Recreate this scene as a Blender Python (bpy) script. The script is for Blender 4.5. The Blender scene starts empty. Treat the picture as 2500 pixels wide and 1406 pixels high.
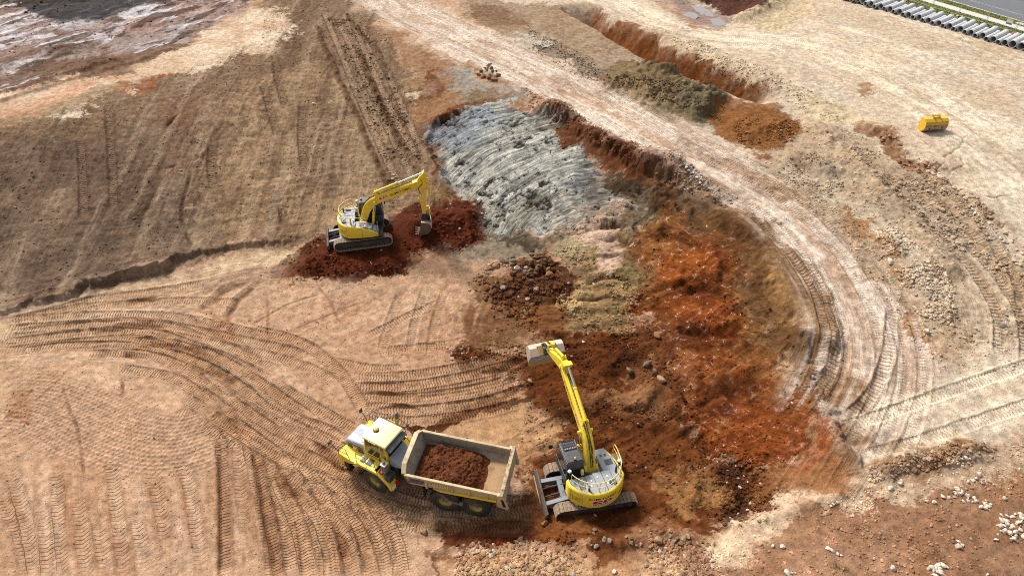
import bpy, bmesh, math, random
import numpy as np
from mathutils import Vector, Matrix, Euler

random.seed(7)
SC = bpy.context.scene
COL = SC.collection

# ------------------------------------------------------------------ camera
CAM_H = 33.0
PITCH = math.radians(39.3)
FPX = 1700.0                       # focal length in pixels of a 2500 px wide frame
cam_data = bpy.data.cameras.new("camera")
cam_data.sensor_width = 36.0
cam_data.lens = 36.0 * FPX / 2500.0
cam_data.clip_start = 0.5
cam_data.clip_end = 6000.0
cam = bpy.data.objects.new("camera", cam_data)
cam.location = (0, 0, CAM_H)
cam.rotation_euler = (math.pi / 2 - PITCH, 0, 0)
COL.objects.link(cam)
SC.camera = cam

# ------------------------------------------------------------------ sky, sun, exposure
SUN_EL = math.radians(46)
SUN_AZ = math.radians(-38)         # from +Y (away from the camera) towards +X
world = bpy.data.worlds.new("World")
SC.world = world
world.use_nodes = True
wn = world.node_tree
wn.nodes.clear()
w_out = wn.nodes.new("ShaderNodeOutputWorld")
w_bg = wn.nodes.new("ShaderNodeBackground")
w_sky = wn.nodes.new("ShaderNodeTexSky")
w_sky.sky_type = 'NISHITA'
w_sky.sun_disc = False
w_sky.sun_elevation = SUN_EL
w_sky.sun_rotation = SUN_AZ
w_sky.air_density = 1.0
w_sky.dust_density = 4.0
w_sky.ozone_density = 1.0
w_hsv = wn.nodes.new("ShaderNodeHueSaturation")
w_hsv.inputs["Saturation"].default_value = 0.35   # thin white cloud over the whole sky
wn.links.new(w_sky.outputs[0], w_hsv.inputs["Color"])
wn.links.new(w_hsv.outputs[0], w_bg.inputs["Color"])
w_bg.inputs["Strength"].default_value = 0.103
wn.links.new(w_bg.outputs[0], w_out.inputs["Surface"])

sun_data = bpy.data.lights.new("sun", 'SUN')
sun_data.energy = 2.7
sun_data.angle = math.radians(11)
sun_data.color = (1.0, 0.955, 0.88)
sun = bpy.data.objects.new("sun", sun_data)
sun_dir = Vector((math.sin(SUN_AZ) * math.cos(SUN_EL), math.cos(SUN_AZ) * math.cos(SUN_EL), math.sin(SUN_EL)))
sun.rotation_euler = sun_dir.to_track_quat('Z', 'Y').to_euler()
sun.location = (0, 40, 60)
COL.objects.link(sun)

SC.cycles.filter_width = 1.0
SC.cycles.use_denoising = False
SC.view_settings.view_transform = 'Standard'
SC.view_settings.look = 'None'
SC.view_settings.gamma = 1.0
SC.view_settings.exposure = 0.76
SC.view_settings.use_curve_mapping = False

# ------------------------------------------------------------------ small helpers
def lin(c):
    c = c / 255.0
    return c / 12.92 if c <= 0.04045 else ((c + 0.055) / 1.055) ** 2.4

GAIN = 1.55
def soil(r, g, b):
    """real-world base colour of a soil from the tone it shows in full light"""
    return np.array([lin(r), lin(g), lin(b)], np.float32) / GAIN

def tag(o, label=None, cat=None, group=None, kind=None):
    if label: o["label"] = label
    if cat: o["category"] = cat
    if group: o["group"] = group
    if kind: o["kind"] = kind
    return o

def link(o, parent=None):
    COL.objects.link(o)
    if parent is not None:
        o.parent = parent
    return o

def empty(name, loc=(0, 0, 0), rz=0.0, parent=None):
    o = bpy.data.objects.new(name, None)
    o.empty_display_size = 0.3
    o.location = loc
    o.rotation_euler = (0, 0, rz)
    return link(o, parent)

# ------------------------------------------------------------------ materials
def principled(name, color, rough=0.5, metal=0.0, spec=0.5):
    m = bpy.data.materials.new(name)
    m.use_nodes = True
    b = m.node_tree.nodes["Principled BSDF"]
    b.inputs["Base Color"].default_value = (*color, 1)
    b.inputs["Roughness"].default_value = rough
    b.inputs["Metallic"].default_value = metal
    b.inputs["Specular IOR Level"].default_value = spec
    return m

def worn(name, color, dirt=(0.16, 0.095, 0.055), rough=0.45, metal=0.0, amount=0.45, scale=2.2, low=0.0, bump=0.0, spec=0.5, up=None):
    """paint, steel or rubber with dust and mud in noise-shaped patches; low > 0 dirties towards the ground (object z);
    up = dust lying on surfaces that face up (colour)"""
    m = principled(name, color, rough, metal, spec)
    nt = m.node_tree
    b = nt.nodes["Principled BSDF"]
    tc = nt.nodes.new("ShaderNodeTexCoord")
    n1 = nt.nodes.new("ShaderNodeTexNoise")
    n1.inputs["Scale"].default_value = scale
    n1.inputs["Detail"].default_value = 9
    n1.inputs["Roughness"].default_value = 0.68
    nt.links.new(tc.outputs["Object"], n1.inputs["Vector"])
    r1 = nt.nodes.new("ShaderNodeValToRGB")
    r1.color_ramp.elements[0].position = 0.62 - 0.32 * amount
    r1.color_ramp.elements[1].position = 0.80 - 0.22 * amount
    nt.links.new(n1.outputs["Fac"], r1.inputs["Fac"])
    fac = r1.outputs["Color"]
    mx = nt.nodes.new("ShaderNodeMix"); mx.data_type = 'RGBA'
    mx.inputs[6].default_value = (*color, 1)
    mx.inputs[7].default_value = (*dirt, 1)
    mul = nt.nodes.new("ShaderNodeMath"); mul.operation = 'MULTIPLY'
    mul.inputs[1].default_value = min(1.0, 0.35 + amount)
    nt.links.new(fac, mul.inputs[0])
    nt.links.new(mul.outputs[0], mx.inputs[0])
    res = mx.outputs[2]
    # fine tone variation
    n2 = nt.nodes.new("ShaderNodeTexNoise")
    n2.inputs["Scale"].default_value = scale * 9
    n2.inputs["Detail"].default_value = 4
    nt.links.new(tc.outputs["Object"], n2.inputs["Vector"])
    mr = nt.nodes.new("ShaderNodeMapRange")
    mr.inputs[3].default_value = 0.80; mr.inputs[4].default_value = 1.16
    nt.links.new(n2.outputs["Fac"], mr.inputs[0])
    m2 = nt.nodes.new("ShaderNodeMix"); m2.data_type = 'RGBA'; m2.blend_type = 'MULTIPLY'
    m2.inputs[0].default_value = 1.0
    nt.links.new(res, m2.inputs[6]); nt.links.new(mr.outputs[0], m2.inputs[7])
    res = m2.outputs[2]
    nt.links.new(res, b.inputs["Base Color"])
    rr = nt.nodes.new("ShaderNodeMapRange")
    rr.inputs[3].default_value = rough; rr.inputs[4].default_value = 0.92
    nt.links.new(fac, rr.inputs[0]); nt.links.new(rr.outputs[0], b.inputs["Roughness"])
    if bump > 0:
        bp = nt.nodes.new("ShaderNodeBump")
        bp.inputs["Strength"].default_value = 0.6
        bp.inputs["Distance"].default_value = bump
        nt.links.new(n1.outputs["Fac"], bp.inputs["Height"])
        nt.links.new(bp.outputs[0], b.inputs["Normal"])
    return m
# ================================================================== the ground
CP, SP = math.cos(PITCH), math.sin(PITCH)

def ray_xy(px, py, z):
    """world x, y at height z on the sight line through photo point (px, py); used once to survey the site"""
    u = (px - 1250.0) / FPX
    v = (py - 703.0) / FPX
    dz = -SP - v * CP
    t = (z - CAM_H) / dz
    return u * t, (CP - v * SP) * t

# survey points of the broad relief: photo point and height above the pit floor
SURVEY = [
 # pit floor and left haul track
 (0,1406,0),(300,1406,0),(700,1406,0),(1000,1380,.05),(0,1150,0),(350,1150,0),(700,1150,0),(950,1180,0),(1250,1200,.0),
 (0,930,0),(300,930,0),(600,930,0),(900,930,0),(1150,900,0),(0,820,0.1),(300,760,.1),(600,690,.15),(900,760,.1),(1100,720,.2),
 (0,770,.15),(350,690,.2),(700,620,.4),
 # red fill under the far excavator
 (760,610,.8),(880,600,.9),(1050,590,.7),(1150,560,.7),(950,660,.3),
 # brown batter on the left rising to the rim
 (0,640,1.6),(200,600,1.5),(450,560,1.4),(700,530,1.4),(0,450,3.2),(250,420,3.1),(550,400,2.7),(850,420,1.9),(960,470,1.3),
 (0,310,5.2),(200,255,5.2),(420,190,5.0),(650,115,4.7),(500,280,4.2),(750,200,4.2),(950,300,3.0),(1010,400,2.0),(880,60,4.5),
 # lower flat behind the rim
 (0,200,5.0),(250,140,4.9),(500,60,4.7),(0,80,4.7),(200,30,4.6),(420,0,4.6),
 # haul road
 (950,0,4.6),(1100,80,4.6),(1300,180,4.6),(1500,280,4.5),(1700,400,4.3),(1900,520,4.0),(2050,660,3.5),(2130,800,3.0),(2120,930,2.6),(2060,1040,2.3),
 # grey rock face
 (1100,290,3.5),(1240,255,3.9),(1340,300,3.9),(1430,380,3.7),(1540,440,3.5),(1070,350,2.6),(1150,400,2.2),(1250,420,2.2),(1400,470,2.1),
 (1140,490,1.1),(1220,560,.8),(1350,560,1.0),(1480,520,1.7),(1300,610,.5),(1420,620,.8),(1520,600,1.3),
 (1420,720,.25),(1530,720,.4),(1400,800,.05),(1500,830,.0),
 # orange batter
 (1610,470,3.4),(1740,540,3.6),(1860,660,3.4),(1930,800,3.0),(1980,940,2.5),(2030,1080,2.1),(2100,1150,2.0),
 (1590,580,1.6),(1640,700,1.3),(1640,820,.5),(1740,760,1.6),(1820,850,1.7),(1700,950,.5),(1830,980,1.2),(1880,1080,.9),
 (1550,900,.0),(1600,1000,.1),(1650,1120,.2),(1750,1200,.3),(1800,1290,.6),
 # near excavator pad and bank towards the bottom
 (1450,1200,.0),(1300,1270,.1),(1600,1240,.1),(1150,1340,.5),(1400,1340,.8),(1650,1350,1.2),(1150,1406,.7),(1500,1406,1.3),
 # lower right plateau
 (1950,1290,1.7),(2100,1230,2.0),(1900,1406,2.0),(2200,1300,2.2),(2450,1300,2.4),(2300,1406,2.3),(2200,1120,2.3),(2400,1060,2.6),(2500,950,2.9),(2300,960,2.7),
 # right: berm, pad
 (2250,850,3.2),(2400,800,3.5),(2480,700,3.9),(2200,650,3.9),(2350,600,4.2),(2480,520,4.5),(2050,470,4.7),(2200,430,4.9),(1950,380,4.9),
 (2300,330,5.0),(2480,250,5.1),(2150,200,5.0),(1900,150,4.9),(2480,130,5.1),(2200,60,5.1),(2000,60,5.0),(2400,20,5.2),
 (1750,110,4.8),(1600,60,4.7),(1450,20,4.7),(1300,60,4.7),(1450,140,4.6),(1600,200,4.5),(1780,300,4.5),(1700,30,4.3),(1850,10,4.5),
]
_sx, _sy, _sz = [], [], []
for (a, b, c) in SURVEY:
    x, y = ray_xy(a, b, c)
    _sx.append(x); _sy.append(y); _sz.append(c)
for (x, y, z) in [(-70,5,0),(0,2,.3),(70,5,2.4),(-120,120,4.5),(0,150,4.6),(130,130,5.2),(-120,60,2.5),(120,60,4.6),(-75,25,0),(80,30,2.8),(0,-40,.5),(-160,200,4.5),(160,220,5.2),(0,260,4.8),(-160,-40,0.3),(160,-40,2.2)]:
    _sx.append(x); _sy.append(y); _sz.append(z)
_S = np.array([_sx, _sy, _sz]).T

def _tps_fit(P, lam=0.6):
    n = len(P)
    d2 = (P[:, None, 0] - P[None, :, 0]) ** 2 + (P[:, None, 1] - P[None, :, 1]) ** 2
    K = 0.5 * d2 * np.log(d2 + 1e-9)
    K += lam * np.eye(n) * 20.0
    Q = np.c_[np.ones(n), P[:, :2]]
    A = np.block([[K, Q], [Q.T, np.zeros((3, 3))]])
    return np.linalg.solve(A, np.r_[P[:, 2], 0, 0, 0])
_TPS = _tps_fit(_S)

GX0, GX1, GY0, GY1, GN = -170.0, 170.0, -45.0, 270.0, 420
_gx = np.linspace(GX0, GX1, GN); _gy = np.linspace(GY0, GY1, GN)
_GZ = np.zeros((GN, GN))
for i in range(GN):
    d2 = (_gx[:, None] - _S[None, :, 0]) ** 2 + (_gy[i] - _S[None, :, 1]) ** 2
    _GZ[i] = (0.5 * d2 * np.log(d2 + 1e-9)) @ _TPS[:len(_S)] + _TPS[-3] + _TPS[-2] * _gx + _TPS[-1] * _gy[i]
_GZ = np.clip(_GZ, -0.4, 6.0)

def broad_z(x, y):
    fx = np.clip((np.asarray(x) - GX0) / (GX1 - GX0) * (GN - 1), 0, GN - 1.001)
    fy = np.clip((np.asarray(y) - GY0) / (GY1 - GY0) * (GN - 1), 0, GN - 1.001)
    i = fx.astype(int); j = fy.astype(int); a = fx - i; b = fy - j
    return ((_GZ[j, i] * (1 - a) + _GZ[j, i + 1] * a) * (1 - b) + (_GZ[j + 1, i] * (1 - a) + _GZ[j + 1, i + 1] * a) * b)

def G(px, py):
    """survey a photo point onto the broad relief -> world x, y"""
    z = 2.0
    for _ in range(25):
        x, y = ray_xy(px, py, z)
        z = 0.5 * z + 0.5 * float(broad_z(x, y))
    return x, y

def GP(pts):
    return np.array([G(a, b) for a, b in pts])

# ---- noise
_rng = np.random.default_rng(11)
_TAB = [_rng.random((256, 256)).astype(np.float32) * 2 - 1 for _ in range(12)]
def vnoise(x, y, seed=0):
    T = _TAB[seed % 12]
    x = x + 37.7 * seed; y = y + 91.3 * seed
    xi = np.floor(x); yi = np.floor(y)
    fx = (x - xi).astype(np.float32); fy = (y - yi).astype(np.float32)
    fx = fx * fx * (3 - 2 * fx); fy = fy * fy * (3 - 2 * fy)
    i = xi.astype(np.int32) & 255; j = yi.astype(np.int32) & 255
    i2 = (i + 1) & 255; j2 = (j + 1) & 255
    a = T[j, i]; b = T[j, i2]; c = T[j2, i]; d = T[j2, i2]
    a = a + (b - a) * fx; c = c + (d - c) * fx
    return a + (c - a) * fy
def fbm(x, y, size, octv=4, seed=0, gain=0.5):
    r = 0; amp = 1.0; tot = 0; f = 1.0 / size
    for k in range(octv):
        r = r + amp * vnoise(x * f, y * f, seed + k)
        tot += amp; amp *= gain; f *= 2.07
    return (r / tot).astype(np.float32)
def sstep(a, b, x):
    t = np.clip((x - a) / (b - a), 0, 1)
    return t * t * (3 - 2 * t)

# ---- grid: fine where the ground shows large, coarse towards the horizon
NX = 1130
ys = [14.0]
while ys[-1] < 122.0:
    ys.append(ys[-1] + 0.76 * (0.034 + (ys[-1] / 33.0) ** 1.65 * 0.048))
ys = np.array(ys)
NY = len(ys)
us = np.linspace(-1, 1, NX)
hw = 1.16 * 0.7353 * (ys * CP + CAM_H * SP)
X = (us[None, :] * hw[:, None]).astype(np.float64)
Y = np.repeat(ys[:, None], NX, 1)
print("ground grid", NY, NX)
XF = X.astype(np.float32); YF = Y.astype(np.float32)
Z = broad_z(X, Y).astype(np.float32)
C = np.zeros((NY, NX, 3), np.float32)
WET = np.zeros((NY, NX), np.float32)       # 0 dry .. 1 glistening
TPH = np.zeros((NY, NX), np.float32); TMK = np.zeros((NY, NX), np.float32)   # tread bars: phase, strength
GU = np.zeros((NY, NX), np.float32); GV = np.zeros((NY, NX), np.float32); GS = np.zeros((NY, NX), np.float32)  # scrape grain: across, along, strength
RGH = np.full((NY, NX), 0.35, np.float32)  # clod relief

WA = fbm(XF, YF, 3.2, 4, 1)       # warps for edges
WB = fbm(XF, YF, 3.2, 4, 5)
N_L = fbm(XF, YF, 14.0, 4, 2)     # large tone drift
N_M = fbm(XF, YF, 2.6, 5, 3)
N_S = fbm(XF, YF, 0.55, 4, 6)
N_T = fbm(XF, YF, 0.22, 3, 8)

def window(xa, xb, ya, yb, pad=1.0):
    j0 = max(0, np.searchsorted(ys, ya - pad) - 1); j1 = min(NY, np.searchsorted(ys, yb + pad) + 1)
    if j1 <= j0: return None
    lo = min((xa - pad) / hw[j0], (xa - pad) / hw[j1 - 1]); hi = max((xb + pad) / hw[j0], (xb + pad) / hw[j1 - 1])
    i0 = max(0, int((lo + 1) / 2 * (NX - 1)) - 1); i1 = min(NX, int((hi + 1) / 2 * (NX - 1)) + 2)
    if i1 <= i0: return None
    return slice(j0, j1), slice(i0, i1)

def poly_sdf(P, w, warp):
    x = X[w] + warp * WA[w]; y = Y[w] + warp * WB[w]
    d = np.full(x.shape, 1e9); s = np.ones(x.shape, bool)
    n = len(P)
    for k in range(n):
        ax, ay = P[k]; bx, by = P[k - 1]
        ex, ey = bx - ax, by - ay
        wx, wy = x - ax, y - ay
        t = np.clip((wx * ex + wy * ey) / (ex * ex + ey * ey + 1e-12), 0, 1)
        d = np.minimum(d, (wx - ex * t) ** 2 + (wy - ey * t) ** 2)
        c1 = y >= ay; c2 = y < by; c3 = ex * wy > ey * wx
        s ^= (c1 & c2 & c3) | (~c1 & ~c2 & ~c3)
    return np.where(s, 1.0, -1.0) * np.sqrt(d)      # >0 outside

def region(pts, soft=0.6, warp=1.2):
    """mask (window, values) of a patch outlined by surveyed points"""
    P = GP(pts)
    pad = soft + abs(warp) + 0.5
    w = window(P[:, 0].min(), P[:, 0].max(), P[:, 1].min(), P[:, 1].max(), pad)
    if w is None: return None, None
    d = poly_sdf(P, w, warp)
    m = sstep(soft, -soft, d)
    band = 4 * m * (1 - m)
    m = sstep(0.30, 0.70, m + band * (0.55 * N_S[w] + 0.35 * N_T[w] + 0.35 * N_M[w]))
    return w, m.astype(np.float32)

def paint(pts, color, soft=0.6, warp=1.2, op=1.0, breakup=0.0, bsize='M', wet=None, rgh=None, color2=None):
    w, m = region(pts, soft, warp)
    if w is None: return None, None
    n = {'L': N_L, 'M': N_M, 'S': N_S}[bsize][w]
    if breakup > 0:
        v = m * (0.35 + 0.75 * op) + (0.5 * n + 0.55 * N_S[w] + 0.3 * N_T[w]) * (0.35 + 0.9 * breakup) - 0.08
        m = sstep(0.34, 0.66, v) * np.minimum(1, m * 4) * min(1.0, op + 0.1)
    else:
        m = m * op
    c = color if color2 is None else color + (color2 - color) * sstep(-0.45, 0.45, N_M[w] + 0.5 * N_S[w])[..., None]
    C[w] += (c - C[w]) * m[..., None]
    if wet is not None: WET[w] += (wet - WET[w]) * m
    if rgh is not None: RGH[w] += (rgh - RGH[w]) * m
    return w, m

def curve(pts, step=0.6):
    P = GP(pts)
    if len(P) == 2:
        n = max(2, int(np.hypot(*(P[1] - P[0])) / step)); t = np.linspace(0, 1, n)[:, None]
        return P[0] * (1 - t) + P[1] * t
    Q = np.vstack([2 * P[0] - P[1], P, 2 * P[-1] - P[-2]])
    out = []
    for k in range(1, len(Q) - 2):
        p0, p1, p2, p3 = Q[k - 1], Q[k], Q[k + 1], Q[k + 2]
        n = max(2, int(np.hypot(*(p2 - p1)) / step))
        t = np.linspace(0, 1, n, endpoint=False)[:, None]
        out.append(0.5 * ((2 * p1) + (-p0 + p2) * t + (2 * p0 - 5 * p1 + 4 * p2 - p3) * t ** 2 + (-p0 + 3 * p1 - 3 * p2 + p3) * t ** 3))
    out.append(P[-1:])
    return np.vstack(out)

def along(pts, reach, off=0.0, warp=0.0, raw=None):
    """distance, length along and signed offset (left > 0) from a surveyed line"""
    L = curve(pts) if raw is None else raw
    if off:
        T = np.gradient(L, axis=0); T /= np.linalg.norm(T, axis=1)[:, None] + 1e-9
        L = L + off * np.c_[-T[:, 1], T[:, 0]]
    w = window(L[:, 0].min(), L[:, 0].max(), L[:, 1].min(), L[:, 1].max(), reach + abs(warp))
    if w is None: return None
    x = X[w] + warp * WA[w]; y = Y[w] + warp * WB[w]
    D = np.full(x.shape, 1e9); S = np.zeros(x.shape); T = np.zeros(x.shape)
    acc = 0.0
    yw = ys[w[0]]
    for k in range(len(L) - 1):
        ax, ay = L[k]; bx, by = L[k + 1]
        ex, ey = bx - ax, by - ay
        ln = math.hypot(ex, ey)
        if ln < 1e-6: continue
        j0 = np.searchsorted(yw, min(ay, by) - reach - abs(warp)); j1 = np.searchsorted(yw, max(ay, by) + reach + abs(warp))
        if j1 > j0:
            hs = hw[w[0]][j0:j1]
            lo = (min(ax, bx) - reach - abs(warp)); hi = (max(ax, bx) + reach + abs(warp))
            i0 = int((min(lo / hs[0], lo / hs[-1]) + 1) / 2 * (NX - 1)) - 1 - w[1].start
            i1 = int((max(hi / hs[0], hi / hs[-1]) + 1) / 2 * (NX - 1)) + 2 - w[1].start
            i0 = max(0, i0); i1 = min(x.shape[1], i1)
            if i1 > i0:
                q = (slice(j0, j1), slice(i0, i1))
                wx = x[q] - ax; wy = y[q] - ay
                t = np.clip((wx * ex + wy * ey) / (ln * ln), 0, 1)
                d = np.sqrt((wx - ex * t) ** 2 + (wy - ey * t) ** 2)
                b = d < D[q]
                D[q] = np.where(b, d, D[q])
                S[q] = np.where(b, acc + t * ln, S[q])
                T[q] = np.where(b, (ex * wy - ey * wx) / ln, T[q])
        acc += ln
    return w, D, S, T, acc

def fade(S, L, e=1.5):
    return sstep(0, e, S) * sstep(L, L - e, S)

def rut(pts, width=0.62, depth=0.07, kind='lug', period=0.42, amp=0.045, berm=0.05, color=None, op=0.5, off=0.0, ends=1.5, wear=0.35, groove=None, gop=0.5, tread=1.0):
    """one wheel or crawler band: pressed floor, cross bars, thrown-up edges"""
    r = along(pts, width * 0.5 + 0.8, off)
    if r is None: return
    w, D, S, T, L = r
    h = width / 2
    f = fade(S, L, ends) * sstep(-0.75, -0.75 + wear + 0.5, N_M[w] + 0.4 * N_L[w] + 0.35)
    a = np.abs(T + 0.06 * N_S[w])
    inside = sstep(h + 0.07, h - 0.05, a) * (D < h + 0.6) * f
    if kind == 'lug':
        ph = S / period + 0.16 * np.sin(T / h * 4.4) + 0.05 * N_M[w]
    elif kind == 'chev':
        ph = S / period + a * 2.0 + 0.04 * N_M[w]
    else:
        ph = S / period
    edge = np.exp(-((a - h - 0.09) / 0.09) ** 2) * (D < h + 0.6) * f
    Z[w] += (inside * (-depth) + edge * (berm * (0.75 + 1.2 * N_S[w]))).astype(np.float32)
    tm = inside * np.clip(0.85 + 0.7 * N_S[w] + 0.5 * N_M[w], 0.1, 1.1) * tread
    b_ = tm > 0.3 * TMK[w]
    q = TMK[w]; q[b_] = tm[b_]
    q = TPH[w]; q[b_] = ph[b_]
    if color is not None:
        C[w] += (color - C[w]) * (inside * op)[..., None]
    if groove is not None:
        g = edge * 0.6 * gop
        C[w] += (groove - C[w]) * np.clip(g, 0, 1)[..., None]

def ridge(pts, height, width, off=0.0, warp=0.5, color=None, op=0.8, rough=0.35, ends=1.2, rgh=None, wet=None, cw=1.3, flat=0.0):
    """bank (height > 0) or ditch (height < 0) along a line"""
    r = along(pts, width * 2.2, off, warp)
    if r is None: return
    w, D, S, T, L = r
    t = np.maximum(D - flat, 0) / width
    p = np.exp(-t * t * 1.6) * fade(S, L, ends)
    Z[w] += (p * height * (1 + rough * (N_M[w] + 0.6 * N_S[w]))).astype(np.float32)
    if color is not None:
        m = np.clip(sstep(cw * width, 0.35 * width, D) * fade(S, L, ends) * (1 + 0.8 * N_S[w]), 0, 1) * op
        C[w] += (color - C[w]) * m[..., None]
        if rgh is not None: RGH[w] += (rgh - RGH[w]) * m
        if wet is not None: WET[w] += (wet - WET[w]) * m

def stripe(pts, width, color, op=0.6, off=0.0, warp=0.4, breakup=0.3, ends=2.0, soft=0.5, dz=0.0, rgh=None, wet=None):
    r = along(pts, width + soft, off, warp)
    if r is None: return
    w, D, S, T, L = r
    m = sstep(width / 2 * (1 + soft), width / 2 * (1 - soft), D) * fade(S, L, ends)
    m = m * sstep(-breakup - 0.2, 0.3, N_M[w] + 0.5 * N_S[w] + 0.15) * op if breakup > 0 else m * op
    C[w] += (color - C[w]) * m[..., None]
    if dz: Z[w] += (dz * m).astype(np.float32)
    if rgh is not None: RGH[w] += (rgh - RGH[w]) * m
    if wet is not None: WET[w] += (wet - WET[w]) * m

def flow(pts, half, st, dark, pale, seed=0, rel=0.045, op=0.38, off=0.0):
    """ground swept along a route: light and dark strands, fine scrape lines"""
    r = along(pts, half + 0.6, off)
    if r is None: return
    w, D, S, T, L = r
    m = sstep(half + 0.4 * N_M[w], half * 0.55, D) * fade(S, L, 3.0)
    n = 0.6 * vnoise(T / 0.62, S / 7.0, seed) + 0.4 * vnoise(T / 0.27, S / 4.0, seed + 3) + 0.25 * N_M[w]
    for c_, k_ in ((dark, sstep(-0.05, -0.5, n)), (pale, sstep(0.05, 0.5, n))):
        C[w] += (c_ - C[w]) * (k_ * m * op)[..., None]
    Z[w] += (rel * n * m).astype(np.float32)
    b_ = m > 0.35
    for A_, v_ in ((GU, T), (GV, S)):
        q = A_[w]; q[b_] = v_[b_]
    GS[w] = np.maximum(GS[w] * (1 - m), m * st)

def scarp(pts, height, run=0.5, reach=7.0, warp=0.6, color=None, rim=None, cw=1.0):
    """a cut step along a line: ground on its left side stands higher and eases out over the reach"""
    r = along(pts, reach, 0.0, warp)
    if r is None: return
    w, D, S, T, L = r
    f = fade(S, L, 3.0)
    tt = np.where(T > 0, D, -D) + 0.45 * N_S[w] + 0.35 * N_M[w]
    up = sstep(-run * 0.5, run * 0.5, tt) * sstep(reach, run, np.maximum(tt, 0)) * f
    up = up * np.clip(0.95 + 0.6 * vnoise(S / 4.5, S * 0 + 3.3, 2), 0.55, 1.4)
    Z[w] += (height * up).astype(np.float32)
    if color is not None:
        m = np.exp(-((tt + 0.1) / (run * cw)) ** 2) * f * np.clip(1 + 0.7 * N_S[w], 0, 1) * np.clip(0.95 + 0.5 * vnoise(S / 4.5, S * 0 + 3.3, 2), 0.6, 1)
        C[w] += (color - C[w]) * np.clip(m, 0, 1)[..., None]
# ------------------------------------------------------------------ what lies where
def aniso(w, ang, ln, wd, seed, octv=3):
    """streaky noise, long along ang (degrees from +X)"""
    a = math.radians(ang); c, s = math.cos(a), math.sin(a)
    x = XF[w] + 0.5 * WA[w]; y = YF[w] + 0.5 * WB[w]
    p = x * c + y * s; q = -x * s + y * c
    r = 0; amp = 1.0; tot = 0
    for k in range(octv):
        r = r + amp * vnoise(p / ln * (1.9 ** k), q / wd * (1.9 ** k), seed + k); tot += amp; amp *= 0.6
    return (r / tot).astype(np.float32)

def grain(pts, ang, st, across=1.0, soft=1.0, warp=1.0, curl=0.4):
    """lay scrape marks running along ang over a patch"""
    w, m = region(pts, soft, warp)
    if w is None: return
    a = math.radians(ang); c, s = math.cos(a), math.sin(a)
    x = XF[w] + curl * WA[w]; y = YF[w] + curl * WB[w]
    b = m > 0.4
    for A_, v_ in ((GU, (-x * s + y * c) * across), (GV, x * c + y * s)):
        q = A_[w]; q[b] = v_[b]
    GS[w] = np.maximum(GS[w] * (1 - m), m * st)

def streak(pts, ang, ln, wd, seed, color, lo, hi, op=0.6, dz=0.0, soft=1.0, warp=1.0, wet=None):
    w, m = region(pts, soft, warp)
    if w is None: return
    n = aniso(w, ang, ln, wd, seed)
    k = sstep(lo, hi, n) * m * op
    C[w] += (color - C[w]) * k[..., None]
    if dz: Z[w] += dz * n * m
    if wet is not None: WET[w] += (wet - WET[w]) * k

FLOOR1 = soil(202, 164, 132); FLOOR2 = soil(178, 138, 108)
DARKS = soil(104, 62, 36); DARKER = soil(70, 40, 24)
PALE = soil(226, 202, 170)
ALL = (slice(0, NY), slice(0, NX))
C[:] = FLOOR1 + (FLOOR2 - FLOOR1) * sstep(-0.5, 0.5, N_L + 0.5 * N_M)[..., None]
RGH[:] = 0.16

# ---- right hand pad and everything beyond the haul road
PAD = [(980,-120),(1150,40),(1400,180),(1700,350),(1880,440),(2060,600),(2180,760),(2230,900),(2120,1010),(2050,1060),(2110,1160),(2620,1010),(2900,700),(2900,-200)]
paint(PAD, soil(216,198,174), 1.2, 1.5, rgh=0.24, color2=soil(202,180,154))
# lower right plateau
paint([(1080,1360),(1300,1345),(1560,1330),(1720,1330),(1880,1265),(2000,1245),(2120,1165),(2300,1110),(2560,1050),(2900,1050),(2900,1700),(1080,1700)], soil(160,122,94), 0.8, 1.2, rgh=0.3, color2=soil(146,106,78))
paint([(1640,1360),(1900,1250),(2120,1180),(2350,1110),(2620,1040),(2620,1120),(2360,1190),(2130,1240),(1930,1290),(1740,1400)], soil(206,178,148), 0.9, 1.2, op=0.8, breakup=0.5)
paint([(1105,1345),(1400,1320),(1640,1345),(1700,1406),(1700,1500),(1105,1500)], soil(196,160,124), 0.6, 0.8, op=0.9, color2=soil(172,130,94))
paint([(1900,1330),(2150,1290),(2160,1420),(1900,1450)], soil(164,128,102), 1.5, 2.0, op=0.5, breakup=0.4)
paint([(2250,1170),(2480,1160),(2480,1260),(2280,1270)], soil(164,122,90), 1.5, 2.0, op=0.5, breakup=0.4)

# ---- left brown batter
FIELD = [(-250,860),(0,772),(140,725),(300,680),(450,632),(620,598),(760,575),(800,540),(960,520),(1090,500),(1075,430),(1035,350),(1010,260),(990,180),(930,60),(870,-60),(640,-60),(640,100),(420,180),(200,255),(0,320),(-250,400)]
paint(FIELD, soil(144,117,92), 0.5, 0.8, rgh=0.42, color2=soil(128,102,80))
paint([(-250,860),(0,772),(300,680),(480,625),(520,480),(430,300),(180,330),(0,380),(-250,480)], soil(112,92,77), 2.2, 2.5, op=0.9, rgh=0.30, color2=soil(124,102,84))
paint([(520,480),(600,600),(800,545),(960,520),(1060,480),(1000,330),(900,220),(700,150),(560,250)], soil(168,138,106), 2.5, 2.5, op=0.7, breakup=0.4)
streak(FIELD, 91, 10, 0.8, 1, soil(104,78,60), 0.05, 0.5, 0.5, dz=0.10, soft=1.5)
streak(FIELD, 93, 14, 1.3, 4, soil(178,152,124), 0.1, 0.55, 0.5, soft=1.5)
streak(FIELD, 15, 5, 0.5, 7, soil(84,58,44), 0.35, 0.7, 0.4, dz=0.05, soft=1.5)
grain(FIELD, 91, 0.5)
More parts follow.
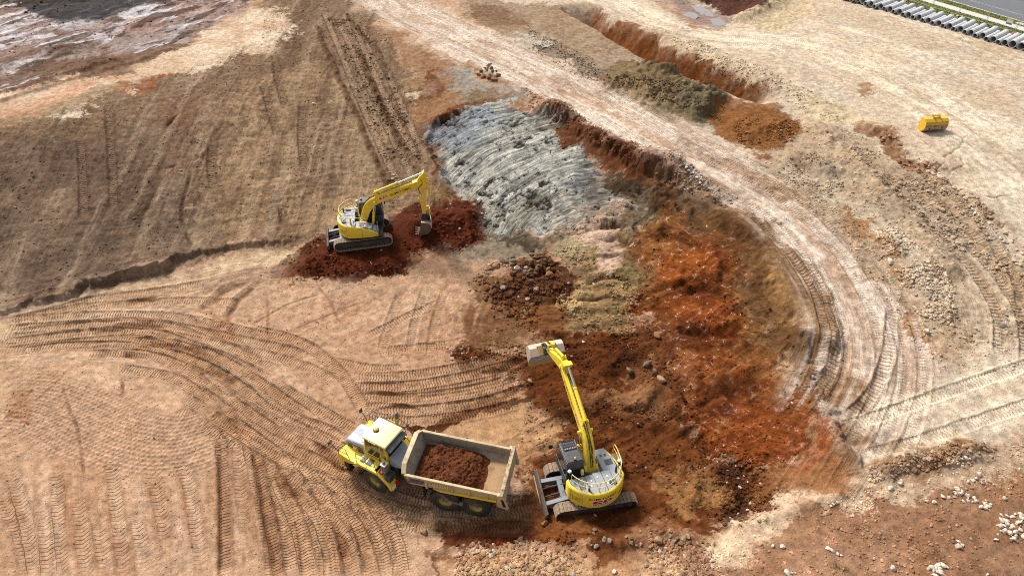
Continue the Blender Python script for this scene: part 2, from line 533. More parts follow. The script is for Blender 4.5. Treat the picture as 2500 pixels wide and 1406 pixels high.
for q in [(480,390,42,70),(690,520,30,60),(350,500,22,60),(640,290,30,55),(705,130,20,50),(800,320,30,60),(560,470,40,40),(760,430,26,40)]:
    x, y, a, b = q
    paint([(x-a,y-b),(x+a,y-b*.8),(x+a*.8,y+b),(x-a*.6,y+b*.9)], soil(78,52,38), 1.0, 1.5, op=0.35, breakup=0.6, rgh=0.9)
for q in [(330,215,60,22),(400,190,40,18),(190,250,40,14)]:
    x, y, a, b = q
    paint([(x-a,y+b*.3),(x+a,y-b),(x+a*.9,y+b*.4),(x-a*.6,y+b)], soil(150,88,52), 0.9, 1.4, op=0.75, breakup=0.3)
# pale rim
paint([(-250,410),(0,318),(200,255),(420,182),(560,150),(700,100),(720,20),(600,20),(520,70),(420,105),(200,185),(0,222),(-250,300)], soil(214,180,148), 2.2, 3.0, op=0.8, rgh=0.35, color2=soil(222,202,176), breakup=0.3)
stripe([(-100,340),(0,305),(200,243),(330,205)], 2.2, soil(146,118,84), 0.8, breakup=0.0)
stripe([(-60,295),(80,258),(230,205),(330,172)], 2.0, soil(196,128,88), 0.55)
# white and purple flat behind the rim
FLAT = [(-250,300),(0,222),(200,185),(420,105),(600,25),(640,-60),(-250,-60)]
paint(FLAT, soil(180,164,156), 1.0, 2.0, rgh=0.7, color2=soil(150,124,112))
streak(FLAT, 62, 8, 3.0, 3, soil(112,88,74), 0.0, 0.22, 0.85, dz=0.22)
streak(FLAT, 100, 5, 1.6, 8, soil(92,72,62), 0.18, 0.4, 0.8, dz=0.12)
streak(FLAT, 56, 7, 2.2, 6, soil(224,218,220), 0.16, 0.3, 0.9)
paint(FLAT, soil(128,102,86), 1.0, 2.0, op=0.3, breakup=0.9, bsize='M')
paint([(-100,215),(150,150),(330,120),(450,95),(440,118),(250,190),(0,225)], soil(120,92,72), 1.2, 2.5, op=0.8, breakup=0.2)
paint([(200,80),(420,20),(600,-10),(600,30),(420,70),(250,110)], soil(176,146,134), 1.5, 2.5, op=0.5, breakup=0.6)
paint([(-60,20),(60,18),(120,55),(260,40),(330,20),(470,-10),(440,-70),(-60,-70)], soil(66,62,62), 1.2, 2.5, op=0.95, rgh=0.6, color2=soil(98,94,92))
paint([(60,10),(250,-5),(320,20),(200,35)], soil(110,108,106), 1.2, 2.5, op=0.6, breakup=0.2)
paint([(-60,-60),(600,-60),(500,-14),(380,-10),(200,-8),(60,14),(-60,22)], soil(70,56,40), 1.0, 2.0, op=0.8)

# ---- band between the batter and the haul road, top centre
paint([(930,60),(990,180),(1010,260),(1035,350),(1060,340),(1110,290),(1240,250),(1330,290),(1300,225),(1190,160),(1080,100),(960,40)], soil(166,130,98), 1.0, 1.5, rgh=0.4, color2=soil(140,102,72))
paint([(1100,170),(1260,190),(1320,240),(1200,270),(1130,260)], soil(158,150,138), 1.2, 2.0, op=0.8, breakup=0.3)
paint([(985,235),(1050,200),(1060,235),(1000,250)], soil(226,208,180), 0.6, 1.2, breakup=0.3)
paint([(1010,215),(1080,170),(1090,240),(1020,260)], soil(110,66,40), 1.0, 1.5, op=0.7, breakup=0.2)
paint([(1130,235),(1200,220),(1230,250),(1160,265)], soil(124,90,48), 0.8, 1.5, op=0.7)

# ---- strip between the haul road and the trench
paint([(1100,-20),(1400,20),(1560,120),(1660,180),(1640,260),(1500,240),(1330,140),(1180,70)], soil(176,152,126), 1.2, 2.0, rgh=0.45, color2=soil(150,124,98))
paint([(1280,80),(1420,140),(1480,190),(1440,200),(1300,120)], soil(134,118,100), 1.2, 2.0, op=0.8, breakup=0.3, rgh=1.0)
paint([(1150,80),(1330,90),(1320,130),(1200,110)], soil(206,196,180), 1.2, 2.0, op=0.7, breakup=0.3)
paint([(1160,0),(1260,20),(1260,60),(1180,60)], soil(120,88,64), 1.5, 2.0, op=0.6, breakup=0.3)
paint([(1420,190),(1480,185),(1470,210),(1430,205)], soil(150,80,44), 0.6, 1.0, op=0.8)

# ---- haul road
HAUL = [(860,-80),(960,10),(1100,85),(1300,180),(1500,285),(1700,400),(1880,500),(2010,620),(2090,760),(2110,880),(2075,990),(2020,1080)]
stripe(HAUL, 8.6, soil(210,184,160), 0.95, warp=0.7, breakup=0, soft=0.12, rgh=0.12, ends=1)
stripe(HAUL, 2.3, soil(230,212,194), 0.75, off=1.6, warp=0.5, breakup=0.6, soft=0.9, ends=1, rgh=0.05)
stripe(HAUL, 2.5, soil(230,212,194), 0.75, off=-1.7, warp=0.5, breakup=0.6, soft=0.9, ends=1, rgh=0.05)
stripe(HAUL, 0.9, soil(178,142,112), 0.6, off=0.1, warp=0.4, breakup=0.5)
stripe(HAUL, 1.0, soil(176,140,108), 0.6, off=-3.6, warp=0.6, breakup=0.5)
_r = along(HAUL, 5.0)
w, D, S, T, L = _r
b_ = D < 4.6
for A_, v_ in ((GU, T), (GV, S)):
    q = A_[w]; q[b_] = v_[b_]
GS[w] = np.maximum(GS[w] * (D > 4.6), sstep(4.6, 3.8, D) * 0.7)
for o in (1.0, 2.2, -1.2, -2.4, 3.3):
    rut(HAUL, 0.7, 0.05, 'lug', 0.22, 0.03, 0.04, off=o, wear=0.4, tread=.45)
# dirt thrown up along the pit side of the haul road
for hpts, hh in [([(1130,150),(1290,235),(1400,310),(1520,390),(1600,440)], 0.35), ([(1560,380),(1700,445),(1790,490)], 0.35), ([(1640,330),(1800,420),(1900,470)], 0.15)]:
    ridge(hpts, hh, 0.9, color=soil(142,92,58), op=0.6, rgh=0.9)
# dark cut edge above the grey face and pit side scarps


# ---- rise at the right: berm, gravel, rough clods
BERM = [(1790,330),(1930,330),(2030,300),(2180,370),(2320,470),(2500,640),(2560,760),(2500,900),(2300,900),(2220,830),(2160,720),(2060,590),(1930,470),(1840,420)]
paint(BERM, soil(196,172,144), 1.0, 2.0, rgh=0.55, color2=soil(178,150,120))
paint([(1900,380),(2060,420),(2180,560),(2320,680),(2330,800),(2240,760),(2150,610),(2040,500),(1930,440)], soil(184,166,142), 1.0, 2.0, rgh=0.6, op=0.8, color2=soil(200,182,156))
paint([(2060,480),(2140,560),(2190,640),(2210,700),(2160,640),(2080,540)], soil(158,112,70), 0.6, 1.2, op=0.85, rgh=0.4)
paint([(2160,690),(2210,760),(2260,850),(2235,850),(2180,770)], soil(160,112,72), 0.6, 1.0, op=0.8)
paint([(1720,300),(1780,262),(1900,268),(1965,300),(1940,350),(1850,370),(1760,330)], soil(136,90,50), 0.8, 1.5, op=0.95, rgh=0.6, color2=soil(120,72,36))
paint([(1830,390),(1890,380),(1890,410),(1850,410)], soil(128,72,38), 0.6, 1.0, op=0.85)
paint([(1880,190),(2020,240),(2120,300),(2000,330),(1950,260)], soil(206,184,150), 1.0, 2.0, rgh=0.8, op=0.9, color2=soil(212,190,154))
paint([(1950,260),(2030,300),(2000,320)], soil(208,188,140), 0.8, 1.2, op=0.4, breakup=0.5)
for q in [[(2080,285),(2150,325),(2130,335)],[(2110,300),(2200,340),(2280,410),(2250,420),(2150,350)],[(2180,360),(2260,410),(2300,430),(2240,425)],[(2130,215),(2170,240),(2140,250)]]:
    paint(q, soil(146,104,72), 0.7, 1.4, op=0.75, breakup=0.25, rgh=0.9)
paint([(2380,850),(2520,800),(2520,900),(2300,930)], soil(216,196,172), 1.5, 2.0, op=0.8)
# cloddy banks
ridge([(1980,300),(2080,390),(2170,480),(2260,590),(2320,690)], 0.55, 1.6, rgh=1.0, color=soil(180,156,128), op=0.4)
ridge([(1900,380),(1990,400),(2040,440)], 0.6, 1.3, rgh=1.0, color=soil(160,130,104), op=0.5)
ridge([(2150,560),(2200,640),(2260,720),(2330,800)], 0.35, 1.1, rgh=1.0)
ridge([(2300,490),(2420,600),(2500,690)], -0.3, 0.7, color=soil(176,148,116), op=0.4)
scarp([(2090,290),(2170,345),(2260,395),(2330,440)], 0.4, 0.5, 4.0, 0.7, color=soil(134,96,66), cw=1.2)
scarp([(2320,440),(2400,520),(2460,560),(2540,620)], 0.35, 0.5, 4.0, 0.7, color=soil(150,112,78), cw=1.0)
for o in (0, 1.4, 2.9):
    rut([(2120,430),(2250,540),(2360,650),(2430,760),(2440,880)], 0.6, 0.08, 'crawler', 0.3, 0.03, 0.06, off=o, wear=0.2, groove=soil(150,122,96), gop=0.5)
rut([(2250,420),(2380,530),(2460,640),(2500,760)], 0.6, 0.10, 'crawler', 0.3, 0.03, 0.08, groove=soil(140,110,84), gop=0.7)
# pale traffic line past the trench
LINE = [(1330,-60),(1500,10),(1600,60),(1750,95),(1950,110),(2150,170),(2330,260),(2520,400)]
stripe(LINE, 5.0, soil(232,214,186), 0.9, warp=1.0, breakup=0.3, soft=0.4, rgh=0.08)
for o in (-1.2, 1.2):
    rut(LINE, 0.7, 0.04, 'lug', 0.22, 0.03, 0.03, off=o, wear=0.5, tread=.35)
grain([(1900,60),(2600,0),(2700,520),(2350,420),(2100,200)], -22, 0.22)
streak([(1900,60),(2500,60),(2600,420),(2350,420),(2100,200)], -22, 16, 1.6, 5, soil(232,216,190), 0.05, 0.5, 0.5)
streak([(1900,60),(2500,60),(2600,420),(2350,420),(2100,200)], -18, 9, 1.2, 8, soil(194,164,126), 0.1, 0.55, 0.5, dz=0.03)
paint([(2290,330),(2520,440),(2520,560),(2380,480)], soil(226,208,178), 1.5, 2.0, op=0.7)
for pts in [[(2370,330),(2330,370),(2290,395)],[(2310,400),(2290,430),(2330,460)],[(2480,470),(2420,480),(2360,470)],[(2350,380),(2330,420),(2310,440)]]:
    ridge(pts, -0.10, 0.12, warp=0.8, color=soil(150,120,90), op=0.7, cw=1.5)
# puddle hollow with dark churned soil behind
paint([(1600,0),(1700,10),(1790,55),(1760,72),(1660,60)], soil(172,140,116), 0.8, 1.5, op=0.9, rgh=0.2)
paint([(1650,50),(1740,60),(1760,78),(1700,75)], soil(176,116,76), 0.6, 1.2, op=0.8)
paint([(1680,-40),(1960,-40),(1880,20),(1790,55),(1720,10)], soil(96,62,48), 0.8, 1.5, rgh=1.0, color2=soil(78,52,44))
paint([(1790,60),(1870,22),(1960,-10),(2010,30),(1900,90)], soil(204,182,148), 0.8, 1.5, rgh=0.8)
ridge([(1790,58),(1870,20),(1950,-20)], 0.8, 1.6, rgh=0.9)
ridge([(1690,0),(1770,50)], -0.3, 2.0, flat=1.2)

# ---- trench with spoil
TR = [(1380,10),(1470,60),(1560,112),(1650,160),(1740,198),(1830,228),(1910,248)]
r = along(TR, 8.0, 0.0, 0.4)
w, D, S, T, L = r
f = fade(S, L, 5.0)
t = np.where(T > 0, D, -D)                      # left of travel = far side
prof = sstep(-1.7, -0.8, t) * sstep(2.9, 0.7, t + 0.35 * N_M[w])
Z[w] -= (2.4 * prof * f).astype(np.float32)
k = (sstep(-1.2, -0.7, t) * sstep(3.3, 2.5, t + 0.5 * N_S[w]) * f)
C[w] += ((soil(134,78,38) + (soil(108,64,34) - soil(134,78,38)) * sstep(-.4, .4, N_M[w])[..., None]) - C[w]) * k[..., None]
RGH[w] += (0.8 - RGH[w]) * k
k = sstep(2.6, 3.4, t) * sstep(6.5, 3.8, t + 1.6 * N_M[w]) * f * 0.9 * sstep(8, 16, S)
C[w] += (soil(206,182,150) - C[w]) * k[..., None]; RGH[w] += (1.1 - RGH[w]) * k
Z[w] += (0.35 * k).astype(np.float32)
MOUND = [(1480,195),(1570,225),(1660,245),(1760,262)]
ridge([(1500,200),(1590,228),(1680,254),(1755,275)], 1.2, 3.4, warp=1.2, rough=0.5, color=soil(130,108,76), op=0.95, rgh=0.9, cw=1.5)
ridge([(1580,170),(1640,205)], 0.7, 1.6, warp=0.6, rough=0.3, color=soil(108,92,66), op=0.9, rgh=0.6)
paint([(1640,250),(1760,245),(1770,285),(1690,300)], soil(104,98,74), 0.8, 1.2, op=0.9)
paint([(1570,140),(1620,150),(1650,190),(1600,180)], soil(70,58,44), 0.8, 1.2, op=0.9)
paint([(1590,150),(1680,160),(1760,200),(1700,215),(1640,200)], soil(116,104,78), 0.8, 1.2, op=0.85)
ridge([(1770,300),(1850,320),(1930,320)], 0.6, 2.2, rough=0.4, rgh=0.7)
streak([(1480,180),(1760,240),(1770,300),(1500,240)], 70, 4, 0.5, 2, soil(86,74,52), 0.1, 0.5, 0.5, dz=0.10)

# ---- grey rock face with the bucket's sweeping marks
GREYF = [(1050,350),(1085,300),(1150,265),(1245,252),(1330,285),(1410,350),(1455,395),(1510,430),(1560,480),(1570,540),(1540,580),(1400,590),(1290,590),(1225,570),(1195,545),(1150,500),(1110,455),(1075,405)]
w, m = paint(GREYF, soil(178,177,166), 1.2, 2.2, rgh=0.32, color2=soil(192,189,176), op=0.97, breakup=0.08)
cx, cy = G(1440, 605)
rx = X[w] - cx; ry = Y[w] - cy
rr = np.hypot(rx, ry) + 0.35 * WA[w]; th = np.arctan2(ry, rx)
sc = 0.45 * vnoise(rr / 0.55, th * 7.0, 3) + 0.35 * vnoise(rr / 0.25, th * 9.0, 6) + 0.35 * N_S[w]
Z[w] += (0.05 * sc * m).astype(np.float32)
b_ = m > 0.4
q = GU[w]; q[b_] = rr[b_]
q = GV[w]; q[b_] = (th * 8.0)[b_]
GS[w] = np.maximum(GS[w] * (1 - m), m * 1.5)
k = sstep(0.05, 0.5, sc) * m * 0.55
C[w] += (soil(194,192,180) - C[w]) * k[..., None]
k = sstep(-0.12, -0.5, sc + 0.4 * N_S[w]) * m * 0.75
C[w] += (soil(116,112,104) - C[w]) * k[..., None]
k = sstep(0.40, 0.52, -0.8 * N_S[w] - 0.45 * N_T[w] + 0.45 * N_M[w]) * m * 0.85
C[w] += (soil(62,60,58) - C[w]) * k[..., None]; Z[w] -= (0.04 * k).astype(np.float32)
k = sstep(0.0, 0.5, N_L[w] + 0.5 * N_M[w]) * m * 0.35
C[w] += (soil(146,136,112) - C[w]) * k[..., None]
paint([(1060,345),(1110,300),(1180,275),(1230,300),(1180,360),(1110,390)], soil(150,156,160), 1.5, 1.5, op=0.55, breakup=0.4)
paint([(1400,420),(1460,410),(1480,480),(1440,520),(1410,480)], soil(112,108,112), 0.8, 1.2, op=0.7, breakup=0.3)
paint([(1270,270),(1340,290),(1310,320),(1270,300)], soil(104,94,84), 0.8, 1.2, op=0.7, breakup=0.3)
paint([(1380,480),(1480,470),(1560,560),(1420,600)], soil(186,170,148), 1.0, 1.5, op=0.6, breakup=0.4)
# red-brown banks round it
paint([(1035,350),(1050,340),(1085,300),(1150,265),(1210,255),(1140,250),(1070,290),(1040,320)], soil(118,68,40), 0.5, 0.8, op=0.95, rgh=0.7)
paint([(1040,355),(1060,390),(1080,430),(1120,480),(1160,515),(1120,515),(1085,480),(1060,430)], soil(112,58,34), 0.5, 0.8, op=0.95, rgh=0.7, color2=soil(94,50,30))
paint([(1060,440),(1110,490),(1090,510),(1050,500)], soil(150,122,66), 0.5, 0.8, op=0.8)
paint([(1300,265),(1440,330),(1560,400),(1680,470),(1640,490),(1540,440),(1440,385),(1360,320)], soil(116,66,38), 0.7, 1.2, op=0.95, rgh=0.8, color2=soil(88,50,30))
scarp([(1120,490),(1085,430),(1055,380),(1045,345),(1080,300),(1150,262)], 0.55, 0.5, 3.0, 0.5, color=soil(90,48,28), cw=1.0)

# ---- pit slope right of the grey face: olive, pink, yellow, then the orange batter
paint([(1470,400),(1560,440),(1700,460),(1790,480),(1760,560),(1640,520),(1570,560),(1500,480)], soil(112,86,60), 0.8, 1.2, rgh=0.8, color2=soil(92,72,52))
paint([(1590,420),(1690,420),(1680,460),(1600,470)], soil(96,88,80), 0.8, 1.2, op=0.8, breakup=0.2)
paint([(1515,470),(1570,450),(1580,500),(1540,520)], soil(54,46,38), 0.6, 0.8, op=0.9)
ridge([(1700,500),(1760,480)], 0.5, 0.8, color=soil(74,54,38), op=0.8, rgh=0.8)
paint([(1700,540),(1800,520),(1900,600),(1970,720),(2000,850),(2020,980),(1980,960),(1940,840),(1880,720),(1800,640)], soil(128,92,56), 0.8, 1.2, rgh=0.4, color2=soil(108,76,46))
paint([(1780,480),(1900,560),(2010,680),(2060,800),(2075,920),(2030,1040),(2010,940),(1990,800),(1930,680),(1840,580),(1760,530)], soil(160,126,92), 0.8, 1.2, rgh=0.35, op=0.9, color2=soil(136,102,70))
paint([(1890,670),(1940,690),(1960,760),(1910,790)], soil(192,146,92), 0.5, 0.6, op=0.85)
MULTI = [(1370,590),(1480,560),(1570,520),(1580,700),(1570,830),(1450,850),(1330,820),(1250,760),(1360,720),(1380,640)]
paint(MULTI, soil(160,130,92), 1.4, 2.2, rgh=0.6, color2=soil(128,100,66), op=0.95, breakup=0.15)
paint([(1400,520),(1540,500),(1550,590),(1440,600),(1400,560)], soil(196,156,130), 1.2, 2.4, op=0.55, breakup=0.7)
paint([(1420,560),(1500,560),(1490,650),(1430,660)], soil(216,182,158), 1.0, 2.0, op=0.5, breakup=0.7)
paint([(1360,690),(1440,680),(1450,740),(1380,750)], soil(206,176,122), 1.0, 2.0, op=0.5, breakup=0.7)
paint([(1380,600),(1420,590),(1420,680),(1370,670)], soil(186,172,136), 1.0, 2.0, op=0.5, breakup=0.7)
paint([(1500,600),(1570,580),(1570,780),(1510,790)], soil(146,128,86), 1.2, 2.0, op=0.5, breakup=0.7)
paint([(1530,480),(1560,500),(1575,680),(1550,660)], soil(92,84,62), 0.8, 1.2, op=0.6, breakup=0.4)
w, m = region(MULTI, 0.7, 1.0)
sc = vnoise(YF[w] / 0.5 + 0.1 * XF[w], XF[w] / 3.0, 4)
Z[w] += 0.22 * sc * m
k = sstep(-0.3, -0.6, sc) * m * 0.6
C[w] += (soil(92,66,44) - C[w]) * k[..., None]

grain(MULTI, 8, 0.7)
ORANGE = [(1580,520),(1640,490),(1720,560),(1820,650),(1880,740),(1930,850),(1980,960),(1990,1060),(1900,1120),(1760,1100),(1680,1020),(1640,900),(1580,840),(1565,700)]
paint(ORANGE, soil(124,64,28), 1.8, 2.6, rgh=0.26, wet=0.5, color2=soil(98,52,25), op=0.97, breakup=0.12)
streak(ORANGE, 128, 5, 0.7, 2, soil(146,76,34), 0.05, 0.45, 0.6, dz=0.16, wet=0.9)
streak(ORANGE, 20, 4, 0.6, 5, soil(84,44,20), 0.05, 0.45, 0.8, dz=0.14)
streak(ORANGE, 70, 5, 1.4, 3, soil(144,98,52), 0.15, 0.45, 0.6, dz=0.12)
streak(ORANGE, 150, 3, 0.5, 9, soil(186,116,62), 0.25, 0.6, 0.5, wet=1.0)
paint([(1600,640),(1680,600),(1700,680),(1640,720),(1605,700)], soil(168,92,40), 1.2, 2.0, op=0.6, breakup=0.3, wet=0.9)
paint([(1660,700),(1800,680),(1880,800),(1760,860),(1680,800)], soil(136,66,28), 1.6, 2.4, op=0.45, breakup=0.6, wet=0.8)
paint([(1820,940),(1930,930),(1960,1010),(1880,1060),(1820,1010)], soil(150,80,36), 1.6, 2.4, op=0.45, breakup=0.6)
paint([(1800,700),(1860,690),(1930,860),(1900,900)], soil(120,84,48), 0.6, 1.0, op=0.7)
paint([(1660,870),(1700,860),(1720,930),(1670,950)], soil(150,96,58), 0.4, 0.6, op=0.5, breakup=0.3, wet=1.0)
paint([(1700,560),(1820,650),(1900,780),(1960,920),(1990,1060),(1900,1000),(1830,860),(1740,700)], soil(128,88,48), 1.4, 2.4, op=0.45, breakup=0.8, wet=0.1)
paint([(1580,520),(1640,500),(1650,620),(1590,700)], soil(150,104,62), 1.0, 2.0, op=0.35, breakup=0.9)
grain(ORANGE, 135, 0.9)
for pts, h in [([(1590,600),(1640,640),(1650,720)],0.35),([(1650,560),(1730,640),(1760,720)],0.4),([(1690,760),(1760,760),(1840,740)],0.35),([(1680,860),(1770,840),(1860,850)],0.3),([(1680,880),(1700,960)],0.45),([(1740,900),(1800,960)],0.3),([(1600,530),(1620,600)],0.4),([(1840,640),(1880,720)],0.3)]:
    ridge(pts, h, 0.55, warp=0.8, rough=0.5)
for pts in [[(1660,730),(1720,700),(1800,690)],[(1650,830),(1740,810),(1840,800)],[(1700,1000),(1790,950),(1850,940)]]:
    ridge(pts, -0.35, 0.5, warp=0.8, color=soil(84,40,20), op=0.8)

# ---- dark brown working floor of the near excavator
WORK = [(1120,860),(1290,830),(1440,790),(1570,830),(1640,900),(1700,1020),(1800,1100),(1900,1150),(1950,1230),(1850,1270),(1700,1310),(1580,1300),(1460,1300),(1330,1290),(1270,1180),(1270,1060),(1290,960),(1180,900)]
paint(WORK, soil(114,66,33), 1.2, 2.4, rgh=0.42, color2=soil(84,44,22), op=0.97, breakup=0.1)
paint([(1080,760),(1180,660),(1290,620),(1370,650),(1380,740),(1330,800),(1200,850),(1100,840)], soil(134,96,62), 1.2, 1.8, op=0.9, rgh=0.7, color2=soil(108,72,44))
paint([(1190,700),(1240,650),(1310,620),(1370,650),(1370,720),(1290,760),(1210,750)], soil(98,62,40), 0.7, 1.6, op=0.9, rgh=0.9, breakup=0.2)
paint([(1240,770),(1370,740),(1420,800),(1330,830)], soil(124,78,44), 0.7, 1.2, op=0.9)
paint([(1290,960),(1400,990),(1450,960),(1560,920),(1620,960),(1600,1010),(1520,1020),(1440,1000)], soil(150,108,72), 1.0, 1.5, op=0.7, breakup=0.4)
paint([(1290,1000),(1380,1010),(1360,1100),(1340,1200),(1270,1180)], soil(186,144,104), 0.9, 1.5, op=0.85, breakup=0.5, rgh=0.35)
paint([(1040,1010),(1200,1000),(1290,990),(1320,1080),(1270,1110),(1150,1060),(1020,1040)], soil(188,146,106), 0.9, 1.5, op=0.8, breakup=0.4)
paint([(960,1030),(1060,1020),(1180,985),(1290,950),(1290,985),(1180,1015),(1060,1045)], soil(92,54,34), 0.7, 1.3, op=0.9, breakup=0.15, rgh=0.7)
paint([(1530,1110),(1640,1080),(1800,1090),(1820,1200),(1700,1290),(1560,1240)], soil(106,62,32), 1.2, 2.4, op=0.6, breakup=0.4)
paint([(1660,1130),(1760,1110),(1740,1230),(1660,1260)], soil(150,108,68), 1.0, 1.5, op=0.7, breakup=0.4)
paint([(1760,1130),(1840,1120),(1860,1230),(1800,1280),(1760,1230)], soil(78,52,38), 1.2, 2.0, op=0.7, rgh=1.0, breakup=0.4)
paint([(1880,1130),(2060,1110),(2110,1180),(1960,1240),(1870,1230)], soil(160,112,70), 0.8, 1.4, op=0.85, rgh=0.5, color2=soil(140,92,54))
paint([(1900,1060),(2000,1040),(2060,1120),(1940,1130)], soil(150,82,44), 0.8, 1.4, op=0.7, breakup=0.4)
paint([(1060,1270),(1330,1245),(1340,1290),(1230,1320),(1090,1330)], soil(94,48,28), 0.6, 1.0, op=0.95, rgh=0.4)
paint([(1080,1330),(1130,1320),(1110,1406),(1080,1450)], soil(96,60,38), 0.5, 0.8, op=0.8, rgh=0.6)
streak(WORK, 35, 4, 0.7, 4, soil(70,40,24), 0.1, 0.5, 0.6, dz=0.20)
streak(WORK, 120, 4, 0.9, 7, soil(146,98,60), 0.15, 0.55, 0.5, dz=0.15)
grain(WORK, 60, 0.35, curl=1.5)
for pts, h in [([(1370,940),(1480,900),(1560,860)],0.3),([(1480,1000),(1560,1010),(1640,960)],-0.4),([(1560,1060),(1660,1050),(1760,1040)],0.3),([(1440,830),(1470,900),(1450,1000)],0.25),([(1640,1100),(1700,1180),(1680,1260)],0.45),([(1780,1110),(1820,1180),(1810,1270)],-0.35)]:
    ridge(pts, h, 0.6, warp=0.9, rough=0.6)
# crest of the bank towards the lower plateau, with crumbled edge
ridge([(1340,1300),(1480,1320),(1600,1310),(1720,1320)], 0.35, 0.7, color=soil(122,78,48), op=0.6, rgh=1.0)
ridge([(1760,1290),(1900,1260),(2020,1230),(2110,1170)], 0.25, 0.6, rgh=0.9)
stripe([(1700,1350),(1760,1310),(1830,1290),(1870,1300)], 1.0, soil(222,192,158), 0.8, breakup=0.2)
ridge([(2120,1160),(2200,1130),(2300,1110),(2420,1100)], 0.45, 0.8, rgh=1.0, color=soil(150,112,78), op=0.85)
stripe([(2110,1130),(2200,1090),(2270,1080)], 0.9, soil(138,98,52), 0.8)
scarp([(1960,800),(2000,900),(2015,980),(2035,1050),(2070,1100),(2115,1160),(2135,1200)][::-1], 0.45, 0.6, 3.0, 0.9, color=soil(122,86,56), cw=1.2)

# ---- red fill and grey-brown floor round the far excavator
paint([(680,625),(740,590),(820,560),(950,525),(1100,500),(1180,505),(1200,550),(1180,590),(1080,625),(960,670),(860,690),(740,680),(640,670)], soil(98,48,28), 1.3, 1.8, rgh=0.5, color2=soil(82,38,22), op=0.97, breakup=0.1)
paint([(480,700),(620,650),(740,640),(860,690),(700,680),(560,700)], soil(130,88,62), 1.4, 1.8, op=0.7, breakup=0.3)
stripe([(420,715),(540,685),(660,660),(760,650)], 1.6, soil(120,72,48), 0.75, breakup=0.3, warp=0.8)
ridge([(720,640),(860,655),(980,645)], 0.55, 1.3, warp=0.8, rough=0.7, rgh=0.8)
ridge([(980,570),(1080,545),(1175,535)], 0.65, 1.4, warp=0.8, rough=0.7, rgh=0.8)
ridge([(1015,560),(1030,545)], 0.4, 0.5)
paint([(1190,550),(1330,590),(1360,620),(1250,640),(1120,640),(1080,625),(1180,590)], soil(142,128,108), 0.7, 1.2, op=0.85, breakup=0.3, rgh=0.6)
paint([(1190,570),(1300,590),(1330,620),(1240,610)], soil(84,74,60), 0.5, 1.0, op=0.85, breakup=0.2)
# pale foot of the batter
stripe([(-60,800),(0,780),(160,735),(320,690),(480,645),(640,610),(740,590)], 1.6, soil(224,198,156), 0.85, off=-1.0, breakup=0.2, rgh=0.3)
stripe([(0,810),(200,760),(400,710),(600,670),(720,650)], 5.0, soil(214,182,150), 0.7, off=-1.0, breakup=0.5)
paint([(150,930),(260,880),(420,860),(330,960)], soil(206,172,142), 1.0, 1.5, op=0.5, breakup=0.5)
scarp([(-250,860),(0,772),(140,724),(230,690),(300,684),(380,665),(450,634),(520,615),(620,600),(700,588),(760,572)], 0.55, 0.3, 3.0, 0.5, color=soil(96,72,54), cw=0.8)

# broken rim of the pit along the inner side of the haul road
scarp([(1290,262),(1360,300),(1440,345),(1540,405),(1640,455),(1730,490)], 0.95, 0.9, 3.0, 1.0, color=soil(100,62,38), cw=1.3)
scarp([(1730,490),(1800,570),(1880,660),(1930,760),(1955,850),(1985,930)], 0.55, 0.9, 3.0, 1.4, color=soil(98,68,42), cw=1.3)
ridge([(1560,470),(1640,500),(1720,520)], 0.5, 0.9, warp=1.2, rough=0.9, rgh=1.0, color=soil(96,70,48), op=0.6)
ridge([(1480,440),(1540,470),(1570,520)], -0.4, 0.8, warp=1.0, rough=0.8, color=soil(74,56,42), op=0.7)
ridge([(1240,590),(1330,600),(1400,580)], 0.3, 0.8, warp=1.0, rough=0.9, rgh=0.9, color=soil(92,78,60), op=0.6)

# soils spill into each other: shift the colour map by turbulent offsets, then let fines drift over the borders
def soil_mix(ax, ay, seed, size, octv, blur, amount):
    global C
    du = fbm(XF, YF, size, octv, seed, 0.62); dv = fbm(XF, YF, size, octv, seed + 4, 0.62)
    cw = (hw * 2 / (NX - 1))[:, None]; ch = np.gradient(ys)[:, None]
    jj = np.clip(np.round(np.arange(NY)[:, None] + dv * ay / ch), 0, NY - 1).astype(np.int32)
    ii = np.clip(np.round(np.arange(NX)[None, :] + du * ax / cw), 0, NX - 1).astype(np.int32)
    C = C[jj, ii]
    WET[:] = WET[jj, ii]
    if blur:
        B = C.copy()
        for _ in range(2):
            for axis in (0, 1):
                c = np.cumsum(np.pad(B, [(blur + 1, blur) if a == axis else (0, 0) for a in range(3)], mode='edge'), axis=axis, dtype=np.float64)
                n = B.shape[axis]
                hi = np.take(c, np.arange(n) + 2 * blur + 1, axis=axis); lo = np.take(c, np.arange(n), axis=axis)
                B = ((hi - lo) / (2 * blur + 1)).astype(np.float32)
        k = np.clip(amount + 0.8 * fbm(XF, YF, 2.2, 4, 7) + 0.4 * N_S, 0, 0.75)
        C += (B - C) * k[..., None]
soil_mix(2.0, 2.0, 9, 2.4, 6, 8, 0.15)
soil_mix(0.5, 0.5, 2, 0.5, 4, 0, 0)
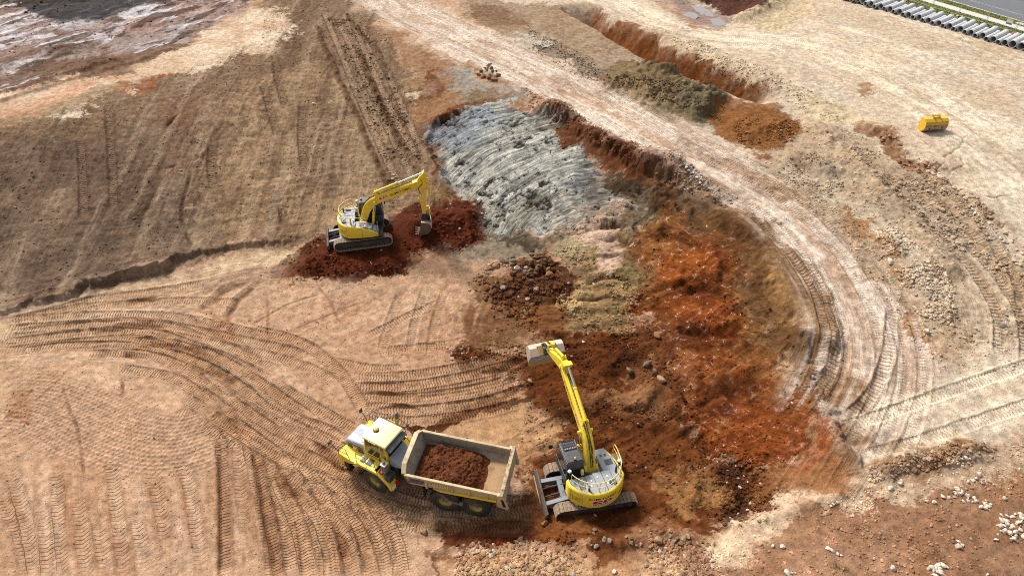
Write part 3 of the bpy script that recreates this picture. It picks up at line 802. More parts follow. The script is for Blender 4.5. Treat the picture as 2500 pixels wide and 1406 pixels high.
# ---- crisp marks that lie on top of the mixed soils
w, m = region(GREYF, 0.9, 1.8)
cx, cy = G(1440, 605)
rx = X[w] - cx; ry = Y[w] - cy
rr = np.hypot(rx, ry) + 0.35 * WA[w]; th = np.arctan2(ry, rx)
sc = vnoise(rr / 0.30, th * 5.0, 4) + 0.5 * vnoise(rr / 0.16, th * 9.0, 8)
k = sstep(0.35, 0.8, sc) * m * 0.55
C[w] += (soil(202,200,188) - C[w]) * k[..., None]
k = sstep(-0.35, -0.75, sc) * m * 0.65
C[w] += (soil(96,94,90) - C[w]) * k[..., None]
Z[w] += (0.03 * sc * m).astype(np.float32)
pit = sstep(0.36, 0.48, -0.75 * N_S[w] - 0.5 * N_T[w] + 0.5 * N_M[w]) * m
C[w] += (soil(52,50,48) - C[w]) * (pit * 0.9)[..., None]; Z[w] -= (0.05 * pit).astype(np.float32)
paint([(1390,410),(1450,400),(1480,470),(1440,530),(1400,480)], soil(98,96,100), 1.0, 1.6, op=0.4, breakup=0.8)
paint([(1180,540),(1240,520),(1330,470),(1440,540),(1400,600),(1290,600)], soil(112,98,76), 1.2, 2.4, op=0.4, breakup=0.9)
paint([(1420,380),(1500,420),(1570,500),(1560,590),(1480,560),(1450,460)], soil(126,108,84), 1.2, 2.4, op=0.4, breakup=0.9)
paint([(1060,340),(1110,295),(1180,270),(1220,300),(1160,350),(1090,380)], soil(150,158,166), 1.2, 1.6, op=0.4, breakup=0.6)
# layered pale bands below the grey face
for pts in [[(1440,560),(1480,555),(1550,560)],[(1440,600),(1490,592),(1560,600)],[(1430,640),(1500,628),(1565,640)],[(1400,690),(1480,672),(1560,690)],[(1390,740),(1470,722),(1560,745)]]:
    ridge(pts, -0.22, 0.22, warp=0.8, rough=0.8, color=soil(104,72,48), op=0.8, cw=1.3)
    ridge(pts, 0.16, 0.4, off=0.6, warp=0.8, rough=0.8)
paint([(1430,560),(1510,555),(1500,660),(1430,660)], soil(220,188,164), 1.0, 1.6, op=0.35, breakup=0.9)
paint([(1370,680),(1450,670),(1450,745),(1380,755)], soil(208,178,122), 1.0, 1.6, op=0.3, breakup=0.9)
# haul road wheel lines
flow(HAUL, 4.3, 0.7, soil(182,150,122), soil(236,220,202), 5, 0.05, 0.55)
flow([(2140,470),(2230,560),(2320,650),(2380,760),(2390,860)], 3.2, 0.5, soil(168,138,108), soil(214,196,172), 3, 0.07, 0.4)
flow(LINE, 3.0, 0.5, soil(204,176,146), soil(240,226,204), 8, 0.04, 0.5)
# strips of freshly spilt red soil
paint([(1060,1275),(1200,1255),(1330,1245),(1340,1285),(1230,1315),(1090,1330)], soil(92,44,24), 0.7, 1.4, op=0.9, breakup=0.15, rgh=0.4)
paint([(960,1032),(1060,1022),(1180,988),(1290,952),(1290,985),(1180,1015),(1060,1045)], soil(88,50,30), 0.6, 1.3, op=0.85, breakup=0.2, rgh=0.7)
paint([(690,625),(740,592),(820,562),(950,527),(1100,502),(1180,507),(1195,550),(1175,588),(1080,622),(960,666),(860,686),(740,676),(660,668)], soil(86,43,26), 0.8, 1.2, op=0.55, breakup=0.3)
# ledges and slumps across the orange cut
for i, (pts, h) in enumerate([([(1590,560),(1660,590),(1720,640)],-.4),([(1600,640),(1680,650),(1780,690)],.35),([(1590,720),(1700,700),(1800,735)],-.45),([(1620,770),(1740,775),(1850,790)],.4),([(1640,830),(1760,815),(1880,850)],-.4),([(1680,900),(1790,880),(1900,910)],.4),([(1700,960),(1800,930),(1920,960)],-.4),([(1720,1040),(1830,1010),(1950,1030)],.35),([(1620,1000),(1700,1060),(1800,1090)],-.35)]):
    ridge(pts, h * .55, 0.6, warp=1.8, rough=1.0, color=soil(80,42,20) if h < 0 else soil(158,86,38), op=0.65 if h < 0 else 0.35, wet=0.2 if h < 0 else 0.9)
for q in [(1535,905,60,26),(1480,880,70,40),(1560,1060,70,24),(1790,1180,44,60),(1640,1020,60,20),(1440,860,50,26)]:
    x, y, a, b = q
    paint([(x-a,y-b*.6),(x+a*.4,y-b),(x+a,y+b*.5),(x-a*.3,y+b)], soil(70,38,20), 1.0, 1.8, op=0.45, breakup=0.6)
# white crust and dark crumbs on the far flat
streak(FLAT, 58, 4, 1.2, 6, soil(226,222,224), 0.24, 0.40, 0.7)
streak(FLAT, 66, 3.5, 1.0, 9, soil(90,70,58), 0.22, 0.36, 0.85, dz=0.12)
paint([(60,20),(120,50),(260,42),(330,20),(470,-8),(440,-70),(60,-70)], soil(64,62,62), 1.0, 2.0, op=0.75, breakup=0.25)
paint([(-60,-60),(600,-60),(470,-12),(330,-8),(60,12),(-60,24)], soil(66,52,38), 1.0, 2.0, op=0.7, breakup=0.2)
for pts in [[(-40,262),(120,215),(260,172),(420,120)],[(-40,240),(140,190),(300,140)]]:
    ridge(pts, 0.25, 0.5, warp=0.8, rough=0.8, color=soil(120,88,68), op=0.6)

# spoil beside the trench
paint([(1470,170),(1560,150),(1640,185),(1700,212),(1780,242),(1775,290),(1690,305),(1580,262),(1470,215)], soil(128,108,78), 1.2, 1.8, op=0.75, breakup=0.25, rgh=0.9)
paint([(1640,225),(1760,235),(1772,282),(1700,302),(1650,270)], soil(108,98,74), 1.0, 1.6, op=0.7, breakup=0.3)
paint([(1770,248),(1900,256),(1962,300),(1940,352),(1850,372),(1760,335),(1730,300)], soil(138,92,52), 1.2, 1.8, op=0.75, breakup=0.25, rgh=0.7)
paint([(1570,140),(1625,150),(1660,195),(1605,185)], soil(66,56,44), 0.9, 1.4, op=0.7, breakup=0.3)
paint([(1640,0),(1720,8),(1785,50),(1770,75),(1690,62)], soil(150,128,118), 1.0, 1.6, op=0.7, breakup=0.3, rgh=0.12, wet=0.9)
ridge([(1530,160),(1640,205),(1750,245)], 0.45, 1.4, warp=1.0, rough=0.9, rgh=1.0)

# traffic smears over the pad
PD, PP = soil(196,168,138), soil(236,222,200)
for pts, hf, sd in [([(1950,130),(2200,230),(2420,380),(2600,540)],3.0,1),([(1980,60),(2200,130),(2420,220),(2640,340)],4.0,3),([(2050,20),(2250,70),(2480,160),(2640,230)],3.0,5),([(2250,300),(2400,420),(2520,560)],3.0,7),([(1560,30),(1700,75),(1900,95),(2080,130)],3.5,2)]:
    flow(pts, hf, 0.35, PD, PP, sd, 0.04, 0.45)
paint([(2040,90),(2180,110),(2200,160),(2080,150)], soil(200,172,138), 2.0, 3.0, op=0.35, breakup=0.7)
paint([(2300,180),(2460,220),(2440,270),(2320,230)], soil(204,176,144), 2.0, 3.0, op=0.35, breakup=0.7)
paint([(2000,20),(2100,30),(2460,150),(2440,160),(2200,100),(2020,50)], soil(186,158,128), 1.0, 2.0, op=0.4, breakup=0.6)

# dark damp soil over the lower cut and along the foot of the road bank
paint([(1570,700),(1660,860),(1760,1020),(1880,1090),(1980,1080),(1900,1160),(1760,1150),(1660,1050),(1590,920)], soil(84,46,24), 1.6, 2.6, op=0.25, breakup=0.8)
paint([(1560,470),(1700,500),(1820,600),(1900,740),(1940,880),(1880,800),(1780,660),(1660,560)], soil(86,58,36), 1.4, 2.4, op=0.35, breakup=0.8)
paint([(40,1180),(300,1150),(500,1180),(480,1400),(40,1400)], soil(170,126,94), 2.0, 3.0, op=0.3, breakup=0.8)

stripe([(400,722),(520,692),(640,662),(760,648)], 1.5, soil(116,70,48), 0.8, breakup=0.2, warp=0.7, ends=5)
ridge([(1180,548),(1120,590),(1020,640)], 0.3, 0.9, warp=0.9, rough=0.9, color=soil(84,42,26), op=0.6, rgh=0.8)
# long downhill scrape streaks on the batter
streak(FIELD, 91, 16, 0.55, 5, soil(96,72,56), 0.18, 0.5, 0.45, dz=0.05, soft=1.5)
streak(FIELD, 92, 18, 0.7, 10, soil(180,156,130), 0.22, 0.55, 0.4, soft=1.5)
paint([(380,260),(480,250),(520,380),(420,420)], soil(118,80,58), 2.5, 3.0, op=0.3, breakup=0.8)
paint([(150,330),(330,300),(360,420),(180,440)], soil(104,80,66), 2.5, 3.0, op=0.3, breakup=0.8)
# ------------------------------------------------------------------ wheel and crawler tracks on the pit floor
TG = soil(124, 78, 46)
TF = soil(190, 144, 104)
def wheel(pts, **k):
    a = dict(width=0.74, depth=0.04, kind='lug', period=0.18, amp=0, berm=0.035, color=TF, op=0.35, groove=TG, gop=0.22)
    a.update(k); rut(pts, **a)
SD, SPL = soil(164, 118, 82), soil(222, 190, 160)
flow([(-80,830),(144,815),(306,803),(430,825),(540,880),(640,980),(760,1085),(880,1160),(1000,1230),(1330,1255)], 4.2, 0.5, SD, SPL, 2)
flow([(-80,800),(150,755),(350,710),(560,665),(720,640)], 2.6, 0.5, SD, SPL, 4)
flow([(640,1090),(720,1230),(770,1340),(790,1440)], 3.4, 0.5, soil(150,104,70), SPL, 6)
flow([(800,1150),(880,1260),(920,1340),(940,1440)], 2.6, 0.5, soil(146,100,66), SPL, 7)
flow([(40,1110),(60,1250),(90,1440)], 3.0, 0.4, SD, SPL, 1, 0.03, .35); flow([(190,1110),(210,1250),(240,1440)], 3.0, 0.4, SD, SPL, 3, 0.03, .35)
flow([(340,1110),(370,1250),(400,1440)], 3.0, 0.4, SD, SPL, 5, 0.03, .35); flow([(500,1090),(530,1250),(560,1440)], 2.6, 0.4, SD, SPL, 8, 0.03, .35)
flow([(830,960),(1000,968),(1150,945),(1300,905)], 2.4, 0.5, SD, SPL, 9)
flow([(1000,870),(1030,760),(1090,660)], 3.4, 0.35, soil(150,112,82), SPL, 2, 0.04, .4)
flow([(760,860),(900,800),(1060,700)], 3.4, 0.3, SD, SPL, 6, 0.03, .35); flow([(620,820),(760,760),(930,700)], 2.6, 0.3, SD, SPL, 7, 0.03, .3)
flow([(1110,860),(1130,760),(1180,680)], 1.8, 0.35, soil(124,88,60), soil(190,152,116), 4, 0.05, .5)
A = [[(0,805),(144,794),(324,790),(414,794),(504,812),(620,836),(720,859),(760,880)],
     [(0,837),(144,819),(306,805),(396,816),(468,844),(540,870),(594,895),(660,930)],
     [(36,859),(144,844),(252,841),(342,848),(432,866),(504,895),(562,927),(640,980)],
     [(198,866),(306,862),(378,870),(450,898),(504,942),(560,990)],
     [(270,898),(342,906),(414,920),(464,945),(520,990)],
     [(468,942),(540,990),(630,1051),(720,1102),(828,1152),(900,1188),(980,1222),(1100,1248),(1330,1258)],
     [(576,936),(684,1019),(792,1069),(860,1110),(910,1150)],
     [(500,1000),(612,1073),(684,1116),(774,1159),(860,1200),(960,1240),(1080,1262)],
     [(540,960),(640,1030),(740,1080),(820,1120),(890,1165)],
     [(620,960),(720,1020),(800,1050),(850,1085)],
     [(660,930),(760,990),(850,1040),(880,1060)],[(700,1090),(790,1130),(860,1175),(930,1220)],[(560,1020),(640,1080),(720,1140)],[(590,905),(680,965),(760,1020)],[(690,880),(760,900),(830,940)],[(840,1220),(880,1290),(905,1360),(915,1420)],[(900,860),(1010,850),(1120,840)],[(300,830),(420,838),(520,868),(600,910)],
     [(648,1116),(684,1224),(706,1332),(713,1420)],
     [(676,1130),(722,1240),(750,1340),(760,1420)],
     [(702,1134),(756,1242),(785,1332),(803,1420)],
     [(740,1160),(788,1250),(820,1340),(832,1420)],
     [(756,1170),(814,1242),(846,1332),(857,1420)],
     [(810,1188),(864,1260),(893,1332),(907,1420)],
     [(850,1200),(900,1260),(935,1340),(950,1420)],
     [(900,1215),(945,1275),(970,1340),(985,1420)],
     [(850,945),(1000,940),(1150,915),(1290,880)],
     [(870,985),(1000,1000),(1150,985),(1290,948)],
     [(860,965),(1000,970),(1150,950),(1280,915)],
     [(0,790),(170,755),(330,740),(470,735),(600,740)],
     [(60,780),(220,735),(360,715),(520,690)],
     [(800,880),(900,900),(1000,900)],
     [(900,1010),(980,1000),(1040,1010)],
     [(1060,1300),(1200,1260),(1330,1235)],
     [(600,800),(720,830),(800,880),(860,950),(890,1010)],
    ]
for i, p in enumerate(A):
    soft = i in (29, 30, 31, 16, 14)
    wheel(p, wear=0.15 if not soft else 0.3, depth=0.08 if not soft else 0.05, tread=1.0 if not soft else .6)
    if i in (0, 1, 5, 7, 18, 20, 22, 23, 24, 26, 27):
        wheel(p, wear=0.3, depth=0.04, off=0.85, berm=0.04, op=.2); wheel(p, wear=0.3, depth=0.04, off=-0.85, berm=0.04, op=.2)
# deep dark ruts where the trucks turn
for p in [[(280,745),(340,740),(400,730)],[(230,808),(330,800),(420,800)],[(350,836),(450,846),(520,880)],[(470,885),(540,920),(580,945)],[(290,870),(350,872),(350,880)],[(480,775),(540,715),(580,690)],[(545,800),(570,750),(610,705),(640,690)],[(560,830),(572,790)],
          [(680,1130),(720,1180),(760,1230)],[(760,1075),(820,1110),(860,1150)],[(840,1260),(846,1330),(838,1380)]]:
    ridge(p, -0.12, 0.30, warp=0.6, color=soil(122,78,48), op=0.65, rough=0.6, rgh=0.9, cw=1.2)
    ridge(p, 0.10, 0.25, off=0.55, warp=0.4, rough=0.9)
# herringbone tyre prints and crawler ladders, lower left
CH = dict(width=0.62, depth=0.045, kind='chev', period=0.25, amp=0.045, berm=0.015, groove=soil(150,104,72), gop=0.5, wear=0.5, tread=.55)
for p in [[(0,1180),(18,1242),(47,1300),(72,1420)],[(20,1120),(35,1170),(60,1260),(90,1420)],[(138,1130),(141,1180),(144,1296),(151,1420)],[(188,1200),(195,1250),(204,1332),(216,1420)],
          [(270,1110),(284,1224),(306,1420)],[(370,1140),(392,1242),(410,1340)],[(468,1094),(440,1130),(454,1152),(472,1242),(486,1332),(497,1420)],[(575,1060),(583,1120),(590,1200),(608,1320)],
          [(330,1240),(345,1330),(352,1420)],[(240,1260),(262,1420)],[(515,1120),(490,1160)],[(100,1220),(112,1300),(122,1420)]]:
    rut(p, **CH)
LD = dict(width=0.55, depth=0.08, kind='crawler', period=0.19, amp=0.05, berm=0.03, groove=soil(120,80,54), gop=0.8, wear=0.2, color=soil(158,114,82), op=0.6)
for p in [[(538,1050),(547,1188),(549,1300),(551,1420)],[(622,1090),(648,1224),(672,1350),(686,1430)],[(415,1005),(450,1008),(490,1008)]]:
    rut(p, **LD)
for p in [[(290,910),(297,950),(295,985)],[(533,1060),(536,1200),(538,1420)],[(612,1080),(640,1220),(668,1400)],[(150,930),(175,1010),(190,1050),(205,1180)],[(590,1330),(600,1400)]]:
    ridge(p, -0.07, 0.10, warp=0.2, color=soil(120,80,52), op=0.7, rough=0.4, cw=1.4)
# grader panels: faint lines
for p in [[(600,800),(700,745),(800,712)],[(650,830),(800,770),(900,735)],[(770,690),(810,740),(830,790)],[(650,700),(655,770),(652,830)],[(60,1000),(140,930),(170,900)]]:
    ridge(p, -0.04, 0.10, warp=0.15, color=soil(140,96,64), op=0.6, cw=1.5)
# pad-foot roller dimples in a curved band
r = along([(-40,980),(80,985),(160,1010),(300,1070),(420,1085),(520,1055),(570,1010)], 3.2, 0.0, 0.15)
w, D, S, T, L = r
f = fade(S, L, 3.0) * sstep(2.9, 2.0, np.abs(T) + 0.7 * N_M[w]) * sstep(-0.55, -0.1, N_M[w] + 0.3)
p = 0.30; row = np.floor(T / p); sx = S / p + 0.5 * (row % 2)
dx = (sx - np.floor(sx) - 0.5) * p; dy = (T / p - row - 0.5) * p
cell = np.exp(-(dx * dx + dy * dy) / (2 * 0.07 ** 2))
Z[w] += (f * (cell * 0.085 - 0.03)).astype(np.float32)
C[w] += (soil(222,190,160) - C[w]) * (f * cell * 0.5)[..., None]
C[w] += (soil(158,114,84) - C[w]) * (f * (1 - cell) * 0.3)[..., None]
# churned tops of the crossing
for q in [[(480,1000),(560,990),(600,1050),(520,1060)],[(20,960),(70,920),(80,1040),(40,1030)],[(500,770),(560,790),(590,830),(520,830)]]:
    paint(q, soil(170,124,90), 0.6, 1.0, op=0.6, rgh=1.0, breakup=0.2)
# crawler marks near the pit floor edge
for p in [[(1000,870),(1015,780),(1045,690)],[(1050,880),(1062,790),(1090,700)],[(930,870),(950,790),(985,700)],[(880,830),(1000,770),(1090,730)]]:
    rut(p, 0.6, 0.06, 'crawler', 0.19, 0.04, 0.04, wear=0.3, tread=.7, color=soil(196,158,124), op=.3)
# dozer tracks up the brown batter
for p in [[(850,30),(900,150),(960,280),(1025,400)],[(790,30),(860,200),(930,360),(990,480)],[(880,60),(945,180),(1010,330),(1040,395)],[(820,40),(880,170),(945,310),(1010,440)]]:
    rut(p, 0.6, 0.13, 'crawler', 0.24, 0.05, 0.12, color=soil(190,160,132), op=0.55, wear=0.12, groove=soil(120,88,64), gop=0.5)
for p in [[(770,60),(830,200),(900,350),(960,470)],[(870,120),(930,250),(990,380)],[(840,30),(905,110),(950,200)]]:
    ridge(p, 0.22, 0.35, warp=0.4, color=soil(98,68,46), op=0.75, rough=0.8, rgh=0.9)
for p in [[(265,250),(270,350),(278,520)],[(195,330),(200,400),(205,540)],[(640,200),(660,270),(680,340)],[(670,130),(680,200),(700,270)],[(520,340),(515,400),(520,470)],[(740,250),(735,330),(745,420)]]:
    rut(p, 0.6, 0.10, 'crawler', 0.24, 0.04, 0.07, color=soil(140,112,90), op=0.5, wear=0.12, groove=soil(84,58,42), gop=0.6)
for p in [[(470,420),(440,530),(450,560)],[(680,500),(690,560)],[(395,320),(440,270)],[(450,560),(470,610)],[(400,410),(450,400)]]:
    ridge(p, -0.15, 0.18, warp=0.3, color=soil(80,54,38), op=0.8)
# traffic lines on the right
for p in [[(2040,1050),(2160,1010),(2300,960),(2540,880)],[(2100,1115),(2250,1075),(2380,1030),(2560,970)]]:
    stripe(p, 1.5, soil(236,216,188), 0.85, warp=0.3, breakup=0.15, rgh=0.06)
    rut(p, 0.7, 0.06, 'lug', 0.22, 0.03, 0.03, wear=0.4, tread=.5)
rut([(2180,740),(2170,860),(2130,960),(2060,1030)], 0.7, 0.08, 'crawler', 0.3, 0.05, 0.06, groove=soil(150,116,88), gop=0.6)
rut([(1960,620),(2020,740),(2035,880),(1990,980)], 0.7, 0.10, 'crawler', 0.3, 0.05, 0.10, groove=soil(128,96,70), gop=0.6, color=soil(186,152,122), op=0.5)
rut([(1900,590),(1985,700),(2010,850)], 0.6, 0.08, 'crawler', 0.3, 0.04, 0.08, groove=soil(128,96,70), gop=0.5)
ridge([(2020,700),(2030,800),(2020,900)], 0.22, 0.4, rgh=0.9, color=soil(146,110,78), op=0.6)

# ------------------------------------------------------------------ loose relief and fine tone, then the mesh
bil = np.abs(fbm(XF, YF, 0.42, 3, 9))
Z += RGH * (0.20 * fbm(XF, YF, 1.5, 3, 4) + 0.12 * N_S + 0.05 * N_T + 0.10 * (0.25 - bil))
Z += 0.05 * N_M * (RGH > 0.1)
tone = 1.0 + 0.20 * N_M + 0.18 * N_S + 0.14 * N_T * (0.4 + RGH) + 0.10 * N_L
C *= np.clip(tone, 0.45, 1.6)[..., None]
np.clip(C, 0.004, 0.75, C)

# level ground under the street strip and pipe row
_fd = np.array([-1.9, 3.2]); _fd /= np.linalg.norm(_fd)
_c = (X - 57.15) * _fd[1] - (Y - 79.69) * _fd[0]
_k = sstep(-5.5, -3.5, _c)
Z += ((5.12 - Z) * _k).astype(np.float32)
Z -= (0.25 * sstep(-0.9, -0.6, _c)).astype(np.float32)
# skirts out to the horizon
mx = np.array([1.25, 1.6, 2.6, 6.0, 20.0])
Xl = X[:, :1] * mx[None, ::-1]; Xr = X[:, -1:] * mx[None, :]
def hcat(a, l, r): return np.concatenate([l, a, r], 1)
X = hcat(X, Xl, Xr); Y = hcat(Y, np.repeat(Y[:, :1], 5, 1), np.repeat(Y[:, -1:], 5, 1))
def edge_z(z, side):
    base = z[:, :1] if side == 0 else z[:, -1:]
    return np.repeat(base, 5, 1)
Z = hcat(Z, edge_z(Z, 0), edge_z(Z, 1))
def edge_c(c, side):
    return np.repeat(c[:, :1] if side == 0 else c[:, -1:], 5, 1)
C = np.concatenate([edge_c(C, 0), C, edge_c(C, 1)], 1)
WET = hcat(WET, edge_z(WET, 0) * 0, edge_z(WET, 1) * 0)
yn = np.array([-3000., -300., -60., -10., 4., 10.]); yf = np.array([126., 140., 180., 320., 900., 4000.])
def rows(vals, src):
    return np.repeat(src[None, :], len(vals), 0)
Xn = rows(yn, X[0]) ; Xf = rows(yf, X[-1])
Y = np.concatenate([np.repeat(yn[:, None], X.shape[1], 1), Y, np.repeat(yf[:, None], X.shape[1], 1)], 0)
X = np.concatenate([Xn, X, Xf], 0)
Z = np.concatenate([rows(yn, Z[0]), Z, rows(yf, Z[-1])], 0)
C = np.concatenate([np.repeat(C[:1], 6, 0), C, np.repeat(C[-1:], 6, 0)], 0)
WET = np.concatenate([np.repeat(WET[:1] * 0, 6, 0), WET, np.repeat(WET[-1:] * 0, 6, 0)], 0)
def grow(A_, keep):
    A_ = hcat(A_, np.repeat(A_[:, :1], 5, 1) * keep, np.repeat(A_[:, -1:], 5, 1) * keep)
    return np.concatenate([np.repeat(A_[:1], 6, 0) * keep, A_, np.repeat(A_[-1:], 6, 0) * keep], 0)
TPH = grow(TPH, 1); TMK = grow(TMK, 0); GU = grow(GU, 1); GV = grow(GV, 1); GS = grow(GS, 0)
GRID = (X, Y, Z)
_rowY = Y[:, 0]

def ground_z(x, y):
    """height of the finished ground"""
    j = int(np.clip(np.searchsorted(_rowY, y) - 1, 0, len(_rowY) - 2))
    b = (y - _rowY[j]) / (_rowY[j + 1] - _rowY[j])
    z = []
    for q in (j, j + 1):
        i = int(np.clip(np.searchsorted(X[q], x) - 1, 0, X.shape[1] - 2))
        a = (x - X[q, i]) / (X[q, i + 1] - X[q, i])
        z.append(Z[q, i] * (1 - a) + Z[q, i + 1] * a)
    return float(z[0] * (1 - b) + z[1] * b)

def spot(px, py):
    """a surveyed photo point on the finished ground"""
    z = 1.0
    for _ in range(30):
        x, y = ray_xy(px, py, z)
        z = 0.6 * z + 0.4 * ground_z(x, y)
    return Vector((x, y, ground_z(x, y)))

def make_ground():
    ny, nx = X.shape
    co = np.stack([X, Y, Z], -1).reshape(-1, 3).astype(np.float32)
    idx = np.arange(ny * nx, dtype=np.int32).reshape(ny, nx)
    f = np.stack([idx[:-1, :-1], idx[:-1, 1:], idx[1:, 1:], idx[1:, :-1]], -1).reshape(-1, 4)
    me = bpy.data.meshes.new("ground")
    me.vertices.add(len(co)); me.vertices.foreach_set("co", co.ravel())
    me.loops.add(f.size); me.loops.foreach_set("vertex_index", f.ravel())
    me.polygons.add(len(f))
    me.polygons.foreach_set("loop_start", np.arange(0, f.size, 4, dtype=np.int32))
    me.polygons.foreach_set("use_smooth", np.ones(len(f), bool))
    me.update(calc_edges=True)
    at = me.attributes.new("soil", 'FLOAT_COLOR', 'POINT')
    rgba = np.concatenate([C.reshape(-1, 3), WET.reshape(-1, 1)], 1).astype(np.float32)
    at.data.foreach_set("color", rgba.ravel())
    for nm, arr in (("tread", (TPH, TMK, TMK * 0)), ("grain", (GU, GV, GS))):
        at = me.attributes.new(nm, 'FLOAT_VECTOR', 'POINT')
        at.data.foreach_set("vector", np.stack(arr, -1).astype(np.float32).ravel())
    return me

def ground_material():
    m = bpy.data.materials.new("soil")
    m.use_nodes = True
    nt = m.node_tree; N = nt.nodes.new; Lk = nt.links.new
    b = nt.nodes["Principled BSDF"]
    at = N("ShaderNodeAttribute"); at.attribute_name = "soil"
    tc = N("ShaderNodeTexCoord")
    def noise(scale, detail, rough=0.6):
        n = N("ShaderNodeTexNoise"); n.inputs["Scale"].default_value = scale
        n.inputs["Detail"].default_value = detail; n.inputs["Roughness"].default_value = rough
        Lk(tc.outputs["Object"], n.inputs["Vector"]); return n
    n1 = noise(2.2, 9, 0.64); n2 = noise(13.0, 6, 0.65)
    def rng(src, a, c, lo, hi, smooth=False):
        r = N("ShaderNodeMapRange"); r.inputs[1].default_value = a; r.inputs[2].default_value = c
        if smooth: r.interpolation_type = 'SMOOTHSTEP'
        r.inputs[3].default_value = lo; r.inputs[4].default_value = hi; Lk(src, r.inputs[0]); return r.outputs[0]
    def op(kind, a, c=None):
        x = N("ShaderNodeMath"); x.operation = kind
        if isinstance(a, float): x.inputs[0].default_value = a
        else: Lk(a, x.inputs[0])
        if c is not None:
            if isinstance(c, float): x.inputs[1].default_value = c
            else: Lk(c, x.inputs[1])
        return x.outputs[0]
    def mul(a, c): return op('MULTIPLY', a, c)
    # pebbles and crumbs
    vo = N("ShaderNodeTexVoronoi"); vo.inputs["Scale"].default_value = 8.0
    Lk(tc.outputs["Object"], vo.inputs["Vector"])
    sp = N("ShaderNodeSeparateColor"); Lk(vo.outputs["Color"], sp.inputs[0])
    spot_ = rng(vo.outputs["Distance"], 0.22, 0.36, 1.0, 0.0)
    pale = mul(spot_, rng(sp.outputs[0], 0.84, 0.86, 0.0, 1.0)); dark = mul(spot_, rng(sp.outputs[1], 0.84, 0.86, 0.0, 1.0))
    # tread bars
    tr = N("ShaderNodeAttribute"); tr.attribute_name = "tread"
    ts = N("ShaderNodeSeparateXYZ"); Lk(tr.outputs["Vector"], ts.inputs[0])
    fr_ = op('ABSOLUTE', op('SUBTRACT', op('FRACT', ts.outputs[0]), 0.5))
    bar = mul(rng(fr_, 0.02, 0.24, 1.0, 0.0, True), ts.outputs[1])
    # scrape grain
    gr = N("ShaderNodeAttribute"); gr.attribute_name = "grain"
    gs = N("ShaderNodeSeparateXYZ"); Lk(gr.outputs["Vector"], gs.inputs[0])
    cb = N("ShaderNodeCombineXYZ"); Lk(mul(gs.outputs[0], 4.5), cb.inputs[0]); Lk(mul(gs.outputs[1], 0.45), cb.inputs[1])
    gn = N("ShaderNodeTexNoise"); gn.inputs["Scale"].default_value = 1.0; gn.inputs["Detail"].default_value = 6; gn.inputs["Roughness"].default_value = 0.65
    Lk(cb.outputs[0], gn.inputs["Vector"])
    gk = op('SUBTRACT', gn.outputs["Fac"], 0.5)
    gk = mul(gk, gs.outputs[2])
    t1 = rng(n1.outputs["Fac"], 0.30, 0.70, 0.62, 1.38)
    t2 = rng(n2.outputs["Fac"], 0.30, 0.70, 0.84, 1.16)
    t = mul(t1, t2)
    t = mul(t, op('ADD', mul(gk, 2.0), 1.0))
    t = mul(t, op('SUBTRACT', 1.0, mul(bar, 0.38)))  # tread grooves darkened in colour: damp soil plus shade the thin bump cannot cast
    t = mul(t, op('ADD', mul(pale, 0.35), 1.0))
    t = mul(t, op('SUBTRACT', 1.0, mul(dark, 0.35)))
    t = op('MAXIMUM', t, 0.15)
    mx = N("ShaderNodeMix"); mx.data_type = 'RGBA'; mx.blend_type = 'MULTIPLY'; mx.inputs[0].default_value = 1.0
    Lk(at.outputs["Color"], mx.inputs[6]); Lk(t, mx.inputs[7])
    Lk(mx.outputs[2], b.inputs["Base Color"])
    wetn = rng(n1.outputs["Fac"], 0.57, 0.63, 0.02, 1.0)
    wet = mul(at.outputs["Alpha"], wetn)
    Lk(rng(wet, 0.0, 0.55, 0.95, 0.10), b.inputs["Roughness"])
    Lk(rng(wet, 0.0, 0.55, 0.03, 0.6), b.inputs["Specular IOR Level"])
    h = op('ADD', mul(n1.outputs["Fac"], 0.09), mul(n2.outputs["Fac"], 0.035))
    h = op('ADD', h, mul(bar, -0.07))
    h = op('ADD', h, mul(gk, 0.16))
    h = op('ADD', h, mul(op('ADD', pale, dark), 0.02))
    bp = N("ShaderNodeBump"); bp.inputs["Strength"].default_value = 0.9; bp.inputs["Distance"].default_value = 1.0
    Lk(h, bp.inputs["Height"]); Lk(bp.outputs[0], b.inputs["Normal"])
    return m
SOIL = ground_material()
ground = bpy.data.objects.new("ground", make_ground())
ground.data.materials.append(SOIL)
link(ground)
tag(ground, "bare brown, orange and grey soil of the excavation site", "ground", kind="structure")
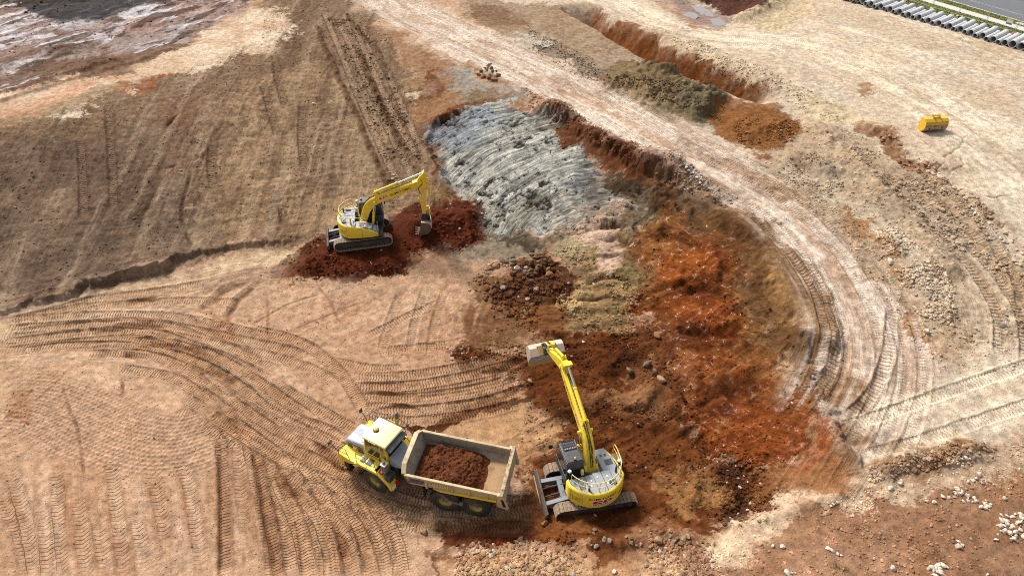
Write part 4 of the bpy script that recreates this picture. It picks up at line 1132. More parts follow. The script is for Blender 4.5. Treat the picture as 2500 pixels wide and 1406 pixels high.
# ================================================================== mesh building
class MB:
    """collects solids; build() links them as one mesh object"""
    def __init__(self):
        self.v = []; self.f = []; self.M = Matrix.Identity(4)
    def add(self, vs, fs):
        o = len(self.v)
        self.v += [tuple(self.M @ Vector(p)) for p in vs]
        self.f += [tuple(i + o for i in q) for q in fs]
        return self
    def box(self, x0, x1, y0, y1, z0, z1, M=None):
        vs = [Vector((x, y, z)) for z in (z0, z1) for y in (y0, y1) for x in (x0, x1)]
        if M is not None: vs = [M @ p for p in vs]
        return self.add(vs, [(0, 2, 3, 1), (4, 5, 7, 6), (0, 1, 5, 4), (2, 6, 7, 3), (0, 4, 6, 2), (1, 3, 7, 5)])
    def hexa(self, b, t):
        """solid from 4 bottom and 4 top corners (same winding, counter-clockwise from above)"""
        return self.add(list(b) + list(t), [(3, 2, 1, 0), (4, 5, 6, 7), (0, 1, 5, 4), (1, 2, 6, 5), (2, 3, 7, 6), (3, 0, 4, 7)])
    def prism(self, prof, lo, hi, axis='y'):
        """extrude a profile: axis y -> (x,z) profile, x -> (y,z), z -> (x,y)"""
        n = len(prof)
        def P(a, b, c):
            return (a, c, b) if axis == 'y' else ((c, a, b) if axis == 'x' else (a, b, c))
        vs = [P(a, b, lo) for a, b in prof] + [P(a, b, hi) for a, b in prof]
        fs = [tuple(range(n)), tuple(range(2 * n - 1, n - 1, -1))] + [(i, i + n, (i + 1) % n + n, (i + 1) % n) for i in range(n)]
        return self.add(vs, fs)
    def cyl(self, p0, p1, r, n=14, r1=None, caps=True):
        p0 = Vector(p0); p1 = Vector(p1); r1 = r if r1 is None else r1
        q = (p1 - p0).to_track_quat('Z', 'Y')
        vs = []
        for p, rad in ((p0, r), (p1, r1)):
            for k in range(n):
                a = 2 * math.pi * k / n
                vs.append(p + q @ Vector((math.cos(a) * rad, math.sin(a) * rad, 0)))
        fs = [(k, (k + 1) % n, (k + 1) % n + n, k + n) for k in range(n)]
        if caps: fs += [tuple(range(n - 1, -1, -1)), tuple(range(n, 2 * n))]
        return self.add(vs, fs)
    def tube(self, pts, r, n=6, smooth=0):
        P = [Vector(p) for p in pts]
        for _ in range(smooth):
            Q = [P[0]]
            for a, b in zip(P[:-1], P[1:]):
                Q += [a * .75 + b * .25, a * .25 + b * .75]
            P = Q + [P[-1]]
        vs = []; up = Vector((0, 0, 1))
        for i, p in enumerate(P):
            t = (P[min(i + 1, len(P) - 1)] - P[max(i - 1, 0)]).normalized()
            s = t.cross(up)
            if s.length < 0.05: s = t.cross(Vector((1, 0, 0)))
            s.normalize(); u = s.cross(t)
            for k in range(n):
                a = 2 * math.pi * k / n
                vs.append(p + s * math.cos(a) * r + u * math.sin(a) * r)
        fs = [(i * n + k, i * n + (k + 1) % n, (i + 1) * n + (k + 1) % n, (i + 1) * n + k) for i in range(len(P) - 1) for k in range(n)]
        fs += [tuple(range(n - 1, -1, -1)), tuple(range((len(P) - 1) * n, len(P) * n))]
        return self.add(vs, fs)
    def lathe(self, prof, origin, axis, n=24, close=False):
        """revolve (radius, height) about axis through origin"""
        q = Vector(axis).to_track_quat('Z', 'Y'); o = Vector(origin)
        vs = []; m = len(prof)
        for k in range(n):
            a = 2 * math.pi * k / n
            for r, h in prof:
                vs.append(o + q @ Vector((math.cos(a) * r, math.sin(a) * r, h)))
        fs = []
        for k in range(n):
            for j in range(m - 1 if not close else m):
                fs.append((k * m + j, ((k + 1) % n) * m + j, ((k + 1) % n) * m + (j + 1) % m, k * m + (j + 1) % m))
        return self.add(vs, fs)
    def ball(self, c, r, n=8):
        prof = [(max(1e-3, r * math.sin(math.pi * k / n)), -r * math.cos(math.pi * k / n)) for k in range(n + 1)]
        return self.lathe(prof, c, (0, 0, 1), 10)
    def mesh(self, name, mat, smooth=35):
        me = bpy.data.meshes.new(name)
        me.from_pydata(self.v, [], self.f)
        bm = bmesh.new(); bm.from_mesh(me)
        bmesh.ops.recalc_face_normals(bm, faces=bm.faces)
        bm.to_mesh(me); bm.free()
        if smooth:
            me.shade_smooth()
            me.set_sharp_from_angle(angle=math.radians(smooth))
        if mat is not None: me.materials.append(mat)
        return me
    def build(self, name, mat, parent=None, M=None, bevel=0.0, smooth=35, seg=2):
        o = bpy.data.objects.new(name, self.mesh(name, mat, smooth))
        link(o, parent)
        if M is not None: o.matrix_local = M
        if bevel > 0:
            b = o.modifiers.new("bevel", 'BEVEL'); b.width = bevel; b.segments = seg; b.limit_method = 'ANGLE'; b.angle_limit = math.radians(40)
            b.harden_normals = False
        return o

def place(name, me, parent, M):
    o = bpy.data.objects.new(name, me)
    link(o, parent); o.matrix_local = M
    return o

def T(x, y, z): return Matrix.Translation((x, y, z))
def R(a, ax): return Matrix.Rotation(a, 4, ax)
rad = math.radians

def letters(text, size, mat, parent, warp, bold=0.0, name="lettering", spacing=1.0, shear=0.0, depth=0.004, xs=1.0):
    """flat printed letters; warp maps (along, up, out) to the surface they sit on"""
    cu = bpy.data.curves.new(name, 'FONT')
    cu.body = text; cu.size = size; cu.align_x = 'CENTER'; cu.align_y = 'CENTER'
    cu.offset = bold; cu.space_character = spacing; cu.shear = shear; cu.resolution_u = 3
    tmp = bpy.data.objects.new(name, cu); COL.objects.link(tmp)
    dg = bpy.context.evaluated_depsgraph_get()
    me = bpy.data.meshes.new_from_object(tmp.evaluated_get(dg))
    bpy.data.objects.remove(tmp)
    for v in me.vertices:
        v.co = Vector(warp(v.co.x * xs, v.co.y, depth))
    me.materials.clear(); me.materials.append(mat)
    o = bpy.data.objects.new(name, me); link(o, parent)
    return o

def patch(name, quads, mat, parent, warp, depth=0.004, cuts=4):
    """flat printed shapes given as polygons in (along, up)"""
    vs = []; fs = []
    for q in quads:
        (ax, ay), (bx, by), (cx, cy), (dx, dy) = q
        o = len(vs)
        for k in range(cuts + 1):
            t = k / cuts
            vs.append(warp(ax + (bx - ax) * t, ay + (by - ay) * t, depth))
            vs.append(warp(dx + (cx - dx) * t, dy + (cy - dy) * t, depth))
        for k in range(cuts):
            fs.append((o + 2 * k, o + 2 * k + 2, o + 2 * k + 3, o + 2 * k + 1))
    me = bpy.data.meshes.new(name); me.from_pydata([tuple(v) for v in vs], [], fs); me.materials.append(mat)
    o = bpy.data.objects.new(name, me); link(o, parent)
    return o

# ------------------------------------------------------------------ machine materials
DUST = (0.36, 0.25, 0.16)
MUD = (0.12, 0.065, 0.035)
YEL = worn("yellow_paint", (0.80, 0.58, 0.035), dirt=(0.54, 0.39, 0.15), rough=0.36, amount=0.35, scale=1.6)
YELT = worn("truck_yellow_paint", (0.80, 0.57, 0.03), dirt=(0.46, 0.32, 0.15), rough=0.4, amount=0.4, scale=1.7)
CREAM = worn("sun_bleached_roof_paint", (0.80, 0.74, 0.36), dirt=(0.70, 0.62, 0.36), rough=0.4, amount=0.3, scale=1.3)
TRAYP = worn("scuffed_cream_paint", (0.50, 0.40, 0.22), dirt=(0.30, 0.225, 0.145), rough=0.6, amount=0.55, scale=1.5, bump=0.004)
TRAYIN = worn("scoured_tray_steel", (0.30, 0.26, 0.20), dirt=(0.17, 0.095, 0.05), rough=0.7, amount=0.55, scale=1.1, bump=0.006)
TRAYFLOOR = worn("soil_dusted_tray_floor", (0.33, 0.20, 0.10), dirt=(0.14, 0.065, 0.03), rough=0.85, amount=0.45, scale=1.6, bump=0.006)
RUST = worn("rusty_edge_steel", (0.42, 0.32, 0.20), dirt=(0.09, 0.04, 0.025), rough=0.7, amount=0.6, scale=3.5, bump=0.004)
GREY = worn("grey_deck_paint", (0.27, 0.29, 0.31), dirt=(0.40, 0.35, 0.29), rough=0.5, amount=0.3, scale=1.6)
HOOD = worn("grey_hood_paint", (0.29, 0.34, 0.39), dirt=(0.42, 0.39, 0.34), rough=0.45, amount=0.35, scale=1.2)
DGREY = worn("dark_grey_paint", (0.045, 0.052, 0.06), dirt=(0.16, 0.12, 0.09), rough=0.45, amount=0.3, scale=2.0)
BLACK = worn("black_steel", (0.012, 0.012, 0.013), dirt=(0.07, 0.045, 0.03), rough=0.5, amount=0.4, scale=2.0)
FRAME = worn("muddy_frame_steel", (0.035, 0.033, 0.032), dirt=(0.11, 0.065, 0.038), rough=0.7, amount=0.6, scale=2.4)
ARMG = worn("blade_arm_grey_paint", (0.16, 0.18, 0.195), dirt=(0.22, 0.15, 0.10), rough=0.55, amount=0.4, scale=2.0)
BLADEM = worn("worn_blade_steel", (0.10, 0.07, 0.05), dirt=(0.06, 0.038, 0.026), rough=0.6, amount=0.5, scale=2.2, bump=0.004)
TRACKM = worn("caked_track_steel", (0.30, 0.215, 0.145), dirt=(0.12, 0.08, 0.055), rough=0.8, amount=0.45, scale=4.0, bump=0.004)
TYRE = worn("muddy_tyre_rubber", (0.030, 0.026, 0.022), dirt=(0.115, 0.075, 0.045), rough=0.85, amount=0.55, scale=2.4, bump=0.006)
RIM = worn("rim_paint", (0.62, 0.44, 0.05), dirt=(0.22, 0.15, 0.09), rough=0.6, amount=0.65, scale=3.5)
HUB = worn("hub_steel", (0.20, 0.19, 0.175), dirt=(0.12, 0.08, 0.05), rough=0.55, amount=0.5, scale=5)
CHROME = principled("cylinder_rod_chrome", (0.72, 0.73, 0.75), 0.18, 1.0)
GLASS = principled("tinted_cab_glass", (0.02, 0.028, 0.03), 0.06, 0.0, 0.8)
SEATM = principled("dark_seat_fabric", (0.02, 0.022, 0.025), 0.9)
RAILY = worn("yellow_rail_paint", (0.80, 0.60, 0.16), dirt=(0.6, 0.5, 0.3), rough=0.4, amount=0.2, scale=3)
WHITE = worn("white_paint", (0.80, 0.80, 0.78), dirt=(0.6, 0.55, 0.48), rough=0.4, amount=0.15, scale=4)
REDP = principled("red_print", (0.55, 0.012, 0.025), 0.4)
BLUEP = principled("dark_blue_print", (0.03, 0.035, 0.13), 0.4)
BLACKP = principled("black_print", (0.012, 0.012, 0.012), 0.45)
AMBER = principled("amber_lens", (0.85, 0.38, 0.02), 0.2)
REDL = principled("red_lens", (0.45, 0.01, 0.01), 0.2)
HOSE = principled("black_hose_rubber", (0.012, 0.012, 0.012), 0.6)
BUCK = worn("worn_bucket_steel", (0.50, 0.42, 0.34), dirt=(0.38, 0.25, 0.13), rough=0.5, metal=0.1, amount=0.5, scale=1.8, bump=0.004)
BUCKO = worn("orange_worn_bucket_paint", (0.50, 0.29, 0.06), dirt=(0.36, 0.24, 0.13), rough=0.55, amount=0.5, scale=2.5)
BUCKD = worn("muddy_bucket_steel", (0.14, 0.085, 0.055), dirt=(0.07, 0.035, 0.02), rough=0.75, amount=0.5, scale=2.5)
# ================================================================== excavators
def make_bucket(mb, width, r=0.62, open_w=1.15):
    """thick shell of an excavator bucket: pivot pins at the origin, mouth along +X when hanging; returns tooth line"""
    # side profile (x forward/mouth, z): pins on top, curved back, floor to the lip
    outer = [(0.30, -0.02), (-0.20, -0.02), (-0.42, -0.20), (-0.52, -0.50), (-0.46, -0.82), (-0.24, -1.05), (0.10, -1.16), (0.50, -1.17)]
    inner = [(0.50, -1.13), (0.10, -1.12), (-0.21, -1.01), (-0.42, -0.80), (-0.475, -0.50), (-0.385, -0.23), (-0.18, -0.06), (0.30, -0.06)]
    mb.prism(outer + inner, -width / 2, width / 2)
    side = [(0.30, -0.02), (-0.20, -0.02), (-0.42, -0.20), (-0.52, -0.50), (-0.46, -0.82), (-0.24, -1.05), (0.10, -1.16), (0.50, -1.17), (0.36, -0.6)]
    mb.prism(side, -width / 2 - 0.03, -width / 2); mb.prism(side, width / 2, width / 2 + 0.03)
    return (0.50, -1.15)

def excavator(loc, chassis_yaw, slew, boom_a, stick_a, bucket_a, bucket_kind, label, tilt=(0, 0), logo_side=True):
    E = empty("excavator", loc)
    E.rotation_euler = (tilt[0], tilt[1], chassis_yaw)
    tag(E, label, "excavator", "excavators in the pit")
    # ---------------- undercarriage (x along the tracks, blade at -x)
    for s in (-1, 1):
        yc = s * 1.28
        mb = MB()
        mb.box(-1.75, 1.75, yc - 0.19, yc + 0.19, 0.26, 0.66)
        mb.box(-1.5, 1.5, yc + s * 0.19 - 0.02, yc + s * 0.19 + 0.02, 0.30, 0.56)
        track = mb.build("track", FRAME, E, bevel=0.02)
        idler = MB().cyl((-1.80, yc - 0.15, 0.47), (-1.80, yc + 0.15, 0.47), 0.36, 20).cyl((-1.80, yc - 0.2, 0.47), (-1.80, yc + 0.2, 0.47), 0.12, 12)
        idler.build("idler", FRAME, track, bevel=0.02)
        sp = MB().cyl((1.80, yc - 0.10, 0.47), (1.80, yc + 0.10, 0.47), 0.36, 20).cyl((1.80, yc - 0.23, 0.47), (1.80, yc + 0.23, 0.47), 0.22, 16)
        sp.build("sprocket", FRAME, track, bevel=0.02)
        for k in range(7):
            x = -1.35 + 0.45 * k
            MB().cyl((x, yc - 0.17, 0.20), (x, yc + 0.17, 0.20), 0.10, 10).build("roller", FRAME, track)
        # shoes round the loop
        shoe = MB()
        shoe.box(-0.094, 0.094, -0.30, 0.30, 0.0, 0.025)
        for gx in (-0.07, 0.0, 0.07):
            shoe.box(gx - 0.012, gx + 0.012, -0.30, 0.30, 0.025, 0.055)
        shoe.box(-0.07, 0.07, -0.12, 0.12, -0.06, 0.0)
        sm = shoe.mesh("track_shoe", TRACKM, 0)
        rr = 0.41; half = 1.80
        per = 2 * (2 * half) + 2 * math.pi * rr
        n = 48
        for k in range(n):
            d = per * (k + 0.5) / n
            if d < 2 * half:
                x, z, a = -half + d, 0.47 + rr, 0
                z -= 0.03 * math.sin(math.pi * d / (2 * half))
            elif d < 2 * half + math.pi * rr:
                t = (d - 2 * half) / rr; x, z, a = half + rr * math.sin(t), 0.47 + rr * math.cos(t), t
            elif d < 4 * half + math.pi * rr:
                x, z, a = half - (d - 2 * half - math.pi * rr), 0.47 - rr, math.pi
            else:
                t = (d - 4 * half - math.pi * rr) / rr; x, z, a = -half - rr * math.sin(t), 0.47 - rr * math.cos(t), math.pi + t
            place("track_shoe", sm, track, T(x, yc, z) @ R(a, 'Y'))
    mb = MB()
    mb.prism([(-1.0, -0.55), (1.0, -0.55), (1.0, 0.55), (-1.0, 0.55)], 0.42, 0.80, 'z')
    for s in (-1, 1):
        for q in (-1, 1):
            mb.hexa([(q * 0.55, s * 0.4, .45), (q * 0.95, s * 0.4, .45), (q * 1.25, s * 1.12, .38), (q * 0.85, s * 1.12, .38)] if q * s > 0 else [(q * 0.95, s * 0.4, .45), (q * 0.55, s * 0.4, .45), (q * 0.85, s * 1.12, .38), (q * 1.25, s * 1.12, .38)],
                    [(q * 0.55, s * 0.4, .78), (q * 0.95, s * 0.4, .78), (q * 1.25, s * 1.12, .62), (q * 0.85, s * 1.12, .62)] if q * s > 0 else [(q * 0.95, s * 0.4, .78), (q * 0.55, s * 0.4, .78), (q * 0.85, s * 1.12, .62), (q * 1.25, s * 1.12, .62)])
    mb.build("car_body", FRAME, E, bevel=0.03)
    MB().cyl((0, 0, 0.78), (0, 0, 1.02), 0.62, 28).build("slew_ring", BLACK, E)
    # dozer blade
    arms = MB()
    for s in (-1, 1):
        arms.hexa([(-2.66, s * 0.72 - .13, .30), (-0.95, s * 0.62 - .13, .40), (-0.95, s * 0.62 + .13, .40), (-2.66, s * 0.72 + .13, .30)],
                  [(-2.66, s * 0.72 - .13, .58), (-0.95, s * 0.62 - .13, .82), (-0.95, s * 0.62 + .13, .82), (-2.66, s * 0.72 + .13, .58)])
    arms.box(-1.75, -1.45, -0.6, 0.6, .46, .72)
    arms.build("blade_arm", ARMG, E, bevel=0.025)
    bl = MB()
    prof = [(-2.62, .02), (-2.70, .10), (-2.73, .36), (-2.68, .60), (-2.61, .69), (-2.68, .71), (-2.77, .60), (-2.82, .36), (-2.79, .08), (-2.76, .0)]
    bl.prism(prof, -1.47, 1.47)
    bl.box(-2.70, -2.60, -1.42, 1.42, .28, .38)
    blade = bl.build("dozer_blade", BLADEM, E, bevel=0.01)
    MB().box(-2.84, -2.79, -1.48, 1.48, -0.02, .12).build("cutting_edge", RUST, blade)
    for s in (-1, 1):
        MB().cyl((-1.1, s * 0.25, .72), (-2.2, s * 0.25, .60), .06, 10).cyl((-2.2, s * .25, .60), (-2.66, s * .25, .46), .035, 8).build("blade_cylinder", FRAME, E)
    # ---------------- upper structure (x = boom direction), part matrices relative to the machine
    U = R(slew, 'Z')
    MB().prism([(1.75, -1.40), (1.75, 0.40), (1.70, 1.40), (-0.6, 1.45), (-1.35, 1.0), (-1.62, 0.3), (-1.62, -0.3), (-1.35, -1.0), (-0.6, -1.45)], 1.00, 1.14, 'z').build("turntable_deck", BLACK, E, U, bevel=0.02)
    RT = 1.74; hwid = 1.56
    a0 = math.asin(hwid / RT)
    out = [(1.45, -1.42), (0.9, -1.50), (0.2, -1.555)]
    na = 34
    for k in range(na + 1):
        a = -a0 + 2 * a0 * k / na
        out.append((-RT * math.cos(a), RT * math.sin(a)))
    out += [(-0.35, 1.555)]
    def topz(x, y):
        t = 2.14
        if y < 0 and x > -0.7:
            q = min(1, (x + 0.7) / 2.15)
            t -= 0.72 * (q ** 1.6)
        if y > 0 and x > -0.8: t -= 0.10 * (x + 0.8)
        return t
    def botz(x, y): return 1.02 if x > -0.9 else 1.00
    rings = []
    for j, (ins, fz) in enumerate([(0.07, 0.0), (0.0, 0.07), (0.0, -0.16), (0.02, -0.06), (0.07, -0.01), (0.14, 0.0), (0.15, -0.05)]):
        ring = []
        for (x, y) in out:
            l = math.hypot(x, y)
            k = 1 - ins / l
            z = (botz(x, y) + fz) if j < 2 else topz(x, y) + fz
            ring.append((x * k, y * k, z))
        rings.append(ring)
    vs = [p for r_ in rings for p in r_]; m = len(out); fs = []
    for j in range(len(rings) - 1):
        for i in range(m - 1):
            fs.append((j * m + i, j * m + i + 1, (j + 1) * m + i + 1, (j + 1) * m + i))
    shell = MB().add(vs, fs).build("counterweight", YEL, E, U, smooth=40)
    so = shell.modifiers.new("thickness", 'SOLIDIFY'); so.thickness = 0.02; so.offset = -1
    for v_ in (): pass
    # seams between tail and side doors, louvres
    def on_tail(ang0, z0, R_=RT):
        def f(x, y, d):
            a = ang0 + x / R_
            return (-(R_ + d) * math.cos(a), (R_ + d) * math.sin(a), z0 + y)
        return f
    # seen from behind, +along must run to the viewer's right, i.e. towards -y
    def tail_print(ang0, z0):
        def f(x, y, d):
            a = ang0 - x / RT
            return (-(RT + d) * math.cos(a), (RT + d) * math.sin(a), z0 + y)
        return f
    letters("SUMITOMO", 0.25, BLACKP, shell, tail_print(-0.02, 1.79), bold=0.003, spacing=1.10, xs=1.15)
    def logo(f, k, parent):
        """red slanted emblem of two block letters, white keyline, small dark wording below"""
        def S(q): return [(x * k, y * k) for x, y in q]
        def bar(x0, x1, y0, y1): sl = 0.35; return S([(x0 + sl * y0, y0), (x1 + sl * y0, y0), (x1 + sl * y1, y1), (x0 + sl * y1, y1)])
        patch("emblem_backing", [bar(-.56, .56, -.10, .20), bar(-.50, .44, -.20, -.09)], WHITE, parent, f, 0.003, 8)
        patch("emblem_letters", [bar(-.53, -.33, -.075, .175), bar(-.33, -.04, .075, .175), bar(-.33, -.04, -.075, .025),
                                 bar(.02, .20, -.075, .175), bar(.20, .40, .10, .175), bar(.20, .40, -.075, .0), bar(.38, .54, -.055, .155)], REDP, parent, f, 0.006, 4)
        patch("emblem_wording", [bar(-.44, -.36, -.18, -.12), bar(-.33, -.22, -.18, -.12), bar(-.19, -.10, -.18, -.12), bar(-.07, .06, -.18, -.12), bar(.09, .17, -.18, -.12), bar(.21, .36, -.18, -.12)], BLUEP, parent, f, 0.007, 2)
        letters("CIVIL", 0.07 * k, WHITE, parent, lambda x, y, d: f(x - .15 * k, y + .05 * k, d), name="emblem_small_lettering", depth=0.009)
    logo(tail_print(0.0, 1.47), 1.0, shell)
    for s in (-1, 1):
        g = MB()
        f = on_tail(s * 0.78, 1.52)
        for j in range(6):
            zz = -0.16 + 0.06 * j
            for q in range(4):
                x0 = -0.22 + 0.11 * q
                p = [f(x0, zz, .004), f(x0 + .11, zz, .004), f(x0 + .11, zz + .03, .02), f(x0, zz + .03, .02)]
                g.add(p, [(0, 1, 2, 3)])
        g.build("louvre", YEL, E, U, smooth=0)
        rim = MB().tube([f(-.28, -.22, .01), f(0, -.22, .01), f(.28, -.22, .01), f(.28, .24, .01), f(0, .24, .01), f(-.28, .24, .01), f(-.28, -.22, .01)], 0.012, 4)
        rim.build("louvre_frame", YEL, E, U)
        MB().tube([f(.42 * s, -.45, .003), f(.42 * s, .5, .003)], 0.006, 4).build("panel_seam", BLACKP, E, U)
    MB().tube([(0.25, -1.558, 1.05), (0.25, -1.558, 1.98)], 0.006, 4).build("panel_seam", BLACKP, E, U)
    # small warning stickers on the tail
    for a, w_ in ((0.62, WHITE), (-0.66, WHITE)):
        patch("warning_sticker", [[(-.05, -.05), (.05, -.05), (.05, .05), (-.05, .05)]], w_, shell, tail_print(a, 1.92), 0.004, 1)
        patch("warning_sticker_print", [[(-.02, -.02), (.02, -.02), (.02, .03), (-.02, .03)]], BLACKP, shell, tail_print(a, 1.92), 0.007, 1)
    # engine hood: radial grey plates
    nplate = 6
    def inner_r(a): return RT - 0.15
    edges = [-a0 * 0.97 + 2 * a0 * 0.97 * k / nplate for k in range(nplate + 1)]
    lim = -0.30
    ypl = [-1.40, -0.86, -0.38, 0.10, 0.55, 0.98, 1.40]
    for k in range(nplate):
        ya, yb = ypl[k] + 0.012, ypl[k + 1] - 0.012
        prof = []
        for q in range(6):
            y = ya + (yb - ya) * q / 5
            prof.append((-math.sqrt(max(0.05, inner_r(0) ** 2 - y * y)), y))
        front = -0.25 if k < 1 else (-0.38 if k >= 3 else -0.32)
        prof += [(front, yb), (front, ya)]
        MB().prism(prof, 1.98, 2.09 + 0.012 * (k % 2), 'z').build("hood_plate", GREY, E, U, bevel=0.012)
    for (x, y) in [(-.7, -.6), (-.6, -.1), (-.75, .3), (-.6, .75), (-1.1, -.5), (-1.05, .4)]:
        MB().box(x - .05, x + .05, y - .035, y + .035, 2.09, 2.125).build("hood_latch", WHITE, E, U)
    vents = MB()
    for k in range(7): vents.box(-1.15, -0.75, .74 + .045 * k, .76 + .045 * k, 2.095, 2.112)
    vents.build("hood_vent", BLACK, E, U)
    MB().box(-1.25, -1.0, -.95, -.75, 2.09, 2.17).cyl((-1.12, -.62, 2.08), (-1.12, -.62, 2.22), .07, 12).build("hood_bracket", DGREY, E, U, bevel=0.01)
    # exhaust stacks
    for (x, y, h) in ((-0.55, -1.15, .55), (-1.28, .62, .40)):
        MB().cyl((x, y, 2.05), (x, y, 2.05 + h), .055, 12).build("exhaust_stack", BLACK, E, U)
    # right-hand tank and steps
    MB().hexa([(-.28, -1.40, 1.14), (1.45, -1.36, 1.14), (1.45, -.56, 1.14), (-.28, -.56, 1.14)], [(-.28, -1.40, 1.98), (.55, -1.38, 1.98), (.55, -.56, 1.98), (-.28, -.56, 1.98)]).build("fuel_tank_deck", GREY, E, U, bevel=0.03)
    MB().box(.50, 1.42, -1.30, -.62, 1.14, 1.62).box(.50, .98, -1.30, -.62, 1.60, 1.80).build("tool_box_steps", GREY, E, U, bevel=0.03)
    MB().box(.05, .40, -1.25, -.85, 1.985, 2.0).build("deck_hatch", DGREY, E, U)
    for y in (-1.1, -.85): MB().box(.58, .90, y - .06, y + .06, 1.80, 1.812).build("step_grip", DGREY, E, U)
    # ---------------- cab (left of the boom)
    cab = MB()
    cx0, cx1, cy0, cy1 = -0.05, 1.72, 0.46, 1.46
    cab.box(cx0, cx1, cy0, cy1, 1.12, 1.72)
    cab.prism([(cx0, 1.72), (cx1, 1.72), (cx1 + .05, 1.95), (cx1 - .05, 2.55), (cx1 - .32, 2.90), (cx0 + .05, 2.94), (cx0 - .02, 2.5)], cy0 + .03, cy1 - .03)
    cabo = cab.build("cab", DGREY, E, U, bevel=0.05, seg=3)
    side = [(cx0 + .12, 1.78), (cx1 - .12, 1.78), (cx1 - .02, 1.98), (cx1 - .13, 2.50), (cx1 - .38, 2.80), (cx0 + .14, 2.82)]
    MB().prism(side, cy1 - .03, cy1 - .022).build("side_window", GLASS, cabo)
    MB().prism(side, cy0 + .022, cy0 + .03).build("side_window", GLASS, cabo)
    def fr(p, q, y0, y1):
        d = Vector((q[1] - p[1], 0, -(q[0] - p[0]))).normalized() * 0.008
        P0 = Vector((p[0], 0, p[1])) + d; Q0 = Vector((q[0], 0, q[1])) + d
        return MB().add([(P0.x, y0, P0.z), (P0.x, y1, P0.z), (Q0.x, y1, Q0.z), (Q0.x, y0, Q0.z)], [(0, 1, 2, 3)])
    fr((cx1 + .045, 2.0), (cx1 - .045, 2.5), cy0 + .12, cy1 - .12).build("windscreen", GLASS, cabo)
    fr((cx1 - .07, 2.58), (cx1 - .30, 2.875), cy0 + .12, cy1 - .12).build("roof_window", GLASS, cabo)
    MB().box(cx0 - .035, cx0 - .02, cy0 + .12, cy1 - .12, 1.95, 2.45).build("rear_window", GLASS, cabo)
    # roof plate with guard bars over the front half
    MB().box(cx0 + .1, .75, cy0 + .10, cy1 - .10, 2.93, 2.975).build("roof_panel", DGREY, cabo, bevel=0.02)
    for yy in (cy0 + .10, cy1 - .10):
        MB().tube([(.72, yy, 2.97), (1.35, yy, 3.02), (1.72, yy, 2.62), (1.78, yy, 2.5)], 0.025, 5).build("guard_rail", DGREY, cabo)
    for k in range(7):
        yy = cy0 + .20 + k * .10
        MB().tube([(.75, yy, 2.99), (1.35, yy, 3.03), (1.72, yy, 2.63)], 0.011, 4).build("guard_bar", BLACK, cabo)
    for k in range(4):
        x = .80 + .18 * k
        MB().tube([(x, cy0 + .1, 2.99 + .01 * k), (x, cy1 - .1, 2.99 + .01 * k)], 0.014, 4).build("guard_bar", BLACK, cabo)
    for k in range(5):
        MB().box(.86, .98, cy0 + .16 + .14 * k, cy0 + .26 + .14 * k, 2.96, 2.985).build("sunshade_slat", WHITE if False else principled("faded_sunshade_%d" % k, (.30, .24, .24), .8), cabo)
    MB().box(.55, 1.0, .75, 1.15, 1.6, 1.75).box(.5, .62, .75, 1.15, 1.75, 2.4).build("driver_seat", SEATM, cabo)
    MB().cyl((.15, .95, 2.97), (.15, .95, 3.04), .075, 12).build("beacon_base", BLACK, cabo)
    MB().cyl((.15, .95, 3.04), (.15, .95, 3.16), .06, 12, .045).build("beacon", AMBER, cabo)
    # work lamps and aerial domes on the rear corners
    for (x, y) in ((-.25, 1.36), (-.30, -1.40)):
        MB().cyl((x, y, 2.0), (x, y, 2.62), .02, 6).build("lamp_post", BLACK, E, U)
        MB().cyl((x, y, 2.62), (x, y, 2.70), .115, 16, .09).build("receiver_dome", WHITE, E, U, bevel=0.02)
    MB().box(-.30, -.16, .56, .70, 2.1, 2.45).build("beacon_post", RAILY, E, U)
    MB().cyl((.55, -1.42, 2.25), (.55, -1.42, 2.33), .06, 10).build("stop_lamp", REDL, E, U)
    # handrails: two curved tubes and posts
    def rail(z, rr_, a_from, a_to, tail=None):
        pts = []
        for k in range(22):
            a = a_from + (a_to - a_from) * k / 21
            pts.append((-rr_ * math.cos(a), rr_ * math.sin(a), z))
        if tail: pts += tail
        return pts
    MB().tube(rail(2.86, 1.50, 1.15, -1.25, [(.2, -1.50, 2.86), (.62, -1.50, 2.80), (.70, -1.50, 2.60), (.70, -1.48, 1.95)]), .024, 6).build("handrail", RAILY, E, U)
    MB().tube(rail(2.48, 1.52, 1.15, -1.25, [(.2, -1.51, 2.48), (.66, -1.50, 2.44)]), .020, 6).build("handrail", RAILY, E, U)
    for a in (1.15, .6, .1, -.12, -.55, -.95, -1.25):
        MB().tube([(-1.54 * math.cos(a), 1.54 * math.sin(a), 2.08), (-1.50 * math.cos(a), 1.50 * math.sin(a), 2.86)], .02, 6).build("rail_post", RAILY, E, U)
    MB().tube([(.2, -1.50, 1.95), (.2, -1.50, 2.86)], .02, 6).build("rail_post", RAILY, E, U)
    # mirror on the right front corner and by the cab
    MB().tube([(1.35, -1.30, 1.6), (1.40, -1.34, 2.25), (1.50, -1.40, 2.30)], .014, 5).build("mirror_arm", BLACK, E, U)
    MB().box(1.46, 1.52, -1.52, -1.34, 2.16, 2.42).build("mirror", DGREY, E, U, bevel=0.02)
    MB().tube([(1.70, 1.44, 2.1), (1.85, 1.68, 2.2)], .014, 5).box(1.82, 1.88, 1.60, 1.80, 2.05, 2.35).build("mirror", BLACK, E, U)
    # ---------------- boom, stick, bucket in the machine's fore-aft plane
    foot = Vector((0.22, -0.05, 1.80)); LB = 5.70; LS = 2.92
    BM = U @ T(*foot) @ R(-boom_a, 'Y')
    up = [(-0.22, .10), (0.0, .22), (.45, .56), (.95, .92), (1.4, 1.08), (1.8, 1.10), (2.6, .98), (4.3, .54), (5.45, .22), (5.78, .17)]
